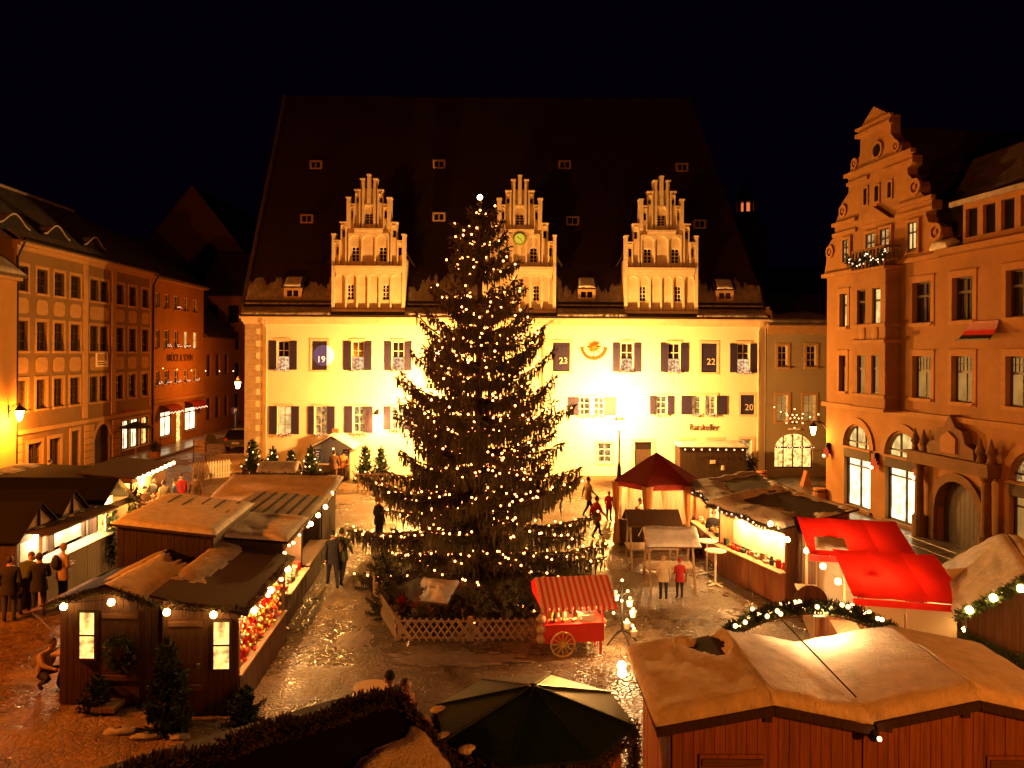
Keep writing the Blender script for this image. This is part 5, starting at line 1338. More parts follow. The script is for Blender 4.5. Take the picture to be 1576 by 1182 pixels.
BULB_T = MB().ball((0, 0, 0), 0.030, 8, 6).mesh('bulb', M['bulb_tree'], True)
BULB = MB().ball((0, 0, 0), 0.034, 8, 6).mesh('bulb', M['bulb'], True)
BULB_BIG = MB().ball((0, 0, 0), 0.07, 8, 6).mesh('bulb', M['bulb_big'], True)
BULB_SM = MB().ball((0, 0, 0), 0.03, 6, 4).mesh('bulb', M['bulb_sm'], True)
def light_string(label, pts, bulbs=None, n=None, me=None, group=None, hang=0.05, wire=0.008, name='light_string'):
    """a cable through pts carrying bulbs (at the points in bulbs, or n spread evenly)"""
    pts = [Vector(p) for p in pts]
    o0 = pts[0].copy()
    mb = MB(); mb.tube([p - o0 for p in pts], wire, 4)
    root = mb.build(name, M['wire'], None, loc=o0); tag(root, label, 'light string', group)
    if bulbs is None:
        Ls = [0]
        for a, b in zip(pts, pts[1:]): Ls.append(Ls[-1] + (b-a).length)
        bulbs = []
        for k in range(n):
            t = Ls[-1]*(k+0.5)/n
            for i in range(len(pts)-1):
                if Ls[i+1] >= t: bulbs.append(pts[i].lerp(pts[i+1], (t-Ls[i])/max(1e-6, Ls[i+1]-Ls[i]))); break
    for b in bulbs:
        link('bulb', me or BULB, root, Vector(b) - o0 - Vector((0, 0, hang)))
    return root
def sag(a, b, s, n=8):
    a, b = Vector(a), Vector(b)
    return [a.lerp(b, i/n) - Vector((0, 0, s*4*(i/n)*(1-i/n))) for i in range(n+1)]

TREE = at(735, 895); TREE = Vector((TREE.x, TREE.y, 0))
def build_big_tree():
    ztop = atY(726, 306, TREE.y).z
    ms, curves = spruce_meshes(12, ztop, 4.2, 21, 13, 0.115, 0.75, 'needle', tw=0.062)
    spruce_thing('christmas_tree', 'towering decorated Christmas spruce in the middle of the market', 'Christmas tree', TREE, ms)
    # one light string per height band, running out along the branches
    rs = random.Random(5)
    bands = {}
    for f, az, C in curves: bands.setdefault(min(9, int(f*11)), []).append((az, C))
    names = ['lowest', 'second lowest', 'third', 'fourth', 'fifth', 'sixth', 'seventh', 'eighth', 'ninth', 'topmost']
    for k, br in bands.items():
        br.sort(key=lambda t: t[0])
        # only the boughs that face the open square carry strings that can be seen; the others get them sparsely
        pts = []; bl = []
        for j, (az, C) in enumerate(br):
            if rs.random() < (0.18 if k < 6 else 0.35 if k < 9 else 0.3): continue
            Cw = [TREE + Vector(tuple(c)) + Vector((0, 0, 0.05)) for c in C]
            s0 = 2 if k < 7 else 1
            pts += Cw[s0:] + Cw[s0:][::-1]
            m = max(2, int(len(C)*0.85*(1.0 - k*0.07)))
            Rb = math.hypot(C[-1][0], C[-1][1])
            m = max(1, int(Rb/0.33))
            for i in range(m):
                t = (s0 + (len(C)-1-s0)*(i+0.6+rs.uniform(-.25,.25))/m); a = min(len(C)-2, max(0, int(t)))
                p = Cw[a].lerp(Cw[a+1], t-a); bl.append(p + Vector((rs.uniform(-.14,.14), rs.uniform(-.14,.14), rs.uniform(-0.12, 0.12))))
        if len(pts) > 2: light_string('warm light string on the %s band of boughs of the big spruce' % names[k], pts, bulbs=bl, me=BULB_T, group=None, hang=0.0, wire=0.006)
    root = thing('tree_top_light', 'glowing reddish light on the tip of the big spruce', 'lamp', TREE + Vector((0, 0, ztop)))
    MB().ball((0, 0, 0.05), 0.085, 10, 8).build('lamp_globe', mat_once('toplamp', lambda: emit('tree_top_lamp', (1.0, 0.50, 0.22), 30)), root, smooth=True)
    MB().tube([(0, 0, -0.25), (0, 0, 0.0)], 0.015, 6).build('lamp_stem', M['iron'], root)
build_big_tree()

# small trees in front of the town hall and around the huts
SM, _ = spruce_meshes(21, 2.2, 0.75, 11, 8, 0.12, 0.12, 'needle_lt', droop=0.4, tw=0.06, tl=0.62)
SM2, _ = spruce_meshes(22, 2.2, 0.85, 10, 8, 0.12, 0.10, 'needle_lt', droop=0.4, tw=0.065, tl=0.66)
sm_names = ['beside the side street corner', 'second from the side street corner', 'third from the side street corner', 'next to the little poster hut', 'beyond the poster hut by the lattice fence', 'last behind the lattice fence']
for i, (px, py, hh) in enumerate(((388, 742, 2.3), (420, 744, 2.0), (448, 744, 1.8), (478, 746, 2.1), (562, 742, 2.0), (586, 742, 2.0))):
    p = at(px, py); p.z = 0
    t = spruce_thing('small_spruce', 'small lit spruce before the town hall wall, ' + sm_names[i], 'spruce', p, SM if i % 2 else SM2, rnd.uniform(0, 6), hh/2.2)
    bl = []
    for k in range(13):
        zz = hh*(0.15+0.75*k/13); rr_ = 0.36*hh*(1-zz/hh)+0.05; a = k*2.4 + i
        bl.append(p + Vector((rr_*math.cos(a), rr_*math.sin(a), zz)))
    light_string('light string wound round the small spruce ' + sm_names[i], bl, bulbs=bl, hang=0, wire=0.005)
def scatter_garland(pts, thick, n, seed, ln=0.16, mat='needle_lt'):
    """evergreen garland mesh along a polyline (coordinates as given)"""
    rs = np.random.RandomState(seed)
    pts = np.array([tuple(p) for p in pts]); seg = np.linalg.norm(np.diff(pts, axis=0), axis=1); cum = np.concatenate([[0], np.cumsum(seg)])
    t = rs.rand(n)*cum[-1]; i = np.clip(np.searchsorted(cum, t) - 1, 0, len(seg)-1)
    f = ((t - cum[i])/np.maximum(seg[i], 1e-6))[:, None]
    P = pts[i]*(1-f) + pts[i+1]*f
    d = rs.randn(n, 3); d /= np.linalg.norm(d, axis=1, keepdims=True)
    P = P + d*rs.rand(n, 1)*thick*0.5
    V, Q = needle_sprays(P, d, rs.uniform(0.6, 1.3, n)*ln, np.full(n, ln*0.3), rs, 2)
    return np_mesh('garland', V, Q, M[mat])
def garland(label, pts, thick, n, seed, bulbs=0, me=None, ln=0.16, mat='needle_lt', dark=False, cat='garland'):
    pts = [Vector(p) for p in pts]; o0 = pts[0].copy()
    root = tag(link('garland', scatter_garland([p-o0 for p in pts], thick, n, seed, ln, mat), None, o0), label, cat)
    if bulbs:
        rr = random.Random(seed); L = len(pts)-1
        for k in range(bulbs):
            t = L*(k+0.5)/bulbs; i = min(L-1, int(t)); p = pts[i].lerp(pts[i+1], t-i) - o0
            link('bulb', me or BULB, root, p + Vector((rr.uniform(-.5,.5)*thick, -thick*0.55, rr.uniform(-.4,.5)*thick)))
    return root
# ================================================================== MARKET HUTS
def plank_wall(parent, name, p0, p1, z0, top, mat, pw=0.14, individual=False, thick=0.025, seed=0):
    """vertical planks from p0 to p1 (local metres), facing to the right of the walking direction; top(t) gives the height"""
    p0, p1 = Vector((p0[0], p0[1], 0)), Vector((p1[0], p1[1], 0))
    L = (p1-p0).length; a = math.atan2(p1.y-p0.y, p1.x-p0.x)
    n = max(2, int(round(L/pw))); w = L/n
    rr = random.Random(seed)
    poly = [(0, z0), (L, z0)] + [(L*(1-k/8), top(1-k/8)-0.01) for k in range(9)]
    back = MB().prism(poly, 0.0, 0.03).build(name, mat, parent, loc=p0, rz=a)
    cuts = []
    mb = MB()
    for i in range(n):
        x0, x1 = w*i+0.004, w*(i+1)-0.004; dy = rr.uniform(0, 0.006)
        ta, tb = top((x0)/L), top((x1)/L); tm = top((x0+x1)/2/L)
        pol = [(x0, z0), (x1, z0), (x1, tb)] + ([((x0+x1)/2, tm)] if abs(tm-(ta+tb)/2) > 0.004 else []) + [(x0, ta)]
        if individual: MB().prism(pol, -thick-dy, -0.002).build('plank', mat, back)
        else: mb.prism(pol, -thick-dy, -0.002)
    if not individual: o = mb.build('planks', mat, back); o['kind'] = 'stuff'
    return back

def hut(name, label, p0, p1, d, hf, hb, roof='m', sides=None, wm='wood', rm='felt', ov=0.22, indiv=(), hc=0.95, header=0.22, cat='hut', hr=None, group=None, reflector=None, ovf=None, counter=True, cm=None, rt=0.06, lip=0.22):
    p0, p1 = Vector((p0[0], p0[1], 0)), Vector((p1[0], p1[1], 0))
    w = (p1-p0).length; rz = math.atan2(p1.y-p0.y, p1.x-p0.x)
    root = thing(name, label, cat, p0, rz, group)
    if roof == 'm': Z = lambda x, y: hf + (hb-hf)*y/d
    elif roof == 'mx': Z = lambda x, y: hf + (hb-hf)*x/w
    elif roof == 'gy': Z = lambda x, y: hf + (hr-hf)*(1-abs(x-w/2)/(w/2))
    else: Z = lambda x, y: hf + (hr-hf)*(1-abs(y-d/2)/(d/2))
    S = {'f': ((0,0),(w,0)), 'r': ((w,0),(w,d)), 'b': ((w,d),(0,d)), 'l': ((0,d),(0,0))}
    sides = sides or {}
    for k, (a, b) in S.items():
        st = sides.get(k, 'closed')
        if st is None: continue
        tp = lambda t, a=a, b=b: Z(a[0]+(b[0]-a[0])*t, a[1]+(b[1]-a[1])*t)
        if st == 'closed': plank_wall(root, {'f':'front_wall','r':'side_wall','b':'back_wall','l':'side_wall'}[k], a, b, 0.02, tp, M[wm], individual=k in indiv, seed=len(label)+ord(k))
        else:
            plank_wall(root, 'counter_front', a, b, 0.02, lambda t: hc, M[cm or wm], seed=ord(k))
            A, B = Vector((*a, 0)), Vector((*b, 0)); dr = (B-A).normalized(); nn = Vector((dr.y, -dr.x, 0))
            MB().slab([A+nn*lip+Vector((0,0,hc+0.045)), B+nn*lip+Vector((0,0,hc+0.045)), B-nn*0.35+Vector((0,0,hc+0.045)), A-nn*0.35+Vector((0,0,hc+0.045))], 0.04).build('counter_top', M['woodlt'], root)
            mb = MB(); mb.beam(A+Vector((0,0,tp(0)-header/2))+nn*0.015, B+Vector((0,0,tp(1)-header/2))+nn*0.015, 0.03, header); mb.build('header_board', M['woodx'], root)
    for (x, y) in ((0.04,0.04),(w-0.04,0.04),(w-0.04,d-0.04),(0.04,d-0.04)): MB().box(x-0.035, x+0.035, y-0.035, y+0.035, 0, Z(x,y)-0.02).build('corner_post', M[wm], root)
    of = ov if ovf is None else ovf
    x0, x1, y0, y1 = -ov, w+ov, -of, d+ov
    polys = []
    if roof == 'm': zz = lambda x, y: hf + (hb-hf)*y/d; polys = [[(x0,y0),(x1,y0),(x1,y1),(x0,y1)]]
    elif roof == 'mx': zz = lambda x, y: hf + (hb-hf)*x/w; polys = [[(x0,y0),(x1,y0),(x1,y1),(x0,y1)]]
    elif roof == 'gy': zz = lambda x, y: hf + (hr-hf)*(1-abs(x-w/2)/(w/2)); polys = [[(x0,y0),(w/2,y0),(w/2,y1),(x0,y1)], [(w/2,y0),(x1,y0),(x1,y1),(w/2,y1)]]
    else: zz = lambda x, y: hf + (hr-hf)*(1-abs(y-d/2)/(d/2)); polys = [[(x0,y0),(x1,y0),(x1,d/2),(x0,d/2)], [(x0,d/2),(x1,d/2),(x1,y1),(x0,y1)]]
    roofs = []
    for P in polys:
        roofs.append(MB().slab([(x, y, zz(x, y)+rt) for x, y in P], rt-0.004).build('roof_panel', M[rm], root))
    root['w'] = w; root['d'] = d
    info = dict(root=root, w=w, d=d, zz=lambda x, y: zz(x, y)+rt, roofs=roofs, ext=(x0, x1, y0, y1), rz=rz, p0=p0)
    info['W'] = lambda x, y, z: Vector((p0.x + x*math.cos(rz) - y*math.sin(rz), p0.y + x*math.sin(rz) + y*math.cos(rz), z))
    return info
def hut_snow(I, k=0, t=0.14, seed=1, hole=None, mat='snow', rect=None, nx=26, ny=18, ragged=0, taper=(1, 1, 1, 1), rough=1.0):
    x0, x1, y0, y1 = rect or I['ext']
    if rect is None and len(I['roofs']) == 2:
        gy = abs(I['zz'](I['w']/2, 0) - I['zz'](0, 0)) > 1e-4
        if gy: x0, x1 = ((x0, I['w']/2) if k == 0 else (I['w']/2, x1))
        else: y0, y1 = ((y0, I['d']/2) if k == 0 else (I['d']/2, y1))
    zf = I['zz']; e = 1e-3
    xm, ym = (x0+x1)/2, (y0+y1)/2; gx = (zf(xm+e, ym)-zf(xm-e, ym))/(2*e); gyy = (zf(xm, ym+e)-zf(xm, ym-e))/(2*e); zm = zf(xm, ym)
    z = lambda x, y: zm + gx*(x-xm) + gyy*(y-ym)
    if not taper[0]: x0 -= 0.035
    if not taper[1]: x1 += 0.035
    return snow_patch('roof_snow', I['roofs'][k], [(x0,y0,z(x0,y0)),(x1,y0,z(x1,y0)),(x1,y1,z(x1,y1)),(x0,y1,z(x0,y1))], t, nx, ny, seed, ragged=ragged, mat=mat, hole=hole, taper=taper, rough=rough)
TUBE = None
def stall_lamp(I, x, y, z, power, color=(1.0, 0.46, 0.13), r=0.05):
    """a bulb hanging inside a stall with its light"""
    lb = 'bare bulb inside the ' + ' '.join(I['root']['label'].split()[:12])
    root = thing('hanging_bulb', lb, 'lamp', I['W'](x, y, z), I['rz'], lb)
    MB().ball((0,0,0), r, 8, 6).build('bulb_glass', M['bulb'], root, smooth=True)
    MB().tube([(0,0,r*0.8),(0,0,r+0.09)], 0.02, 6).build('bulb_socket', M['iron'], root)
    plight(root, (0, 0, -0.09), power, color, 0.05)
def end_door(par, x, y, w, h, m='wood', handle=1, z0=0.06):
    o = MB().box(0, w, -0.03, 0, 0, h).build('door', M[m], par, loc=(x, y, z0))
    for z in (0.25*h, 0.92*h): MB().box(0.03, w-0.03, -0.055, -0.031, z, z+0.10).build('door_rail', M['woodx'], o)
    MB().box(w-0.11 if handle > 0 else 0.05, w-0.05 if handle > 0 else 0.11, -0.10, -0.031, h*0.48, h*0.53).build('handle', M['steel'], o)
    return o
def end_window(par, x, y, z, w, h, pm='shopwarm', nz=2, fm='wooddk'):
    mb = MB(); t = 0.045
    mb.box(-t, 0, -0.05, 0, -t, h+t); mb.box(w, w+t, -0.05, 0, -t, h+t); mb.box(0, w, -0.05, 0, -t, 0); mb.box(0, w, -0.05, 0, h, h+t)
    for k in range(1, nz): mb.box(0, w, -0.045, 0, h*k/nz-0.015, h*k/nz+0.015)
    o = mb.build('window', M[fm], par, loc=(x, y, z))
    MB().box(0, w, -0.025, -0.01, 0, h).build('pane', M[pm], o)
    return o

# ---- the pair of huts whose back ends face the camera
B2 = hut('market_hut', 'dark plank hut with red lit ornament counter beside the cobbled aisle', (-5.32, 15.3), (-5.55, 19.2), 1.45, 2.02, 2.32, 'm', {'f': 'open'}, 'wood', 'felt2', 0.2, indiv=('l',), hc=0.72, lip=0.05, header=0.14)
r2 = B2['root']
e2 = link('end_wall_fittings', None, r2, (0, 1.45, 0), -PI/2)      # local x runs along the end wall
end_door(e2, 0.10, -0.035, 0.68, 1.85, 'wood'); end_window(e2, 0.98, -0.035, 0.92, 0.30, 0.92, 'shopwarm')
hut_snow(B2, 0, 0.05, 3, hole=lambda u, v: (v < 0.66) | (u < 0.25), mat='snow_old', rough=0.5, nx=40, ny=30)
# ornaments hung in the lit counter
OM = [MB().ball((0,0,0), 0.045, 7, 5).mesh('ornament', m, True) for m in (M['red'], M['gold'], mat_once('orn3', lambda: pmat('orange_glass_ornament', (0.75, 0.22, 0.03), 0.2, 0.2, 5, 0, spec=0.7)), M['canvas'])]
orr = random.Random(8)
panel = thing('display_panel', 'red cloth covered display panel inside the ornament hut', 'display', B2['W'](0.2, 0.16, 0), B2['rz'])
MB().box(-0.1, 3.5, 0, 0.03, 0.78, 1.88).build('panel_cloth', M['redcloth'], panel)
for k in range(240):
    p = B2['W'](orr.uniform(0.12, 3.6), orr.uniform(0.02, 0.12), orr.uniform(0.83, 1.86))
    o = tag(link('ornament', OM[orr.randrange(4)], None, p), 'small shiny bauble hung in the red lit ornament counter', 'bauble', 'baubles in the ornament hut')
stall_lamp(B2, 0.5, -0.16, 1.84, 70); stall_lamp(B2, 1.6, -0.16, 1.84, 70); stall_lamp(B2, 2.8, -0.16, 1.84, 70)

B1 = hut('market_hut', 'dark plank hut with raised serving flap and half its roof snowed in', (-9.0, 18.1), (-9.05, 15.7), 2.0, 2.05, 2.05, 'gx', {'f': 'open'}, 'wood', 'felt', 0.2, indiv=('r',), hr=2.42, ovf=0.25)
e1 = link('end_wall_fittings', None, B1['root'], (B1['w'], 0, 0), PI/2)
end_window(e1, 0.42, -0.035, 0.95, 0.30, 0.92, 'shopwarm'); end_door(e1, 0.85, -0.035, 0.78, 1.85, 'wood', 1)
MB().box(0.3, 0.75, -0.5, -0.05, 0.06, 0.16).build('door_step', M['woodlt'], e1, loc=(0.6, 0, 0))
hut_snow(B1, 1, 0.06, 5, hole=lambda u, v: u < 0.10, mat='snow', rough=0.5, nx=36, ny=30); hut_snow(B1, 0, 0.05, 6, hole=lambda u, v: (v < 0.60) | (u > 0.7), mat='snow_old', rough=0.5, nx=36, ny=30)
flap = MB().slab([(0, -0.75, 1.82), (B1['w'], -0.75, 1.82), (B1['w'], -0.02, 2.0), (0, -0.02, 2.0)], 0.03).build('serving_flap', M['wood'], B1['root'])
for x in (0.06, B1['w']-0.06): MB().beam((x, -0.02, 1.3), (x, -0.62, 1.8), 0.03).build('flap_strut', M['woodlt'], B1['root'])
stall_lamp(B1, 1.2, 0.5, 1.9, 12)
B3 = hut('market_hut', 'tall dark hut with a ribbed snow covered roof behind the flap hut', (-9.6, 22.0), (-9.25, 18.35), 2.15, 3.0, 2.72, 'm', {'f': 'open'}, 'wooddk', 'felt2', 0.12)
hut_snow(B3, 0, 0.10, 9, mat='snow', nx=40, ny=20)
for k in range(5):
    y = 0.35 + 0.4*k; z = B3['zz'](0, y)
    MB().beam((0.2, y, z+0.07), (B3['w']-0.3, y, z+0.07), 0.07, 0.05).build('roof_batten', M['felt2'], B3['roofs'][0])
stall_lamp(B3, 1.5, 0.6, 2.3, 14)
B4 = hut('market_hut', 'small hut with a snow strip roof and bright side counter between two dark roofs', (-5.78, 19.75), (-5.95, 22.2), 1.5, 2.30, 2.42, 'm', {'f': 'open'}, 'wooddk', 'felt', 0.15)
hut_snow(B4, 0, 0.12, 12, mat='snow')
stall_lamp(B4, 0.7, 0.1, 1.85, 260); stall_lamp(B4, 1.8, 0.1, 1.85, 220)
B5 = hut('market_hut', 'hut with a bare dark board roof between two snowy roofs', (-6.02, 22.5), (-6.22, 25.5), 2.0, 2.30, 2.46, 'm', {'f': 'open'}, 'wooddk', 'felt2', 0.2)
hut_snow(B5, 0, 0.045, 14, mat='snow_old', nx=30, ny=20)
for k in range(6):
    y = 0.1 + 0.34*k; MB().beam((-0.1, y, B5['zz'](0, y)+0.035), (B5['w']+0.1, y, B5['zz'](0, y)+0.035), 0.09, 0.05).build('roof_batten', M['felt'], B5['roofs'][0])
stall_lamp(B5, 1.5, 0.2, 1.9, 16)
B6 = hut('market_hut', 'broad dark hut with an unbroken snow roof and lamps on its eave', (-9.9, 26.1), (-6.35, 26.1), 2.0, 2.08, 2.46, 'm', {}, 'wooddk', 'felt', 0.25)
hut_snow(B6, 0, 0.20, 16, mat='snow', nx=40, ny=18)
garland('thick dark garland along the ridge of the broad snow roofed hut', [B6['W'](x, 2.2, 2.62+0.05*math.sin(x*3)) for x in np.linspace(-0.2, 3.7, 12)], 0.2, 700, 61, mat='needle')
def bulbs_on(I, name, pts, me=BULB_BIG, label=None):
    light_string(label, [I['W'](*p) for p in pts], bulbs=[I['W'](*p) for p in pts], me=me, hang=0.06)
bulbs_on(B2, '', [(-0.24, 1.30, 2.16), (-0.24, 0.42, 2.10), (0.15, -0.24, 2.06), (1.4, -0.26, 2.07), (3.0, -0.26, 2.08)], label='string of bright bulbs round the eaves of the ornament hut')
bulbs_on(B1, '', [(B1['w']+0.24, 0.2, 2.10), (B1['w']+0.24, 1.15, 2.20)], label='string of bright bulbs on the end eave of the flap hut')
bulbs_on(B4, '', [(-0.1, -0.18, 2.30), (1.2, -0.18, 2.26), (2.4, -0.18, 2.22)], BULB, label='bulbs along the eave of the snow strip hut')
bulbs_on(B5, '', [(0.1, -0.22, 2.2), (1.3, -0.22, 2.2), (2.6, -0.22, 2.2), (2.9, 1.9, 2.5), (1.0, 2.15, 2.5)], label='bulbs round the bare board roof')
bulbs_on(B6, '', [(-0.3, -0.2, 2.18), (0.9, -0.28, 2.10), (1.9, -0.28, 2.14), (2.3, -0.28, 2.12), (3.75, 0.6, 2.35)], label='bulbs along the eave of the broad snow roofed hut')
for k, (I, y, z) in enumerate(((B2, -0.26, 0), (B1, 0, 0))):
    if k == 0: pts = [I['W'](-0.22, t, 2.12+0.12*t/1.5) for t in np.linspace(1.5, -0.2, 8)] + [I['W'](t, -0.22, 2.12) for t in np.linspace(0, 3.4, 10)]
    else: pts = [I['W'](I['w']+0.22, t, 2.10+0.30*(1-abs(t-1))) for t in np.linspace(-0.2, 2.1, 10)]
    garland(('evergreen garland along the eaves of the ornament hut', 'evergreen garland on the end of the flap hut')[k], pts, 0.10, 900, 70+k, ln=0.085, mat='needle')
# the fir and small shrubs against the two back ends
p = at(256, 1122); p.z = 0
FT, _ = spruce_meshes(31, 1.7, 0.56, 11, 9, 0.085, 0.05, 'needle_lt', droop=0.4, tw=0.05, tl=0.55)
spruce_thing('small_fir', 'unlit small fir standing between the two dark back doors', 'fir', p, FT, 0.3, 1.0)
SH, _ = spruce_meshes(33, 0.7, 0.42, 6, 8, 0.07, 0.03, 'needle_lt', droop=0.3, tw=0.04, tl=0.4)
for i, (px, py) in enumerate(((150, 1094), (378, 1112))): 
    p = at(px, py); p.z = 0
    spruce_thing('low_shrub', ('low evergreen cutting by the step of the flap hut', 'low evergreen cutting by the corner of the ornament hut')[i], 'shrub', p, SH, i*1.3)
wr = thing('door_wreath', 'evergreen spray hung on the door of the flap hut', 'wreath', B1['W'](B1['w']+0.12, 1.25, 1.1), B1['rz'])
ring = [(0.03*math.sin(3*t), 0.22*math.cos(t), 0.30*math.sin(t)) for t in np.linspace(0, 2*PI, 14)]
link('wreath_needles', scatter_garland(ring, 0.14, 260, 4, 0.13), wr)
link('snow_heap', None)
bpy.data.objects.remove(bpy.data.objects['snow_heap'])
rr = random.Random(4)
for i, (px, py, r_) in enumerate(((185, 1128, 0.2), (222, 1136, 0.17), (276, 1136, 0.14))):
    p = at(px, py); mb = MB(); mb.ball((0,0,0), r_, 12, 7, 0, (1.6, 0.7, 0.42)); 
    for j in range(len(mb.v)): x, y, z = mb.v[j]; mb.v[j] = (x+rr.uniform(-.03,.03), y+rr.uniform(-.03,.03), z+rr.uniform(-.02,.02))
    tag(mb.build('snow_lump', M['snow_old'], None, loc=(p.x, p.y, 0.02), smooth=True), ('broad lump of old snow by the step of the flap hut', 'middling lump of old snow before the small fir', 'smallest lump of old snow by the ornament hut door')[i], 'snow')

# ---- row of gabled huts by the long house
def gable_hut(label, yc, xf, w, d, he, hr, wm='wooddk', rm='felt', ang=0.0, side='open', hc=1.0):
    dx, dy = math.sin(ang), math.cos(ang)
    return hut('gabled_hut', label, (xf - (-dx)*(-w/2) , yc - w/2), (xf - dx*w/2*0 , yc + w/2), d, he, he, 'gy', {'f': side}, wm, rm, 0.18, hr=hr, hc=hc)
A1 = gable_hut('black roofed gabled hut with timbered gable, by the white lit counter', 22.1, -13.45, 1.75, 3.6, 2.05, 2.78)
A2 = gable_hut('black roofed gabled hut standing between two other gabled huts', 23.95, -13.55, 1.75, 3.8, 2.05, 2.80)
A3 = gable_hut('gabled hut with icicle fringe and blazing yellow counter', 26.2, -13.35, 2.1, 4.0, 2.05, 2.80, hc=1.25)
for i, I in enumerate((A1, A2)):
    # pale timbered gable panel
    g_ = MB().prism([(0.1, 2.1), (I['w']-0.1, 2.1), (I['w']/2, 2.68)], -0.06, -0.03).build('gable_panel', M['woodlt'], I['root'])
    for (a, b) in (((0.0, 2.06), (I['w'], 2.06)), ((I['w']/2, 2.06), (I['w']/2, 2.72)), ((0.0, 2.06), (I['w']/2, 2.74)), ((I['w'], 2.06), (I['w']/2, 2.74))):
        MB().beam((a[0], -0.08, a[1]), (b[0], -0.08, b[1]), 0.05, 0.07).build('gable_timber', M['wooddk'], g_)
stall_lamp(A3, 0.6, 0.15, 1.9, 320, (1.0, 0.5, 0.10)); stall_lamp(A3, 1.5, 0.15, 1.9, 320, (1.0, 0.5, 0.10))
o = MB()
for k in range(22):
    t = k/21; x = A3['w']/2 + (A3['w']/2+0.18)*t
    o.lathe([(0.022, 0), (0.015, -0.09), (0.002, -0.16-0.1*((k*7) % 5)/5)], 5, (x, -0.2, A3['zz'](x, 0)-0.05))
o.build('icicle_fringe', M['canvas'], A3['root'])
AW = hut('lean_to_stall', 'long flat awning stall with glaring white opening before the gabled huts', (-12.95, 21.5), (-13.05, 25.2), 0.65, 2.06, 2.12, 'm', {'f': 'open', 'b': None, 'l': None, 'r': None}, 'canvas', 'felt2', 0.14, hc=1.22, header=0.08, ovf=0.30)
for k in range(3):
    tb = thing('tube_lamp', ('white tube lamp at the near end of the awning stall', 'white tube lamp in the middle of the awning stall', 'white tube lamp at the far end of the awning stall')[k], 'lamp', AW['W'](0.7+1.15*k, 0.3, 1.96), AW['rz'])
    MB().tube([(-0.5, 0, 0), (0.5, 0, 0)], 0.035, 8).build('tube', mat_once('tube', lambda: emit('white_tube_lamp', (1.0, 0.72, 0.40), 40)), tb)
    plight(tb, (0, 0.1, -0.1), 260, (1.0, 0.62, 0.30), 0.2)
MB().box(0.15, AW['w']-0.15, 0.62, 0.64, 1.24, 2.04).build('pale_back_panel', M['canvas'], AW['root'])
snow_patch('roof_snow', AW['roofs'][0], [(0, 0.2, AW['zz'](0, 0.2)), (AW['w'], 0.2, AW['zz'](AW['w'], 0.2)), (AW['w'], 0.45, AW['zz'](0, 0.45)), (0, 0.45, AW['zz'](0, 0.45))], 0.05, 30, 4, 8, mat='snow_old', hole=lambda u, v: np.sin(u*30) > 0.2)
po = thing('stall_poster', 'pale poster panel at the near end of the gabled huts', 'poster', at(8, 865, 1.2), A1['rz'])
MB().box(-0.3, 0.3, 0, 0.03, -0.35, 0.45).build('poster_board', M['coat_pink'], po); MB().box(-0.18, 0.18, -0.005, -0.001, -0.12, 0.2).build('poster_print', M['darkred'], po)
A4 = hut('market_hut', 'small stall with red goods and a light string rising along its roof', (-14.55, 29.9), (-15.05, 34.0), 1.8, 2.25, 2.45, 'm', {'f': 'open', 'l': 'open'}, 'wood', 'felt2', 0.2)
stall_lamp(A4, 0.6, 0.3, 1.95, 220, (1.0, 0.45, 0.10)); stall_lamp(A4, 2.8, 0.2, 1.95, 220, (1.0, 0.45, 0.10))
light_string('string of bulbs along the roof edge of the small red stall', [A4['W'](x, -0.24, 2.28) for x in np.linspace(-0.2, 4.6, 8)], n=9, me=BULB_BIG)
A5 = hut('market_hut', 'closed dark hut with a flat black roof behind the gabled huts', (-15.2, 28.4), (-15.5, 31.8), 4.2, 2.3, 2.5, 'm', {}, 'wood2', 'felt', 0.15)
hut_snow(A5, 0, 0.06, 44, hole=lambda u, v: v < 0.8, mat='snow_old')
def goods(I, n, x0, x1, y, z, label, group, seed, mats=('red', 'gold', 'canvas', 'woodlt', 'green'), hmax=0.3):
    rr = random.Random(seed)
    for k in range(n):
        x = x0 + (x1-x0)*(k+0.5)/n; kind = rr.randrange(3); m = M[mats[rr.randrange(len(mats))]]; h = rr.uniform(0.12, hmax); mb = MB()
        if kind == 0: mb.lathe([(0.06, 0), (0.07, h*0.5), (0.04, h*0.75), (0.045, h)], 8)
        elif kind == 1: mb.box(-0.08, 0.08, -0.06, 0.06, 0, h*0.7); mb.box(-0.085, 0.085, -0.065, 0.065, h*0.7, h*0.78)
        else: mb.lathe([(0.08, 0), (0.11, h*0.3), (0.10, h*0.5), (0.03, h*0.6), (0.04, h*0.75)], 8)
        nm = ('jar', 'gift_box', 'tin')[kind]
        p = I['W'](x, y + rr.uniform(-0.06, 0.06), z)
        tag(mb.build(nm, m, None, loc=p, rz=I['rz'] + rr.uniform(-0.4, 0.4)), label, ('jar', 'box', 'tin')[kind], group)
def reflector(I, y=0.6, z0=1.0, z1=2.1):  # added pale panel that throws lamp light back to brighten the stall opening
    MB().box(0.05, I['w']-0.05, y, y+0.02, z0, z1).build('pale_reflector', M['ivory'], I['root'])
for I_ in (A3, A4, B4): reflector(I_, 0.55)
goods(A4, 12, 0.2, 3.8, 0.05, 1.0, 'small colourful wares on the counter of the small red stall', 'wares on the small red stall', 3, ('red', 'redcloth', 'gold', 'canvas'))
goods(A3, 8, 0.15, 1.95, 0.0, 1.30, 'small wares on the counter of the icicle fringed hut', 'wares on the icicle fringed hut', 4)
goods(B4, 8, 0.2, 2.3, 0.05, 1.0, 'small wares on the bright counter of the snow strip hut', 'wares on the snow strip hut', 6)
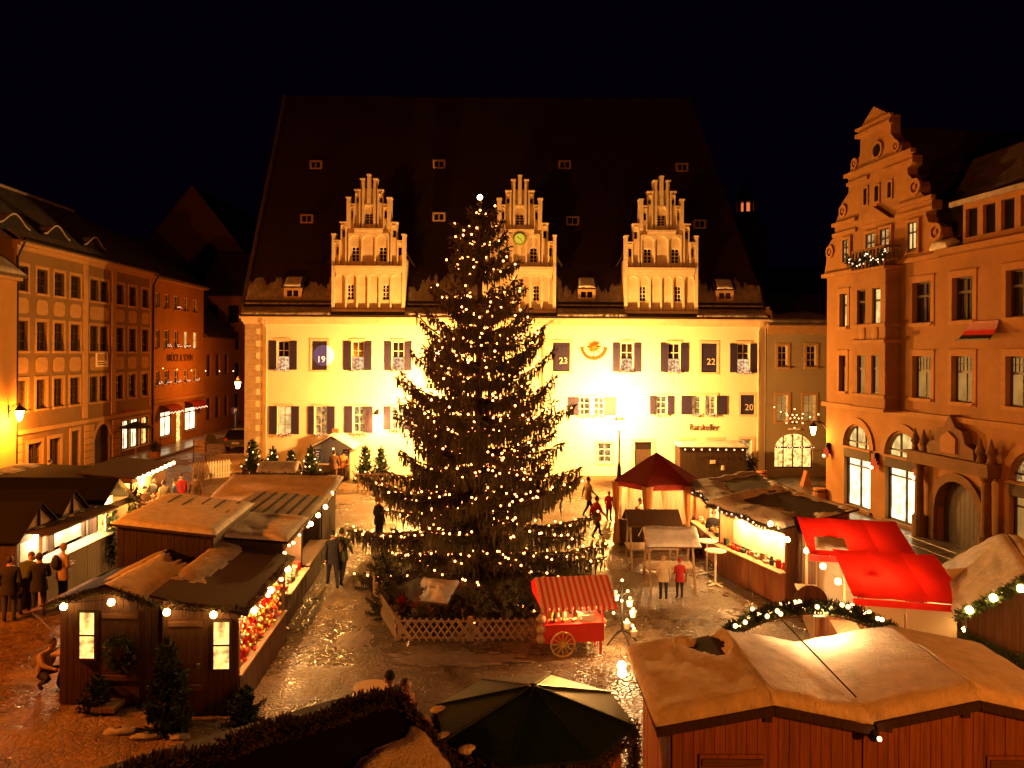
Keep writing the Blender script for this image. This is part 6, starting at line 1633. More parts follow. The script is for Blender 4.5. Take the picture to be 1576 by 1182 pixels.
# thick evergreen post decoration between A-row stalls
garland('evergreen column at the end post of the awning stall', [AW['W'](AW['w']+0.05, -0.1, z) for z in np.linspace(0.3, 1.95, 6)], 0.3, 420, 81)
garland('dark evergreen bush at the corner of the icicle fringed hut', [A3['W'](A3['w']+0.1, -0.1, z) for z in np.linspace(0.6, 2.2, 6)], 0.5, 800, 82, mat='needle')

# ---- the two gabled huts with red-brown planks and a snowed up common valley
E1 = hut('plank_hut', 'red-brown plank hut with a snowy gable roof beside the dark green kiosk', (2.12, 10.2), (4.62, 10.2), 2.05, 2.34, 2.34, 'gy', {'b': 'open'}, 'wood2', 'felt2', 0.26, indiv=('f', 'l'), hr=2.58, hc=1.0)
E2 = hut('plank_hut', 'red-brown plank hut with a snowy gable roof and a door in its end', (4.66, 10.2), (7.30, 10.2), 2.05, 2.38, 2.38, 'gy', {'b': 'open'}, 'wood2', 'felt2', 0.26, indiv=('f',), hr=2.66, hc=1.0)
hA = lambda u, v: ((u-0.80)**2/0.030 + (v-0.83)**2/0.020 < 1)
hB = lambda u, v: ((u-0.28)**2/0.03 + (v-0.80)**2/0.016 < 1)
hC = lambda u, v: ((u-0.62)**2/0.06 + (v-0.78)**2/0.014 < 1)
hut_snow(E1, 0, 0.15, 21, hole=hA, nx=44, ny=40, taper=(1, 0, 1, 1), rough=0.45); hut_snow(E1, 1, 0.15, 22, nx=44, ny=40, taper=(0, 0, 1, 1), rough=0.45)
hut_snow(E2, 0, 0.15, 23, nx=44, ny=40, taper=(0, 0, 1, 1), rough=0.45); hut_snow(E2, 1, 0.15, 24, nx=40, ny=36, taper=(0, 1, 1, 1), rough=0.45)
for I, x in ((E1, 1.24), (E2, 1.27)):
    MB().box(x-0.05, x+0.05, -0.08, -0.03, I['zz'](x, 0)-0.30, I['zz'](x, 0)-0.18).build('ridge_bracket', M['wooddk'], I['root'])
for s, I in ((0, E1), (1, E2)):
    w = I['w']
    for (xa, xb) in ((-0.26 if s == 0 else 0.0, w/2), (w/2, w+0.26 if s else w)):
        MB().beam((xa, -0.30, I['zz'](xa, 0)-0.05), (xb, -0.30, I['zz'](xb, 0)-0.05), 0.03, 0.11).build('barge_board', M['wooddk'], I['root'])
fl = MB(); fl.lathe([(0.06, 0), (0.09, 0.10), (0.09, 0.14)], 10); fl.xf(Matrix.Rotation(R(-60), 4, 'X'))
fo = tag(fl.build('spotlight', M['iron'], None, loc=E1['W'](2.50, -0.34, 2.26)), 'small lit spotlight under the valley between the two plank huts', 'spotlight')
MB().ball((0, -0.12, 0.06), 0.03, 8, 5).build('spotlight_lens', M['bulb'], fo)
eo = link('end_wall_fittings', None, E2['root'], (0, 0, 0)); end_door(eo, 1.55, -0.04, 0.85, 1.85, 'wood2')
eo = link('end_wall_fittings', None, E1['root'], (0, 0, 0)); end_door(eo, 0.35, -0.04, 0.85, 1.85, 'wood2')
MB().box(E1['w']-0.02, E1['w']+0.10, -0.06, 0.02, 0.02, 2.3).build('joint_post', M['wood2'], E1['root'])
# rope across the roofs
tag(MB().tube([E1['W'](2.45, 0.1, 2.6) - Vector((4.5,10,0)), E1['W'](2.35, 1.0, 2.72) - Vector((4.5,10,0)), E1['W'](2.2, 2.3, 2.9) - Vector((4.5,10,0))], 0.012, 5).build('power_cable', M['wire'], None, loc=(4.5, 10, 0)), 'thin dark cable lying down the snow between the two plank huts', 'cable')
# arched sign of evergreen and bulbs standing on the far eaves
def roof_arch():
    xa, xb, y, zb, zt = 3.42, 6.12, 12.35, 2.72, 3.14
    root = thing('garland_arch', 'lit evergreen arch standing on the snowy roofs of the plank huts', 'arch', ((xa+xb)/2, y, zb))
    W = (xb-xa)/2; n = 18
    P = [(-W + 2*W*k/n, 0, (zt-zb)*(1-((-W+2*W*k/n)/W)**2)) for k in range(n+1)]
    MB().tube(P, 0.025, 6).build('arch_rail', M['wood'], root)
    MB().tube([(x, -0.0, z-0.13) for x, _, z in P], 0.018, 6).build('arch_rail', M['wood'], root)
    link('evergreen', scatter_garland(P, 0.18, 3200, 15, 0.085), root)
    for s in (-1, 1): MB().beam((s*W, 0, 0.1), (s*W, 0, -0.35), 0.05).build('arch_post', M['wood'], root)
    rr = random.Random(2)
    for k in range(34):
        t = (k+0.5)/34*n; i = int(t); a, b = Vector(P[i]), Vector(P[min(n, i+1)]); p = a.lerp(b, t-i)
        link('bulb', BULB, root, p + Vector((rr.uniform(-.02,.02), rr.choice((-0.11, 0.0, 0.11)), rr.uniform(-0.06, 0.11))))
    # round dark sign on its crown and the lamp that floods the snow below
    mb = MB(); pts = [(0.27*math.cos(t), 0.26*math.sin(t)) for t in np.linspace(0, PI, 14)]
    mb.prism(pts, -0.02, 0.02); mb.build('crown_sign', M['wood'], root, loc=(0, 0.05, zt-zb+0.05))
    f = MB().box(-0.12, 0.12, -0.05, 0.05, -0.07, 0.07).build('floodlight', M['iron'], root, loc=(0.15, 0.1, 0.30))
    MB().box(-0.10, 0.10, -0.055, -0.051, -0.055, 0.055).build('floodlight_glass', M['bulb'], f)
    plight(f, (0, -0.10, -0.02), 170, (1.0, 0.52, 0.18), 0.06)
roof_arch()
# counters on the far side of these huts glow on to the square
stall_lamp(E1, 0.7, 1.9, 1.95, 150); stall_lamp(E1, 1.9, 1.9, 1.95, 120); stall_lamp(E2, 1.2, 1.9, 1.95, 150)
bulbs_on(E1, '', [(-0.34, 2.25, 2.2), (-0.36, 2.05, 2.16)], label='bulbs along the eave of the plank hut beside the kiosk')

# ---- octagonal kiosk with the dark green roof
def kiosk():
    c = Vector((0.30, 10.25, 0))
    root = thing('octagonal_kiosk', 'eight sided kiosk with a dark green sheet roof and snow scraps', 'kiosk', c, R(10))
    n = 8; r = 1.32; ze, za = 2.36, 2.74
    V = [(r*math.cos(2*PI*(k+0.5)/n), r*math.sin(2*PI*(k+0.5)/n)) for k in range(n)]
    for k in range(n):
        a, b = V[k], V[(k+1) % n]
        MB().slab([(*a, ze), (*b, ze), (0, 0, za)], 0.04).build('roof_panel', M['felt_gr'], root)
        q = 0.86
        plank_wall(root, 'wall_panel', (a[0]*q, a[1]*q), (b[0]*q, b[1]*q), 0.02, lambda t: (1.05 if k in (0, 1, 2, 3) else 2.3), M['wood2'], seed=k)
        MB().beam((*a, ze+0.0), (0, 0, za+0.01), 0.03, 0.025).build('roof_seam', M['felt_gr'], root)
    MB().lathe([(0.08, za-0.03), (0.05, za+0.02), (0.01, za+0.04)], 8).build('roof_cap', M['felt_gr'], root)
    for k, (s, t) in enumerate(((3, 0.15), (3, 0.9), (4, 0.35))):
        a, b = Vector((*V[s], ze)), Vector((*V[(s+1) % n], ze)); p = a.lerp(b, t)
        mb = MB(); mb.ball((0,0,0), 0.10, 10, 6, 0, (1.3, 0.8, 0.55)); mb.build('snow_scrap', M['snow'], root, loc=p*0.98 + Vector((0,0,0.04)), smooth=True)
    k = 4
    garl = []
    for k in (7, 0, 1): garl.append((V[k][0], V[k][1], ze-0.08))
    hang = [(V[6][0]*1.0, V[6][1]*1.0, z) for z in np.linspace(ze, 0.6, 8)]
    link('garland_needles', scatter_garland([(V[k_][0], V[k_][1], ze-0.12) for k_ in (3, 4, 5, 6, 7, 0)], 0.10, 2200, 5, 0.075, 'needle'), root)
    link('garland_needles', scatter_garland([(V[7][0], V[7][1], z) for z in np.linspace(ze, 0.5, 8)], 0.12, 1300, 6, 0.075, 'needle'), root)
    plight(root, (0, 0, 2.2), 14, (1.0, 0.5, 0.16), 0.05)
kiosk()
lp = thing('low_barrier', 'red-brown board screen standing beside the dark green kiosk', 'screen', at(660, 1120, 1.1) - Vector((0, 0, 1.1)), R(12))
for k in range(9): MB().box(-0.55+0.14*k, -0.55+0.14*k+0.13, 0, 0.03, 0.02, 1.15).build('plank', M['wood2'], lp)
MB().box(-0.6, 0.75, -0.12, 0.16, 1.153, 1.19).build('screen_top', M['wood2'], lp)
# ---- black roof with a garlanded ridge in front
def dark_roof():
    A_, B_ = Vector((-3.75, 7.75, 0)), Vector((-1.45, 9.45, 0))
    D = hut('market_hut', 'hut with a black roof, garlanded ridge and a patch of snow on its slope', (-3.15, 6.85), (-0.65, 8.82), 3.0, 2.05, 2.05, 'gx', {}, 'wooddk', 'felt', 0.2, hr=2.55)
    w, d = D['w'], D['d']
    garland('black evergreen garland along the ridge of the dark front roof', [D['W'](x, d/2, 2.66+0.05*math.sin(x*5)) for x in np.linspace(-0.3, w+0.15, 20)], 0.24, 6500, 91, ln=0.085, mat='needle')
    garland('black evergreen garland down the verge of the dark front roof', [D['W'](w+0.2, y, D['zz'](0, y)+0.03) for y in np.linspace(0, d/2, 8)], 0.14, 1500, 92, ln=0.08, mat='needle')
    hut_snow(D, 0, 0.14, 51, hole=lambda u, v: (v > 0.35 + 0.7*(u-0.45)) | (u < 0.40), nx=36, ny=30)
dark_roof()

# ---- red awning stalls
def red_stall(label, x0, x1, yn, yf, zn, zf, rot=0.0, panels=True, k=0):
    c = Vector((x0, yn, 0)); root = thing('awning_stall', label, 'stall', c, rot)
    w, d = x1-x0, yf-yn
    for (x, y) in ((0.05,0.05),(w-0.05,0.05),(w-0.05,d-0.05),(0.05,d-0.05)): MB().box(x-0.03,x+0.03,y-0.03,y+0.03,0,zn+(zf-zn)*y/d).build('post', M['woodlt'], root)
    n = 3
    for i in range(n):       # three lengths of tarpaulin, each sagging between the rafters
        mb = MB(); m = 8; xa, xb = -0.18+(w+0.36)*i/n, -0.18+(w+0.36)*(i+1)/n
        G = {}
        for a in range(m+1):
            for b in range(m+1):
                x = xa + (xb-xa)*a/m; y = -0.22 + (d+0.4)*b/m
                G[a,b] = (x, y, zn + (zf-zn)*(y/d) + 0.05 - 0.06*math.sin(PI*a/m)*(0.35+0.65*math.sin(PI*b/m)))
        vs = [G[a,b] for a in range(m+1) for b in range(m+1)]
        mb.add(vs, [(a*(m+1)+b, (a+1)*(m+1)+b, (a+1)*(m+1)+b+1, a*(m+1)+b+1) for a in range(m) for b in range(m)])
        mb.add([(xa,-0.22,zn-0.16),(xb,-0.22,zn-0.16),(xb,-0.22,zn-0.02),(xa,-0.22,zn-0.02)], [(0,1,2,3)])
        mb.build('tarpaulin', M['redcloth'], root)
    # side of canvas towards the camera, boards below, counter along the aisle
    MB().box(0.08, w*0.46, 0.02, 0.04, 0.95, zn-0.1).build('canvas_panel', M['canvas'], root); MB().box(w*0.48, w-0.08, 0.02, 0.04, 0.95, zn-0.1).build('canvas_panel', M['canvas'], root)
    plank_wall(root, 'board_wall', (0, 0), (w, 0), 0.02, lambda t: 0.94, M['wood2'], seed=k)
    plank_wall(root, 'counter_front', (0, d), (0, 0), 0.02, lambda t: 0.92, M['woodlt'], seed=k+1)
    MB().box(-0.25, 0.3, 0.02, d, 0.93, 0.97).build('counter_top', M['woodlt'], root)
    MB().box(w-0.03, w, 0.05, d-0.05, 0.95, zn).build('back_panel', M['canvas'], root)
    b = thing('hanging_bulb', 'glaring bulb under ' + label, 'lamp', (x0+w*0.22+0.25, yn+d*0.45, zn-0.25))
    MB().ball((0,0,0), 0.06, 8, 6).build('bulb_glass', M['bulb'], b, smooth=True); plight(b, (0,0,-0.12), 260, (1.0, 0.58, 0.22), 0.06)
    return root
red_stall('red tarpaulin stall with white canvas end panels', 7.22, 9.05, 16.1, 18.15, 2.18, 2.50, R(-13), k=1)
red_stall('red tarpaulin stall with a snow scrap beside the brown plank shed', 7.45, 9.55, 19.05, 21.0, 2.30, 2.66, R(-13), k=2)
sc = thing('canvas_flap', 'pale canvas flap hanging at the end of the red tarpaulin', 'canvas', (9.35, 15.9, 2.15)); MB().slab([(0,0,0),(0.75,0.15,0.0),(0.55,0.9,0.42),(-0.05,0.8,0.40)], 0.02).build('cloth', M['canvas'], sc)
sp = snow_patch('snow_scrap', None, [(7.42,18.98,2.38),(8.15,18.80,2.38),(8.35,19.5,2.53),(7.65,19.65,2.53)], 0.09, 12, 12, 8); tag(sp, 'scrap of snow on the red tarpaulin by the plank shed', 'snow')
light_string('bright bulbs slung between the red tarpaulin stalls', sag((7.2, 22.3, 2.6), (7.4, 19.2, 2.3), 0.15, 4) + sag((7.4, 18.9, 2.3), (7.15, 16.6, 2.25), 0.1, 4), n=5, me=BULB_BIG)
SHED = hut('plank_shed', 'small brown plank shed between the counter huts and the red tarpaulin', (7.9, 21.2), (9.7, 20.8), 0.9, 2.3, 2.45, 'm', {}, 'wood', 'felt', 0.1)

# ---- counter huts towards the sandstone house
H1 = hut('market_hut', 'lit counter hut with snow edged roof and red-brown end wall', (6.75, 25.3), (7.75, 21.95), 2.1, 2.28, 2.62, 'm', {'f': 'open'}, 'wood2', 'felt2', 0.2, ovf=0.35)
hut_snow(H1, 0, 0.16, 31, hole=lambda u, v: (v > 0.40) & (v < 0.93) & (u > 0.12) & (u < 0.94), nx=36, ny=26)
H2 = hut('market_hut', 'lit counter hut with snow edged roof next to the round tent', (6.85, 28.9), (6.95, 25.5), 2.1, 2.28, 2.62, 'm', {'f': 'open'}, 'wood2', 'felt2', 0.2, ovf=0.35)
hut_snow(H2, 0, 0.16, 32, hole=lambda u, v: (v > 0.40) & (v < 0.93) & (u > 0.12) & (u < 0.94), nx=36, ny=26)
for i, I in enumerate((H1, H2)):
    for x in (0.7, 1.8, 2.8): stall_lamp(I, x, 0.15, 1.98, 190, (1.0, 0.5, 0.15))
    garland(('evergreen garland under the eave of the counter hut with red-brown end', 'evergreen garland under the eave of the counter hut by the tent')[i], [I['W'](x, -0.36, 2.22+0.05*math.sin(x*4)) for x in np.linspace(-0.2, I['w']+0.2, 14)], 0.12, 1300, 101+i, ln=0.09, bulbs=14, me=BULB_SM, mat='needle')
    goods(I, 13, 0.15, I['w']-0.15, 0.08, 1.0, ('small wares on the counter of the hut with red-brown end wall', 'small wares on the counter of the hut next to the tent')[i], ('wares on the red-brown ended hut', 'wares on the hut next to the tent')[i], 11+i)
for I_ in (H1, H2): reflector(I_, 0.5)
# ---- round tent
def tent():
    c = Vector((5.45, 29.3, 0)); root = thing('round_tent', 'six sided tent with a dark red roof and orange tied curtains', 'tent', c, R(8))
    n = 6; r = 1.62; ze, za = 2.45, 3.45
    V = [(r*math.cos(2*PI*k/n), r*math.sin(2*PI*k/n)) for k in range(n)]
    for k in range(n):
        a, b = V[k], V[(k+1) % n]
        MB().slab([(*a, ze), (*b, ze), (0, 0, za)], 0.03).build('roof_panel', M['darkred'], root)
        MB().slab([(*a, ze-0.001), (*b, ze-0.001), (b[0]*1.0, b[1]*1.0, ze-0.2), (a[0]*1.0, a[1]*1.0, ze-0.2)], 0.01).build('valance', M['darkred'], root)
        MB().tube([(a[0]*0.95, a[1]*0.95, 0), (a[0]*0.95, a[1]*0.95, ze)], 0.04, 6).build('post', M['woodlt'], root)
        mb = MB(); mb.lathe([(0.22, ze-0.06), (0.14, 1.5), (0.07, 1.15), (0.13, 0.7), (0.17, 0.1)], 9, (a[0]*0.93, a[1]*0.93, 0)); mb.build('tied_curtain', M['drape'], root)
        if k in (1, 2, 0): plank_wall(root, 'wall_panel', (a[0]*0.9, a[1]*0.9), (b[0]*0.9, b[1]*0.9), 0.02, lambda t: 2.3, M['woodlt'], seed=k)
        elif k in (3, 4, 5): plank_wall(root, 'counter_front', (a[0]*0.9, a[1]*0.9), (b[0]*0.9, b[1]*0.9), 0.02, lambda t: 1.0, M['wood'], seed=k)
    b = thing('hanging_bulb', 'glaring bulb inside the round red roofed tent', 'lamp', c + Vector((0, 0, 2.1)))
    MB().ball((0,0,0), 0.06, 8, 6).build('bulb_glass', M['bulb'], b, smooth=True); plight(b, (0, -0.2, -0.12), 500, (1.0, 0.5, 0.16), 0.08)
tent()
# ---- two small roofed stands with timber trestle legs
def stand(label, px0, px1, py, zr, mat, seed):
    a, b = at(px0, py), at(px1, py); w = (b-a).length; root = thing('roofed_stand', label, 'stand', (a.x, a.y, 0), math.atan2(b.y-a.y, b.x-a.x))
    d = 1.0
    for x in (0, w):
        MB().beam((x, -0.12, 0), (x, 0.38, zr-0.15), 0.06).build('leg', M['woodlt'], root); MB().beam((x, d+0.12, 0), (x, d-0.38, zr-0.15), 0.06).build('leg', M['woodlt'], root)
        MB().beam((x, 0.02, 0.62), (x, d-0.02, 0.62), 0.05).build('crossbar', M['woodlt'], root)
    MB().box(-0.08, w+0.08, 0.05, d-0.05, 0.66, 0.70).build('table_board', M['woodlt'], root)
    MB().beam((0, d/2, zr-0.12), (w, d/2, zr-0.12), 0.06).build('ridge_beam', M['woodlt'], root)
    for s in (0, 1):
        q = [(-0.15, -0.18, zr-0.42), (w+0.15, -0.18, zr-0.42), (w+0.15, d/2, zr), (-0.15, d/2, zr)]
        if s: q = [(x, d-y, z) for x, y, z in q][::-1]
        rp = MB().slab(q, 0.04).build('roof_panel', M['wood'], root)
        if mat: snow_patch('roof_snow', rp, q if not s else [q[1], q[0], q[3], q[2]], 0.11, 20, 12, seed+s, mat=mat)
    return root
stand('small timber stand with a thick snow roof where two children look', 1001, 1069, 912, 1.82, 'snow', 3)
stand('small timber stand with a bare brown roof behind the snow roofed one', 972, 1042, 878, 1.92, None, 5)
stand('small feeder-like stand with snowy roof before the town hall spruces', 400, 452, 778, 1.95, 'snow_old', 9)
# ---- flat roofed dark hut at the town hall
MH = hut('market_hut', 'closed dark hut with flat snow roof and lights before the inn lettering', (9.45, 43.6), (13.1, 43.6), 1.3, 1.92, 2.0, 'm', {}, 'wooddk', 'felt', 0.12)
hut_snow(MH, 0, 0.14, 71, nx=40, ny=10); light_string('bulbs along the flat roof of the dark hut by the inn', [MH['W'](x, -0.2, 1.9) for x in np.linspace(0, 3.65, 6)], n=8, me=BULB)
MB().box(1.65, 1.95, -0.06, -0.035, 1.05, 1.25).build('notice', M['ivory'], MH['root'])
# ---- little poster hut
PH = hut('poster_hut', 'little white hut with blue posters and snowy gable roof before the town hall', (-11.0, 43.6), (-9.05, 43.6), 1.6, 1.85, 1.85, 'gy', {'f': None}, 'canvas', 'felt2', 0.28, hr=2.42)
hut_snow(PH, 0, 0.14, 73, nx=16, ny=12); hut_snow(PH, 1, 0.14, 74, nx=16, ny=12)
plank_wall(PH['root'], 'counter_front', (0, 0), (PH['w'], 0), 0.02, lambda t: 0.85, M['canvas'])
MB().box(-0.05, PH['w']+0.05, -0.2, 0.3, 0.853, 0.89).build('counter_top', M['woodlt'], PH['root'])
M['blue'] = pmat('blue_poster', (0.03, 0.05, 0.32), 0.6, 0.3, 8, 0)
for x in (0.0, PH['w']-0.36):
    pb_ = MB().box(x, x+0.36, -0.06, -0.03, 1.1, 1.72).build('poster', M['blue'], PH['root']); mb = MB(); arc_band(mb, x+0.18, 1.38, 0.06, 0.10, -0.066, -0.061, 10, 0.6, 2*PI-0.6); mb.box(x+0.08, x+0.28, -0.066, -0.061, 1.58, 1.62); mb.box(x+0.08, x+0.24, -0.066, -0.061, 1.17, 1.20); mb.build('poster_print', M['ivory'], pb_)
MB().box(0.7, 1.05, 1.1, 1.4, 2.1, 2.75).build('chimney', M['wood2'], PH['root'])
stall_lamp(PH, 0.95, 0.4, 1.7, 26, (1.0, 0.6, 0.25))
# ---- gabled hut with garland at the edge of the square
G = hut('gabled_hut', 'brown gabled hut edged with garland and bulbs near the portal', (8.85, 15.05), (10.75, 14.15), 3.2, 2.2, 2.2, 'gy', {}, 'wood', 'felt2', 0.25, hr=3.0)
hut_snow(G, 0, 0.15, 95, nx=24, ny=24); hut_snow(G, 1, 0.15, 96, nx=24, ny=24)
gp = [G['W'](x, -0.28, G['zz'](x, 0)+0.02) for x in np.linspace(-0.2, G['w']+0.2, 15)]
garland('thick lit garland up the gable edges of the brown hut by the portal', gp, 0.2, 2600, 97, bulbs=7, me=BULB_BIG, ln=0.09)
garland('swag of evergreen across the front of the brown hut by the portal', [G['W'](x, -0.12, 1.75-0.35*math.sin(PI*x/G['w'])) for x in np.linspace(-0.1, G['w']+0.1, 10)], 0.18, 1800, 98, ln=0.09)
ge_ = link('end_wall_fittings', None, G['root'], (0, 0, 0)); end_door(ge_, 0.35, -0.04, 0.8, 1.5, 'wooddk')
sg = thing('emblem_sign', 'small pale square sign with a dark round emblem on the brown gabled hut', 'sign', G['W'](G['w']*0.75, 0.5, 2.95), G['rz'])
MB().box(-0.22, 0.22, -0.02, 0.02, 0, 0.40).build('sign_board', M['ivory'], sg)
mb = MB(); arc_band(mb, 0, 0.2, 0.0, 0.15, -0.028, -0.022, 18, 0, 2*PI); mb.build('sign_emblem', M['black'], sg); mb = MB(); mb.prism([(-0.05, 0.1), (0.08, 0.1), (0.06, 0.2), (0.0, 0.27), (-0.04, 0.2)], -0.034, -0.029); mb.build('emblem_mark', M['ivory'], sg)
light_string('bulbs at the corner between the red tarpaulin and the brown gabled hut', sag((9.2, 15.9, 2.2), (8.85, 15.0, 1.3), 0.05, 4), n=3, me=BULB_BIG)
# ================================================================== TREE ENCLOSURE, CART, TABLES, STREET THINGS
SLAT = MB().box(-0.016, 0.016, -0.008, 0.008, -0.5, 0.5).mesh('slat', M['woodlt'])
def lattice_fence(label, a, b, h=0.55, step=0.17):
    a, b = Vector((a.x, a.y, 0)), Vector((b.x, b.y, 0)); L = (b-a).length; rz = math.atan2(b.y-a.y, b.x-a.x)
    root = thing('lattice_fence', label, 'fence', a, rz)
    for z in (0.06, h-0.08): MB().box(0, L, -0.012, 0.012, z, z+0.045).build('rail', M['woodlt'], root)
    for x in (0.03, L-0.03): MB().box(x-0.03, x+0.03, 0.01, 0.07, 0, h+0.06).build('post', M['woodlt'], root)
    n = int(L/step); ang = R(36)
    for i in range(n+1):
        for s in (-1, 1):
            x = i*L/max(1, n)
            ln = h/math.cos(ang)
            link('slat', SLAT, root, (min(L-0.12, max(0.12, x)), -0.022 if s > 0 else -0.042, h/2+0.02), rot=(0, s*ang, 0), scale=(1.15, 1, ln))
    return root
FP = [(575, 868), (577, 930), (612, 986), (724, 987), (838, 985), (905, 955)]
FPw = [at(*p) for p in FP]
fl = ['side lattice fence panel of the spruce enclosure toward the dark huts', 'corner lattice fence panel of the spruce enclosure by the crib', 'front lattice fence panel of the spruce enclosure below the crib', 'front lattice fence panel of the spruce enclosure next to the cart', 'lattice fence panel of the spruce enclosure behind the red cart']
for i in range(5): lattice_fence(fl[i], FPw[i], FPw[i+1])
a, b = at(550, 757), at(592, 757); lattice_fence('lattice fence with snow before the town hall spruces', a, b, 0.95, 0.24)
a, b = at(398, 762), at(440, 762); lattice_fence('lattice fence behind the small feeder-like stand', a, b, 0.8, 0.24)
# planting inside the enclosure
bed = tag(MB().lathe([(3.3, 0.02), (3.1, 0.16), (1.2, 0.28), (0.3, 0.32)], 22, (0, 0, 0)).build('planting_bed', pmat('dark_mulch', (0.05, 0.035, 0.022), 0.95, 0.5, 4, 0.8, 25), None, loc=(TREE.x+0.15, TREE.y-0.15, 0)), kind='structure')
BS, _ = spruce_meshes(41, 0.95, 0.8, 7, 9, 0.09, 0.03, 'needle', droop=0.3, tw=0.055, tl=0.5)
for i, (px, py, s) in enumerate(((590, 905, 1.1), (597, 945, 0.9), (690, 955, 0.85), (735, 955, 0.9), (780, 955, 1.0), (825, 940, 1.1), (870, 925, 1.0), (650, 965, 0.6))):
    p = at(px, py); p.z = 0
    spruce_thing('low_conifer', ('bushy low conifer at the corner of the fence toward the dark huts', 'low conifer at the fence corner in front of the crib', 'low conifer behind the front fence next to the crib', 'low conifer behind the middle of the front fence', 'low conifer behind the front fence toward the cart', 'dark low conifer right beside the red cart', 'dark low conifer hidden behind the red cart', 'smallest low conifer behind the front fence')[i], 'conifer', p, BS, i*0.9, s)
def crib():
    p = at(640, 955); root = thing('nativity_crib', 'little wooden crib hut with a snow roof under the big spruce', 'crib', (p.x, p.y, 0.10), R(-18))
    plank_wall(root, 'back_wall', (0.85, 0.6), (0, 0.6), 0, lambda t: 0.62, M['wood'])
    for x in (0.04, 0.81): MB().box(x-0.03, x+0.03, 0.0, 0.06, 0, 0.5).build('post', M['wood'], root)
    q4 = [(-0.08,-0.12,0.48),(0.95,-0.12,0.48),(0.95,0.7,0.80),(-0.08,0.7,0.80)]
    rp = MB().slab(q4, 0.05).build('roof_panel', M['wood'], root)
    snow_patch('roof_snow', rp, q4, 0.22, 24, 20, 4, mat='snow_old', hole=lambda u, v: (u < 0.2) & (v < 0.6), edge=0.35)
crib()
for i, (px, py, m, s) in enumerate(((618, 948, 'red', 0.22), (640, 955, 'darkred', 0.20), (662, 960, 'coat_orange', 0.18), (606, 958, 'coat_tan', 0.16))):
    p = at(px, py); root = thing('flower_pot', ('red poinsettia pot beside the crib', 'dark red poinsettia pot before the crib', 'orange potted plant before the crib', 'pale potted plant at the fence corner')[i], 'pot', (p.x, p.y, 0.1))
    MB().lathe([(0.08, 0), (0.12, 0.16), (0.125, 0.2)], 10).build('pot', M['woodlt'], root)
    mb = MB(); rr = random.Random(i)
    for k in range(26):
        t = rr.uniform(0, 2*PI); e = rr.uniform(0.2, 1.0); d = Vector((math.cos(t)*math.cos(e), math.sin(t)*math.cos(e), math.sin(e)))*s*1.3; q_ = d.cross(Vector((0,0,1))).normalized()*0.05
        b0 = Vector((0,0,0.2)); mb.add([b0, b0+d*0.55+q_, b0+d, b0+d*0.55-q_], [(0,1,2,3)])
    mb.build('leaves', M[m], root)

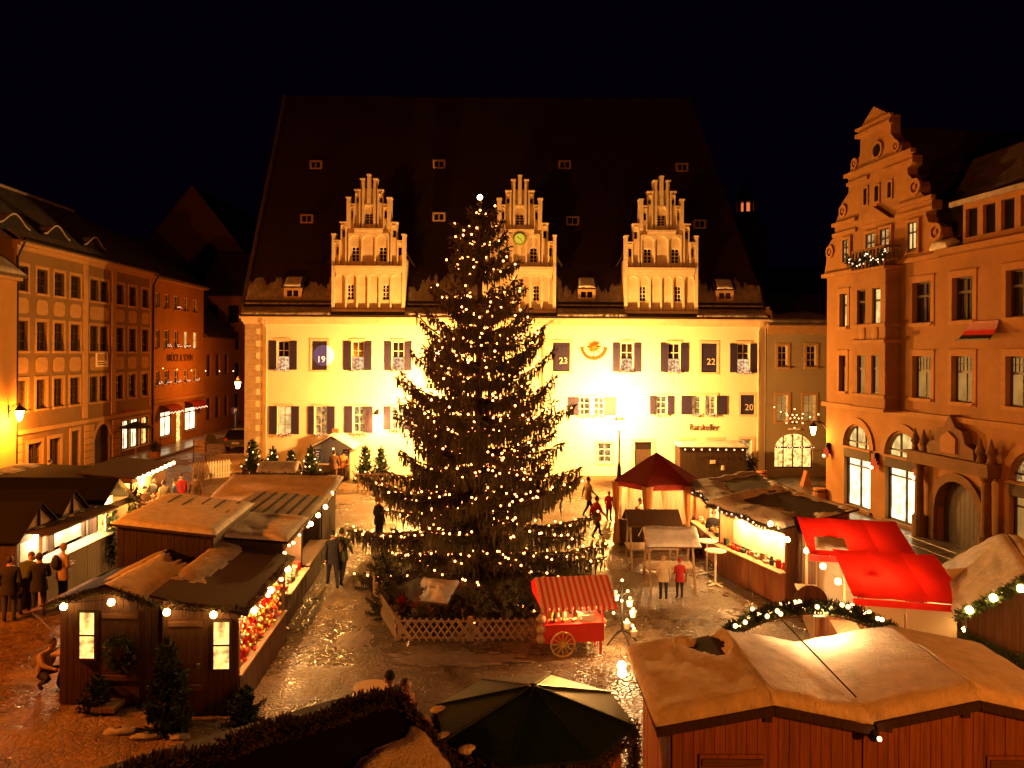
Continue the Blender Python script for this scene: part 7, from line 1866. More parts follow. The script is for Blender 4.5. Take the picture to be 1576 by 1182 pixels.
def cart():
    p = at(866, 1011); root = thing('market_cart', 'red handcart with striped awning and yellow spoked wheels', 'cart', (p.x, p.y, 0), R(9))
    x0, x1, d = -0.42, 1.02, 0.72
    MB().box(x0, x1, 0.06, d, 0.30, 0.72).build('cart_body', M['red'], root)
    MB().box(x0-0.03, x1+0.03, 0.03, d+0.03, 0.723, 0.75).build('tray_rim', M['red'], root)
    for (x, y) in ((x0+0.03, 0.1), (x1-0.03, 0.1), (x0+0.03, d-0.04), (x1-0.03, d-0.04)): MB().box(x-0.02, x+0.02, y-0.02, y+0.02, 0.75, 1.36 if y < 0.3 else 1.62).build('post', M['red'], root)
    n = 13
    aw = [(x0-0.16, -0.28, 1.26), (x1+0.20, -0.28, 1.26), (x1+0.20, 0.52, 1.74), (x0-0.16, 0.52, 1.74)]
    MB().slab(aw, 0.015).build('awning', M['stripe'], root)
    MB().slab([aw[3], aw[2], (x1+0.20, 1.0, 1.5), (x0-0.16, 1.0, 1.5)], 0.015).build('awning_back', M['red'], root)
    w = x1-x0+0.36
    for k in range(n*2):      # scalloped valance, one tongue for each stripe
        xa, xb = aw[0][0]+w*k/(2*n), aw[0][0]+w*(k+1)/(2*n)
        MB().prism([(xa+0.003, 1.17), ((xa+xb)/2, 1.14), (xb-0.003, 1.17), (xb-0.003, 1.255), (xa+0.003, 1.255)], -0.295, -0.285).build('valance_tongue', M['canvas'] if k % 2 == 0 else M['redcloth'], root)
    for x in (aw[0][0]+0.005, aw[1][0]-0.005): MB().add([(x,-0.27,1.25),(x,0.52,1.73),(x,1.0,1.49),(x,0.9,1.3)], [(0,1,2,3)]).build('awning_cheek', M['redcloth'], root)
    for y in (-0.02, d+0.08):
        wh = link('wheel', None, root, (0.0, y, 0.30))
        mb = MB(); arc_band(mb, 0, 0, 0.265, 0.30, -0.025, 0.025, 28, 0, 2*PI); mb.build('rim', M['yellow'], wh)
        mb = MB(); mb.lathe([(0.05, -0.05), (0.05, 0.05)], 12); mb.xf(Matrix.Rotation(PI/2, 4, 'X')); mb.build('hub', M['yellow'], wh)
        sm = MB().beam((0.04, 0, 0), (0.27, 0, 0), 0.022).mesh('spoke', M['yellow'])
        for k in range(12): link('spoke', sm, wh, rot=(0, 2*PI*k/12, 0))
    for y in (0.1, d-0.1): MB().box(x1-0.10, x1-0.05, y-0.025, y+0.025, 0, 0.30).build('leg', M['red'], root)
    cp = root.location; c9, s9 = math.cos(R(9)), math.sin(R(9))
    W = lambda x, y, z: Vector((cp.x + x*c9 - y*s9, cp.y + x*s9 + y*c9, z))
    rr = random.Random(9); it = 0
    ls = [('round_tin', 'big round tin tub on the red cart'), ('paper_sign', 'pale price card on the rim of the red cart')]
    mb = MB(); mb.lathe([(0.20, 0), (0.23, 0.22), (0.21, 0.22), (0.19, 0.03)], 18); tag(mb.build('tin_tub', M['steel'], None, loc=W(0.62, 0.38, 0.95)), 'big round tin tub standing high on the red cart', 'tub')
    MB_ = MB().box(-0.22, 0.22, -0.2, 0.2, 0, 0.2); tag(MB_.build('wooden_crate', M['woodlt'], None, loc=W(0.62, 0.40, 0.752), rz=R(9)), 'pale crate under the tin tub on the red cart', 'crate')
    tag(MB().box(-0.15, 0.15, -0.005, 0.005, 0, 0.17).build('price_card', M['ivory'], None, loc=W(0.62, 0.08, 0.755), rz=R(9)), 'pale price card leaning on the rim of the red cart', 'card')
    for k in range(12):
        x = -0.34 + 0.075*k + (0.0 if k < 8 else 0.25); h = rr.uniform(0.26, 0.40); mb = MB(); mb.lathe([(0.05, 0), (0.06, h*0.7), (0.04, h*0.8), (0.045, h)], 9)
        tag(mb.build('wicker_cup', M[('woodlt', 'canvas', 'yellow')[k % 3]], None, loc=W(x, 0.45 + 0.12*(k % 2), 0.752)), 'upright pale cup among the wares on the red cart', 'cup', 'cups on the red cart')
    for k in range(14):
        mb = MB(); mb.ball((0,0,0.05), 0.055, 8, 5, 0, (1, 1, 0.8)); tag(mb.build('sweet_ball', M[('red', 'coat_tan', 'gold', 'coat_orange')[k % 4]], None, loc=W(-0.36+0.07*k, 0.15 + 0.06*(k % 3), 0.752), smooth=True), 'small round confection lying in the tray of the red cart', 'sweet', 'sweets on the red cart')
    for k in range(3):
        mb = MB(); mb.ball((0,0,0), 0.11, 10, 7); tag(mb.build('pale_ball', M['coat_tan'], None, loc=W(-0.50, 0.1+0.0*k, 0.40+0.24*k), smooth=True), 'pale round basket hung on the end of the red cart', 'basket', 'baskets on the end of the cart')
    b = thing('hanging_bulb', 'bulb under the striped awning of the red cart', 'lamp', W(0.5, 0.2, 1.26)); MB().ball((0,0,0), 0.04, 8, 6).build('bulb_glass', M['bulb'], b, smooth=True); plight(b, (0,-0.05,-0.08), 140, (1.0, 0.55, 0.2), 0.04)
    light_string('short added string of bulbs under the striped awning edge of the red cart', [W(x, -0.12, 1.22) for x in np.linspace(-0.4, 1.05, 6)], n=8, me=BULB_T, hang=0.05)  # extra bulbs added to brighten the wares in the tray
    # stand of lanterns beside the cart
    q_ = at(957, 990); root = thing('lantern_stand', 'iron stand carrying a pyramid of glowing bulbs and lanterns beside the cart', 'lamp stand', (q_.x, q_.y, 0))
    MB().tube([(0,0,0.3),(0,0,1.45)], 0.022, 6).build('pole', M['iron'], root)
    for k in range(4): t = PI/2*k+0.4; MB().tube([(0,0,0.32),(0.2*math.cos(t),0.2*math.sin(t),0.22),(0.42*math.cos(t),0.42*math.sin(t),0.0)], 0.02, 5).build('foot', M['iron'], root)
    spots = [(0,0,1.55), (-0.16,-0.05,1.28), (0.13,-0.05,1.30), (0.20,0.05,1.10), (-0.02,-0.1,1.08), (0.26,-0.1,0.88), (-0.22,-0.1,0.78), (0.1,-0.16,0.62), (0.24,-0.12,0.48), (0.28,-0.1,0.40)]
    for k, s in enumerate(spots):
        MB().tube([(0,0,s[2]-0.12),s], 0.010, 4).build('arm', M['iron'], root); link('bulb', BULB, root, s)
        if k % 2: mb = MB(); mb.lathe([(0.06, -0.20), (0.085, -0.05)], 10, s); mb.build('lantern_shade', M['canvas'], root)
    plight(root, (0.05, -0.25, 0.95), 320, (1.0, 0.56, 0.2), 0.25)
cart()

# ---- bistro tables
def table(label, px, py, top=True, h=1.08, r=0.33):
    p = at(px, py, h) if top else at(px, py); root = thing('bistro_table', label, 'table', (p.x, p.y, 0))
    MB().lathe([(r-0.02, h-0.03), (r, h-0.02), (r, h), (r-0.01, h+0.005)], 20).build('table_top', M['ivory'], root)
    MB().tube([(0,0,0.04),(0,0,h-0.03)], 0.035, 8).build('stem', M['ivory'], root)
    for k in range(4): t = PI/2*k + 0.5; MB().beam((0,0,0.05), (0.3*math.cos(t), 0.3*math.sin(t), 0.03), 0.05, 0.03).build('foot', M['ivory'], root)
for l, px, py in (('white bistro table on its own by the snow roofed stand', 1101, 847), ('white bistro table behind the single one, beside the crowd', 1088, 832), ('white bistro table before the tent beside a dark figure', 970, 788), ('white bistro table touching the tent counter', 997, 784),
                  ('white bistro table behind the ribbed snow roof', 235, 786), ('white bistro table at the corner of the ribbed snow roof', 262, 793), ('white bistro table where a man in a cap stands by the black roof', 572, 1057)): table(l, px, py)

# ---- side street: car, signs, picket barrier, parasol
def car():
    p = at(361, 694); root = thing('parked_car', 'dark hatchback parked in the side street by the town hall corner', 'car', (p.x, p.y+2, 0), R(2))
    paint = pmat('dark_car_paint', (0.02, 0.02, 0.025), 0.25, 0.1, 3, 0, spec=0.6)
    W = 0.84
    prof = [(-2.0, 0.30), (2.0, 0.30), (2.05, 0.55), (1.9, 0.85), (1.0, 0.95), (0.45, 1.42), (-1.2, 1.46), (-1.85, 1.0), (-2.0, 0.8)]
    mb = MB(); n = len(prof)
    vs = []
    for sx, sc_ in ((-W, 1), (W, 1)):
        for y, z in prof: vs.append(((sx*(0.80 if z > 1.2 else 1.0)), y, z))
    mb.add(vs, [tuple(reversed(range(n))), tuple(range(n, 2*n))] + [(i, (i+1) % n, n+(i+1) % n, n+i) for i in range(n)])
    mb.build('body', paint, root)
    MB().add([(-0.66,-1.30,1.42),(0.66,-1.30,1.42),(0.76,-1.83,1.06),(-0.76,-1.83,1.06)], [(3,2,1,0)]).xf(Matrix.Translation((0,-0.03,0.02))).build('rear_window', M['glass'], root)
    for s in (-1, 1):
        MB().box(s*0.70-0.09, s*0.70+0.09, -2.03, -1.98, 0.72, 0.92).build('tail_light', M['red'], root)
        MB().add([(s*0.845,0.9,1.0),(s*0.70,0.40,1.38),(s*0.70,-1.1,1.40),(s*0.845,-1.6,1.02)], [(0,1,2,3)]).xf(Matrix.Translation((s*0.012,0,0))).build('side_window', M['glass'], root)
        for y in (-1.25, 1.3):
            wh = link('wheel', None, root, (s*0.80, y, 0.31)); mb = MB(); mb.lathe([(0.31, -0.10), (0.31, 0.10)], 18); mb.xf(Matrix.Rotation(PI/2, 4, 'Y')); mb.build('tyre', M['black'], wh); mb = MB(); mb.lathe([(0.19, -0.105), (0.19, 0.105)], 12); mb.xf(Matrix.Rotation(PI/2, 4, 'Y')); mb.build('rim', M['steel'], wh)
    MB().box(-0.26, 0.26, -2.025, -2.0, 0.5, 0.61).build('number_plate', M['ivory'], root); MB().box(-0.8, 0.8, -2.06, -1.9, 0.34, 0.5).build('bumper', paint, root)
car()
p = at(297, 742); root = thing('picket_barrier', 'white picket barrier standing askew at the street mouth', 'barrier', (p.x, p.y, 0), R(50))
for k in range(14): MB().prism([(0.16*k, 0.05), (0.16*k+0.11, 0.05), (0.16*k+0.11, 0.95), (0.16*k+0.055, 1.05), (0.16*k, 0.95)], -0.015, 0.015).build('picket', M['ivory'], root)
for z in (0.25, 0.75): MB().box(-0.05, 2.3, 0.016, 0.05, z, z+0.08).build('rail', M['ivory'], root)
for i, (px, py, h) in enumerate(((325, 722, 2.2),)):
    p = at(px, py); root = thing('traffic_sign', 'round traffic sign on a pole beside the picket barrier', 'sign', (p.x, p.y, 0)); MB().tube([(0,0,0),(0,0,h)], 0.03, 6).build('pole', M['steel'], root)
    mb = MB(); mb.lathe([(0.3, 0), (0.3, 0.02)], 20); mb.xf(Matrix.Rotation(PI/2, 4, 'X')); mb.build('sign_disc', M['iron'], root, loc=(0, -0.03, h-0.35))
p = at(298, 712); root = thing('notice_frame', 'dark notice frame with pale slats in the side street', 'sign', (p.x, p.y, 0), R(5))
for x in (0, 0.75): MB().box(x-0.03, x+0.03, -0.03, 0.03, 0, 1.5).build('post', M['wooddk'], root)
for k in range(4): MB().box(0.03, 0.72, -0.02, 0.02, 0.62+0.22*k, 0.76+0.22*k).build('board', M['woodlt'], root)
p = at(362, 672); root = thing('parking_sign', 'small square parking sign behind the parked car', 'sign', (p.x, p.y, 0)); MB().tube([(0,0,0),(0,0,2.4)], 0.03, 6).build('pole', M['steel'], root); MB().box(-0.3, 0.3, -0.03, -0.01, 1.9, 2.45).build('sign_plate', M['blue'], root); link('sign_letter', text_mesh('P', 0.5, M['ivory'], 0.005), root, (0, -0.04, 2.17))
p = at(209, 708); root = thing('parasol', 'open green parasol before the lit shop of the long house', 'parasol', (p.x, p.y, 0)); MB().tube([(0,0,0),(0,0,2.5)], 0.03, 6).build('pole', M['woodlt'], root)
for k in range(8):
    t0, t1 = 2*PI*k/8, 2*PI*(k+1)/8; MB().slab([(1.1*math.cos(t0),1.1*math.sin(t0),2.15),(1.1*math.cos(t1),1.1*math.sin(t1),2.15),(0,0,2.55)], 0.015).build('canopy_panel', M['felt_gr'], root)
MB().box(-0.3, 0.3, -0.3, 0.3, 0, 0.12).build('parasol_base', M['kerb'], root)
p = at(215, 706); root = thing('flower_tub', 'tub of dark greenery below the green parasol', 'tub', (p.x+1.0, p.y, 0)); MB().lathe([(0.3, 0), (0.38, 0.5)], 12).build('tub', M['wood2'], root); link('greenery', scatter_garland([(0,0,0.55),(0,0,0.95)], 0.7, 420, 8, 0.2, 'needle'), root)
for i, (px, py) in enumerate(((1272, 772), (1182, 742))):
    p = at(px, py); root = thing('half_barrel', ('half barrel at the corner of the gabled sandstone house', 'half barrel between town hall and taupe house')[i], 'barrel', (p.x-0.45, p.y-0.3, 0)); MB().lathe([(0.27, 0), (0.33, 0.25), (0.33, 0.45), (0.29, 0.7)], 14).build('staves', M['wood2'], root)
    for z in (0.15, 0.55): MB().lathe([(0.325, z), (0.33, z+0.05)], 14).build('hoop', M['iron'], root)
p = at(1156, 737); root = thing('flower_tub', 'terracotta tub with a dark shrub by the inn hut', 'tub', (p.x, p.y, 0)); MB().lathe([(0.25, 0), (0.36, 0.5)], 12).build('tub', M['wood2'], root); link('greenery', scatter_garland([(0,0,0.55),(0,0,1.1)], 0.6, 360, 9, 0.2, 'needle'), root)
p = at(1235, 746); root = thing('pavement_board', 'small tent-shaped pavement board before the taupe house', 'sign', (p.x, p.y-0.5, 0)); MB().prism([(-0.25,0),(0.25,0),(0.02,0.85),(-0.02,0.85)], -0.25, 0.25).build('board', M['wood2'], root)

# ---- string lights over the streets, balcony garland, red lanterns on the sandstone house
a = fpt(LH, LHL+0.5, -0.1, 0); a.z = 6.0
b = Vector((-15.8, 60, 6.2))
light_string('string of bulbs slung across the side street', sag(a, b, 0.35, 10), n=11, me=BULB)
c = Vector((15.15, 45.5, 4.3)); d = Vector((RH[0]-0.1, RH[1]+0.2, 4.4))
light_string('string of bulbs from the taupe house to the gabled house corner', sag(c, d, 0.5, 8), n=7, me=BULB)
m_ = (c+d)/2 - Vector((0, 0, 0.6)); st = thing('star_cluster', 'cluster of bulbs shaped as a star in the string by the taupe house', 'light star', m_)
for k in range(12): t = 2*PI*k/12; r_ = 0.5 if k % 2 else 0.22; link('bulb', BULB, st, (r_*math.cos(t), 0, r_*math.sin(t)))
MB().tube([(0.3*math.cos(t), 0.01, 0.3*math.sin(t)) for t in np.linspace(0, 2*PI, 13)], 0.012, 4).build('star_frame', M['iron'], st)
b0 = onfac(RH, 1313, 550, 0.62)[0]; b1 = onfac(RH, 1362, 550, 0.62)[0]; zb = onfac(RH, 1340, 417, 0.62)[1]
P_ = []
for t in np.linspace(0, 1, 16):
    q_ = fpt(RH, b0-0.3+(b1-b0+0.5)*t, -0.78); q_.z = zb + 0.75 - 0.45*abs(math.sin(2*PI*t)); P_.append(q_)
garland('light garland looped along the balcony of the scrolled gable', P_, 0.22, 700, 111, bulbs=44, me=BULB_SM)
for i, u in enumerate((0.35, onfac(RH, 1352, 720)[0], onfac(RH, 1418, 745)[0])):
    q_ = fpt(RH, u, -0.2); root = thing('star_lantern', ('red star lantern on the corner pier of the sandstone house', 'red star lantern between the two arched shop windows', 'red star lantern between arched window and portal')[i], 'lantern', (q_.x, q_.y, 2.45), RH[2])
    mb = MB()
    for k in range(10):
        t = 2*PI*k/10; r_ = 0.34; e = Vector((-math.sin(t), 0, math.cos(t)))*0.07; pz = Vector((r_*math.cos(t), 0, r_*math.sin(t))); yv = Vector((0, 0.10, 0)); z0 = Vector((0,0,0))
        mb.add([e, -e, yv, -yv, pz], [(0,4,2),(2,4,1),(1,4,3),(3,4,0)])
    mb.build('star_points', mat_once('redstar', lambda: emit('red_paper_star', (1.0, 0.10, 0.02), 0.7)), root)
    MB().ball((0.0, -0.12, -0.12), 0.07, 8, 6).build('star_bulb', M['bulb'], root)
    MB().box(-0.02, 0.02, 0.0, 0.2, 0.0, 0.5).build('hook', M['iron'], root)
# ---- snow lying on the square
def slush(label, px, py, rx, ry, seed):
    p = at(px, py); o = snow_patch('slush_patch', None, [(p.x-rx, p.y-ry, 0.006), (p.x+rx, p.y-ry, 0.006), (p.x+rx, p.y+ry, 0.006), (p.x-rx, p.y+ry, 0.006)], 0.035, 44, 26, seed, mat='slush', edge=0.5,
        hole=lambda u, v: (((u-0.5)/0.5)**2 + ((v-0.5)/0.5)**2 + 0.35*np.sin(u*23+seed)*np.sin(v*19) > 0.8))
    if o: tag(o, label, 'snow', None, 'stuff')
slush('trodden grey snow in front of the lattice fence', 700, 1015, 1.9, 0.5, 3)
slush('trodden grey snow along the fence of the spruce enclosure', 545, 985, 0.5, 0.8, 5)
# ================================================================== PEOPLE
def skin_mesh(J, E, reg):
    """J: name -> (pos, radius); E: edges; one continuous skinned surface, faces labelled by the nearest bone's region"""
    names = list(J); idx = {n: i for i, n in enumerate(names)}
    me = bpy.data.meshes.new('figure'); me.from_pydata([J[n][0] for n in names], [(idx[a], idx[b]) for a, b in E], [])
    o = bpy.data.objects.new('figure', me); col.objects.link(o)
    o.modifiers.new('s', 'SKIN'); 
    for n in names:
        v = me.skin_vertices[0].data[idx[n]]; r = J[n][1]; v.radius = (r, r) if not hasattr(r, '__len__') else r
        v.use_root = (n == 'pelvis')
    sb = o.modifiers.new('d', 'SUBSURF'); sb.levels = 1; sb.render_levels = 1
    dg = bpy.context.evaluated_depsgraph_get(); out = bpy.data.meshes.new_from_object(o.evaluated_get(dg))
    bpy.data.objects.remove(o); bpy.data.meshes.remove(me)
    V = np.array([v.co[:] for v in out.vertices]); Fs = [tuple(p.vertices) for p in out.polygons]
    C = np.array([V[list(f)].mean(0) for f in Fs])
    best = np.full(len(C), 9.0); lab = np.zeros(len(C), int)
    for (a, b) in E:
        p, q = np.array(J[a][0]), np.array(J[b][0]); d = q-p; t = np.clip(((C-p)@d)/(d@d+1e-9), 0, 1); ds = np.linalg.norm(C-(p+t[:, None]*d), axis=1) - 0.5*min(np.max(J[a][1]), np.max(J[b][1]))
        m = ds < best; best[m] = ds[m]; lab[m] = reg(a, b)
    bpy.data.meshes.remove(out)
    return [tuple(v) for v in V], Fs, [int(x) for x in lab]
POSES = {}
def pose(name, **ch):
    J = dict(pelvis=((0,0,0.93),(0.17,0.13)), spine=((0,0,1.13),(0.155,0.12)), chest=((0,0.005,1.33),(0.17,0.125)), neck=((0,-0.005,1.47),0.058), skull=((0,-0.015,1.56),0.06))
    for s, sg in (('l', 1), ('r', -1)):
        J['hip'+s] = ((sg*0.095,0,0.86),0.105); J['knee'+s] = ((sg*0.105,-0.02,0.48),0.07); J['ankle'+s] = ((sg*0.11,0.01,0.09),0.05); J['toe'+s] = ((sg*0.125,-0.15,0.035),0.042)
        J['shoulder'+s] = ((sg*0.185,0.0,1.385),0.075); J['elbow'+s] = ((sg*0.25,0.02,1.11),0.055); J['wrist'+s] = ((sg*0.255,-0.06,0.88),0.036); J['palm'+s] = ((sg*0.255,-0.075,0.80),0.038)
    for k, v in ch.items(): J[k] = (v, J[k][1])
    E = [('pelvis','spine'),('spine','chest'),('chest','neck'),('neck','skull')]
    for s in 'lr': E += [('pelvis','hip'+s),('hip'+s,'knee'+s),('knee'+s,'ankle'+s),('ankle'+s,'toe'+s),('chest','shoulder'+s),('shoulder'+s,'elbow'+s),('elbow'+s,'wrist'+s),('wrist'+s,'palm'+s)]
    def reg(a, b):
        b0 = b.rstrip('lr') if b[-1] in 'lr' and b not in ('skull',) else b
        if b.startswith('palm') or b == 'skull': return 3
        if b.startswith('toe'): return 2
        if b.startswith('knee') or b.startswith('ankle'): return 1
        return 0
    V, Fs, lab = skin_mesh(J, E, reg)
    mb = MB(); mb.v = V; mb.f = Fs; mb.m = lab
    sk = Vector(J['skull'][0]); nk = Vector(J['neck'][0]); ax = (sk-nk).normalized()
    hc = sk + ax*0.07; q = ax.rotation_difference(Vector((0,0,1))).inverted().to_matrix()
    b0 = len(mb.v); mb.ball((0,0,0), 1, 14, 10, 3, (0.078, 0.095, 0.115))
    mb.ball((0,-0.095,-0.012), 1, 6, 4, 3, (0.014, 0.022, 0.022)); mb.ball((0,-0.075,-0.07), 1, 8, 4, 3, (0.04, 0.028, 0.03))
    for s in (-1, 1): mb.ball((s*0.078,0.0,-0.005), 1, 6, 4, 3, (0.012, 0.02, 0.03)); mb.ball((s*0.03,-0.086,0.012), 1, 6, 4, 4, (0.012, 0.008, 0.008))
    mb.ball((0,-0.093,-0.05), 1, 6, 3, 5, (0.022, 0.006, 0.006))
    for i in range(b0, len(mb.v)): mb.v[i] = tuple(hc + q @ Vector(mb.v[i]))
    for s, sg in (('l', 1), ('r', -1)):      # five fingers, curled a little, thumb from the side of the palm
        w, p = Vector(J['wrist'+s][0]), Vector(J['palm'+s][0]); d = (p-w).normalized(); side = d.cross(Vector((sg, 0, 0.1))).normalized(); nrm = side.cross(d).normalized()
        for k, ln in enumerate((0.062, 0.075, 0.07, 0.055)):
            o_ = p + side*(0.024-0.016*k) + d*0.02; mb.tube([o_, o_+d*ln*0.5-nrm*sg*0.004, o_+d*ln*0.95-nrm*sg*0.022], [0.0105, 0.0095, 0.007], 5, 3)
        o_ = w.lerp(p, 0.55) + side*0.026; mb.tube([o_, o_+side*0.022+d*0.025, o_+side*0.026+d*0.055], [0.012, 0.011, 0.008], 5, 3)
    me = mb.mesh('body_'+name, [M['coat_dark'], M['trousers'], M['shoe'], M['skin'], M['black'], M['darkred']], True)
    hat = MB(); hat.ball((0,0.008,0.028), 1, 14, 8, 0, (0.088, 0.103, 0.102)); 
    hat.v = [(x, y, max(z, 0.018 + 0.10*max(0, -y-0.02) if y < 0 else -0.04)) for x, y, z in hat.v]; hat.v = [tuple(hc + q @ Vector(v)) for v in hat.v]
    hair = MB(); hair.ball((0,0.018,0.015), 1, 14, 8, 0, (0.086, 0.095, 0.11)); hair.v = [(x, y, max(z, 0.05 if y < -0.02 else -0.08)) for x, y, z in hair.v]; hair.v = [tuple(hc + q @ Vector(v)) for v in hair.v]
    ch = Vector(J['chest'][0]); nkp = nk
    scarf = MB(); scarf.lathe([(0.065, -0.03), (0.09, -0.01), (0.085, 0.025), (0.062, 0.035)], 12); scarf.v = [tuple(nkp + q @ Vector(v)) for v in scarf.v]
    coat = MB()      # skirt of the winter coat round hips and thighs
    pv = Vector(J['pelvis'][0]); hm = (Vector(J['hipl'][0])+Vector(J['hipr'][0]))/2; kn = (Vector(J['kneel'][0])+Vector(J['kneer'][0]))/2
    ring = lambda c, rx, ry: [(c.x+rx*math.cos(t), c.y+ry*math.sin(t), c.z) for t in np.linspace(0, 2*PI, 14, endpoint=False)]
    R3 = [ring(pv+Vector((0,0,0.1)), 0.185, 0.145), ring(pv, 0.20, 0.155), ring(hm.lerp(kn, 0.30), 0.215, 0.165)]
    coat.add([v for r_ in R3 for v in r_], [(i*14+j, i*14+(j+1) % 14, (i+1)*14+(j+1) % 14, (i+1)*14+j)[::-1] for i in range(2) for j in range(14)])
    bag = MB().ball((ch.x, ch.y+0.19, ch.z-0.08), 1, 10, 6, 0, (0.15, 0.10, 0.22))
    POSES[name] = (me, hat, hair, scarf, coat if name not in ('crouch', 'sit') else None, bag)
pose('stand', elbowl=(0.24,0.03,1.11), wristl=(0.22,-0.12,0.93), palml=(0.21,-0.17,0.87))
pose('hold', elbowl=(0.245,0.0,1.11), wristl=(0.10,-0.24,1.12), palml=(0.06,-0.29,1.15), elbowr=(-0.245,0.0,1.11), wristr=(-0.10,-0.24,1.10), palmr=(-0.05,-0.29,1.13))
pose('walk', kneel=(0.10,-0.20,0.50), anklel=(0.11,-0.28,0.10), toel=(0.12,-0.43,0.06), kneer=(-0.10,0.06,0.48), ankler=(-0.11,0.30,0.13), toer=(-0.12,0.17,0.035), elbowl=(0.25,0.12,1.13), wristl=(0.24,0.16,0.90), palml=(0.24,0.15,0.83), elbowr=(-0.25,-0.08,1.13), wristr=(-0.23,-0.26,0.98), palmr=(-0.22,-0.32,0.93))
pose('lean', spine=(0,-0.08,1.11), chest=(0,-0.20,1.27), neck=(0,-0.30,1.38), skull=(0,-0.35,1.45), shoulderl=(0.185,-0.22,1.32), shoulderr=(-0.185,-0.22,1.32), elbowl=(0.22,-0.40,1.12), wristl=(0.14,-0.52,1.03), palml=(0.11,-0.58,1.03), elbowr=(-0.22,-0.40,1.12), wristr=(-0.14,-0.52,1.03), palmr=(-0.11,-0.58,1.03))
pose('crouch', pelvis=(0,0.10,0.36), spine=(0,0.04,0.56), chest=(0,-0.06,0.74), neck=(0,-0.13,0.86), skull=(0,-0.17,0.94), hipl=(0.10,0.05,0.36), hipr=(-0.10,0.05,0.36), kneel=(0.15,-0.34,0.47), kneer=(-0.13,-0.30,0.30), anklel=(0.14,-0.18,0.09), ankler=(-0.12,0.08,0.12), toel=(0.15,-0.34,0.035), toer=(-0.13,-0.06,0.035),
     shoulderl=(0.185,-0.08,0.78), shoulderr=(-0.185,-0.08,0.78), elbowl=(0.22,-0.28,0.62), wristl=(0.12,-0.46,0.58), palml=(0.09,-0.53,0.57), elbowr=(-0.22,-0.26,0.60), wristr=(-0.12,-0.45,0.55), palmr=(-0.08,-0.52,0.54))
_pc = {}
def person(label, px, py, face, ps='stand', coat='coat_dark', legs='trousers', head='hat', hm='coat_dark', h=1.72, scarf=None, bag=None, pos=None, z=0.0):
    p = pos if pos is not None else at(px, py); s = h/1.72
    root = thing('person', label, 'person', (p.x, p.y, z), R(face)); root.scale = (s, s, s)
    me, hat, hair, sc_, ct, bg = POSES[ps]
    b = link('body', me, root)
    for i, m in enumerate((coat, legs, 'shoe', 'skin', 'black', 'darkred')): b.material_slots[i].link = 'OBJECT'; b.material_slots[i].material = M[m]
    def piece(nm, mb, m):
        k = (ps, nm, m)
        if k not in _pc: _pc[k] = mb.mesh(nm, M[m], True)
        link(nm, _pc[k], root)
    if head == 'hat': piece('hat', hat, hm)
    else: piece('hair', hair, 'hair')
    if scarf: piece('scarf', sc_, scarf)
    if ct is not None: piece('coat_skirt', ct, coat)
    if bag: piece('backpack', bg, bag)
    return root
# face: 0 looks towards the camera, 180 away from it, 90 to +x
person('person crouching in a tan jacket on the slush before the flap hut', 72, 1060, 60, 'crouch', 'coat_tan', 'trousers', 'hair', h=1.7)
person('person in dark clothes standing close by the serving flap', 117, 1064, 95, 'hold', 'coat_dark', 'trousers', 'hair')
person('person in a black coat at the counter end of the awning stall', 14, 958, 200, 'stand', 'coat_dark', 'jeans', 'hair')
person('person in a dark green coat leaning to the awning stall counter', 38, 948, 190, 'lean', 'coat_green', 'trousers', 'hat', 'coat_brown')
person('person in a dark jacket with hands raised near the awning stall', 60, 952, 215, 'hold', 'coat_dark', 'trousers', 'hair')
person('person in a light tan jacket with a backpack before the white lit opening', 96, 932, 150, 'hold', 'coat_tan', 'trousers', 'hat', 'coat_tan', bag='coat_dark')
person('person in dark clothes standing close to the long house wall', 76, 760, 170, 'stand', 'coat_dark', 'trousers', 'hair')
person('person in a beige coat before the small red stall', 252, 803, 240, 'stand', 'coat_beige', 'trousers', 'hair')
person('person in a red jacket strolling past the small red stall', 278, 790, 30, 'walk', 'coat_red', 'trousers', 'hat', 'coat_dark')
person('person in a brown coat at the mouth of the side street', 300, 792, 200, 'stand', 'coat_brown', 'jeans', 'hair')
person('person in grey-blue beside the beige coat visitor', 268, 800, 120, 'stand', 'coat_blue', 'jeans', 'hat', 'coat_green')
person('person in a dark coat walking up the cobbled aisle beside the spruce', 512, 905, 200, 'walk', 'coat_dark', 'trousers', 'hat', 'coat_dark')
person('companion in dark green carrying a pale bag in the cobbled aisle', 525, 900, 170, 'walk', 'coat_green', 'trousers', 'hair', bag='coat_brown')
person('person in dark red and black at the side of the spruce', 583, 838, 140, 'stand', 'coat_dark', 'trousers', 'hat', 'coat_red', scarf='coat_red')
person('person in a brown coat at the counter of the poster hut', 514, 742, 180, 'stand', 'coat_brown', 'coat_brown', 'hair')
person('person in orange-brown leaning at the poster hut', 527, 741, 185, 'lean', 'coat_orange', 'coat_brown', 'hair')
person('child in a red jacket holding on near the round tent', 937, 802, 150, 'stand', 'coat_red', 'trousers', 'hat', 'coat_red', h=1.25)
person('tall person in black beside the red child near the round tent', 953, 815, 160, 'stand', 'coat_dark', 'trousers', 'hair', h=1.85)
person('person in a red jacket half hidden by the boughs of the spruce', 918, 828, 120, 'walk', 'coat_red', 'trousers', 'hair', h=1.6)
person('person in grey-blue standing by the tied curtain of the tent', 1073, 812, 200, 'hold', 'coat_blue', 'jeans', 'hat', 'coat_beige')
person('person in a pink jacket with white hat in the crowd by the tent', 1080, 828, 170, 'stand', 'coat_pink', 'trousers', 'hat', 'coat_white', h=1.6)
person('person in dark clothes at the tent counter', 1022, 818, 180, 'lean', 'coat_dark', 'trousers', 'hair')
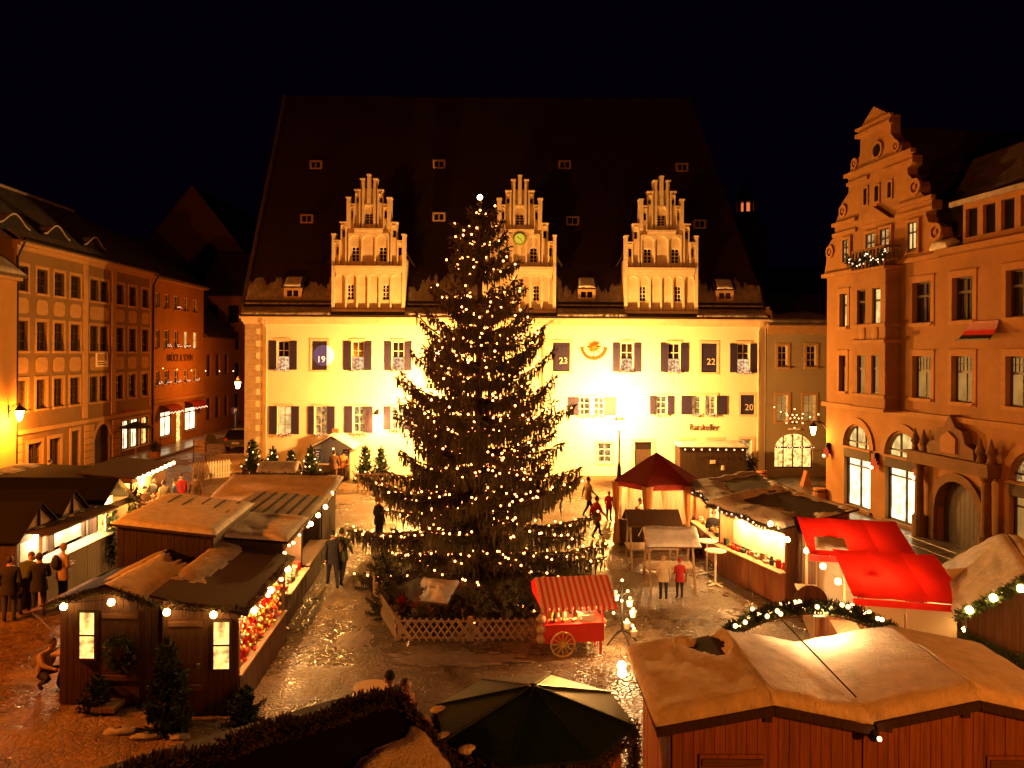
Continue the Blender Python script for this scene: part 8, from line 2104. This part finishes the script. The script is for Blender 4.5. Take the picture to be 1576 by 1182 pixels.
person('person in a black coat at the second bistro table', 1098, 862, 160, 'hold', 'coat_dark', 'trousers', 'hat', 'coat_brown')
person('person in a dark jacket between bistro tables and lit counter', 1115, 868, 220, 'stand', 'coat_dark', 'trousers', 'hair', h=1.8)
person('person in a brown coat with orange hat at the lit counter', 1136, 858, 225, 'hold', 'coat_brown', 'trousers', 'hat', 'coat_orange')
person('person in light yellow at the lit counter next to the tent', 1100, 828, 230, 'stand', 'coat_beige', 'trousers', 'hair')
person('child in a beige coat and tan hat before the snow roofed stand', 1021, 924, 175, 'stand', 'coat_beige', 'trousers', 'hat', 'coat_tan', h=1.28)
person('child in a red jacket pointing before the snow roofed stand', 1046, 921, 190, 'hold', 'coat_red', 'trousers', 'hat', 'coat_red', h=1.15)
person('person in a long orange-brown coat walking by the red-brown end wall', 1188, 905, 60, 'walk', 'coat_orange', 'coat_brown', 'hair')
person('person in a pale jacket carrying things by the red-brown end wall', 1212, 888, 100, 'hold', 'coat_white', 'trousers', 'hat', 'coat_orange')
person('person in a red jacket with a white bag at the red tarpaulin counter', 1258, 945, 245, 'stand', 'coat_red', 'coat_tan', 'hair', bag='coat_white')
person('person in a dark coat waiting beside the red tarpaulin counter', 1246, 938, 230, 'stand', 'coat_brown', 'trousers', 'hair')
person('man in a black jacket and cap at the bistro table by the black roof', 600, 1192, 240, 'hold', 'coat_dark', 'trousers', 'hat', 'coat_dark')
person('person in an orange-beige coat facing the man in the cap', 622, 1200, 60, 'stand', 'coat_orange', 'coat_tan', 'hair', h=1.66)
person('person in a pale jacket sitting height by the inn hut', 1112, 742, 180, 'stand', 'coat_white', 'trousers', 'hair', h=1.6)
person('person in a green jacket queueing at the hut with red-brown end wall', 1150, 872, 235, 'stand', 'coat_green', 'trousers', 'hat', 'coat_beige')
person('person with an orange scarf queueing at the hut with red-brown end wall', 1163, 884, 250, 'hold', 'coat_dark', 'jeans', 'hair', scarf='coat_orange')
person('child with a red hat among the queue by the lit counter', 1142, 880, 220, 'stand', 'coat_blue', 'trousers', 'hat', 'coat_red', h=1.2)
person('person in black with a white hat between tent and counter hut', 1090, 815, 150, 'stand', 'coat_dark', 'trousers', 'hat', 'coat_white')
person('person in brown strolling behind the bare roofed stand', 985, 838, 40, 'walk', 'coat_brown', 'jeans', 'hat', 'coat_green')
person('person in a tan coat on the path before the overlit wall', 905, 795, 110, 'walk', 'coat_tan', 'trousers', 'hair')
person('person in a dark hat beside the bistro table behind the ribbed roof', 222, 815, 60, 'hold', 'coat_brown', 'trousers', 'hat', 'coat_dark')
person('person in a dark coat approaching the small red stall', 236, 800, 160, 'walk', 'coat_dark', 'jeans', 'hair')
person('person in red at the icicle fringed hut', 205, 828, 230, 'stand', 'coat_red', 'trousers', 'hat', 'coat_dark')
person('person in a long dark coat between awning stall and icicle fringed hut', 168, 862, 240, 'hold', 'coat_dark', 'trousers', 'hat', 'coat_brown', scarf='coat_tan')

# ---- keep the tree of objects to thing > part > sub-part
def adopt(o, new_parent):
    m = o.parent.matrix_basis @ o.matrix_basis
    o.parent = new_parent; o.matrix_basis = m
for e in [o for o in bpy.data.objects if o.name.startswith('end_wall_fittings')]:
    for ch in list(e.children): adopt(ch, e.parent)
    bpy.data.objects.remove(e)
def depth(o):
    n = 1
    while o.parent: o = o.parent; n += 1
    return n
for o in list(bpy.data.objects):
    while depth(o) > 3: adopt(o, o.parent.parent)
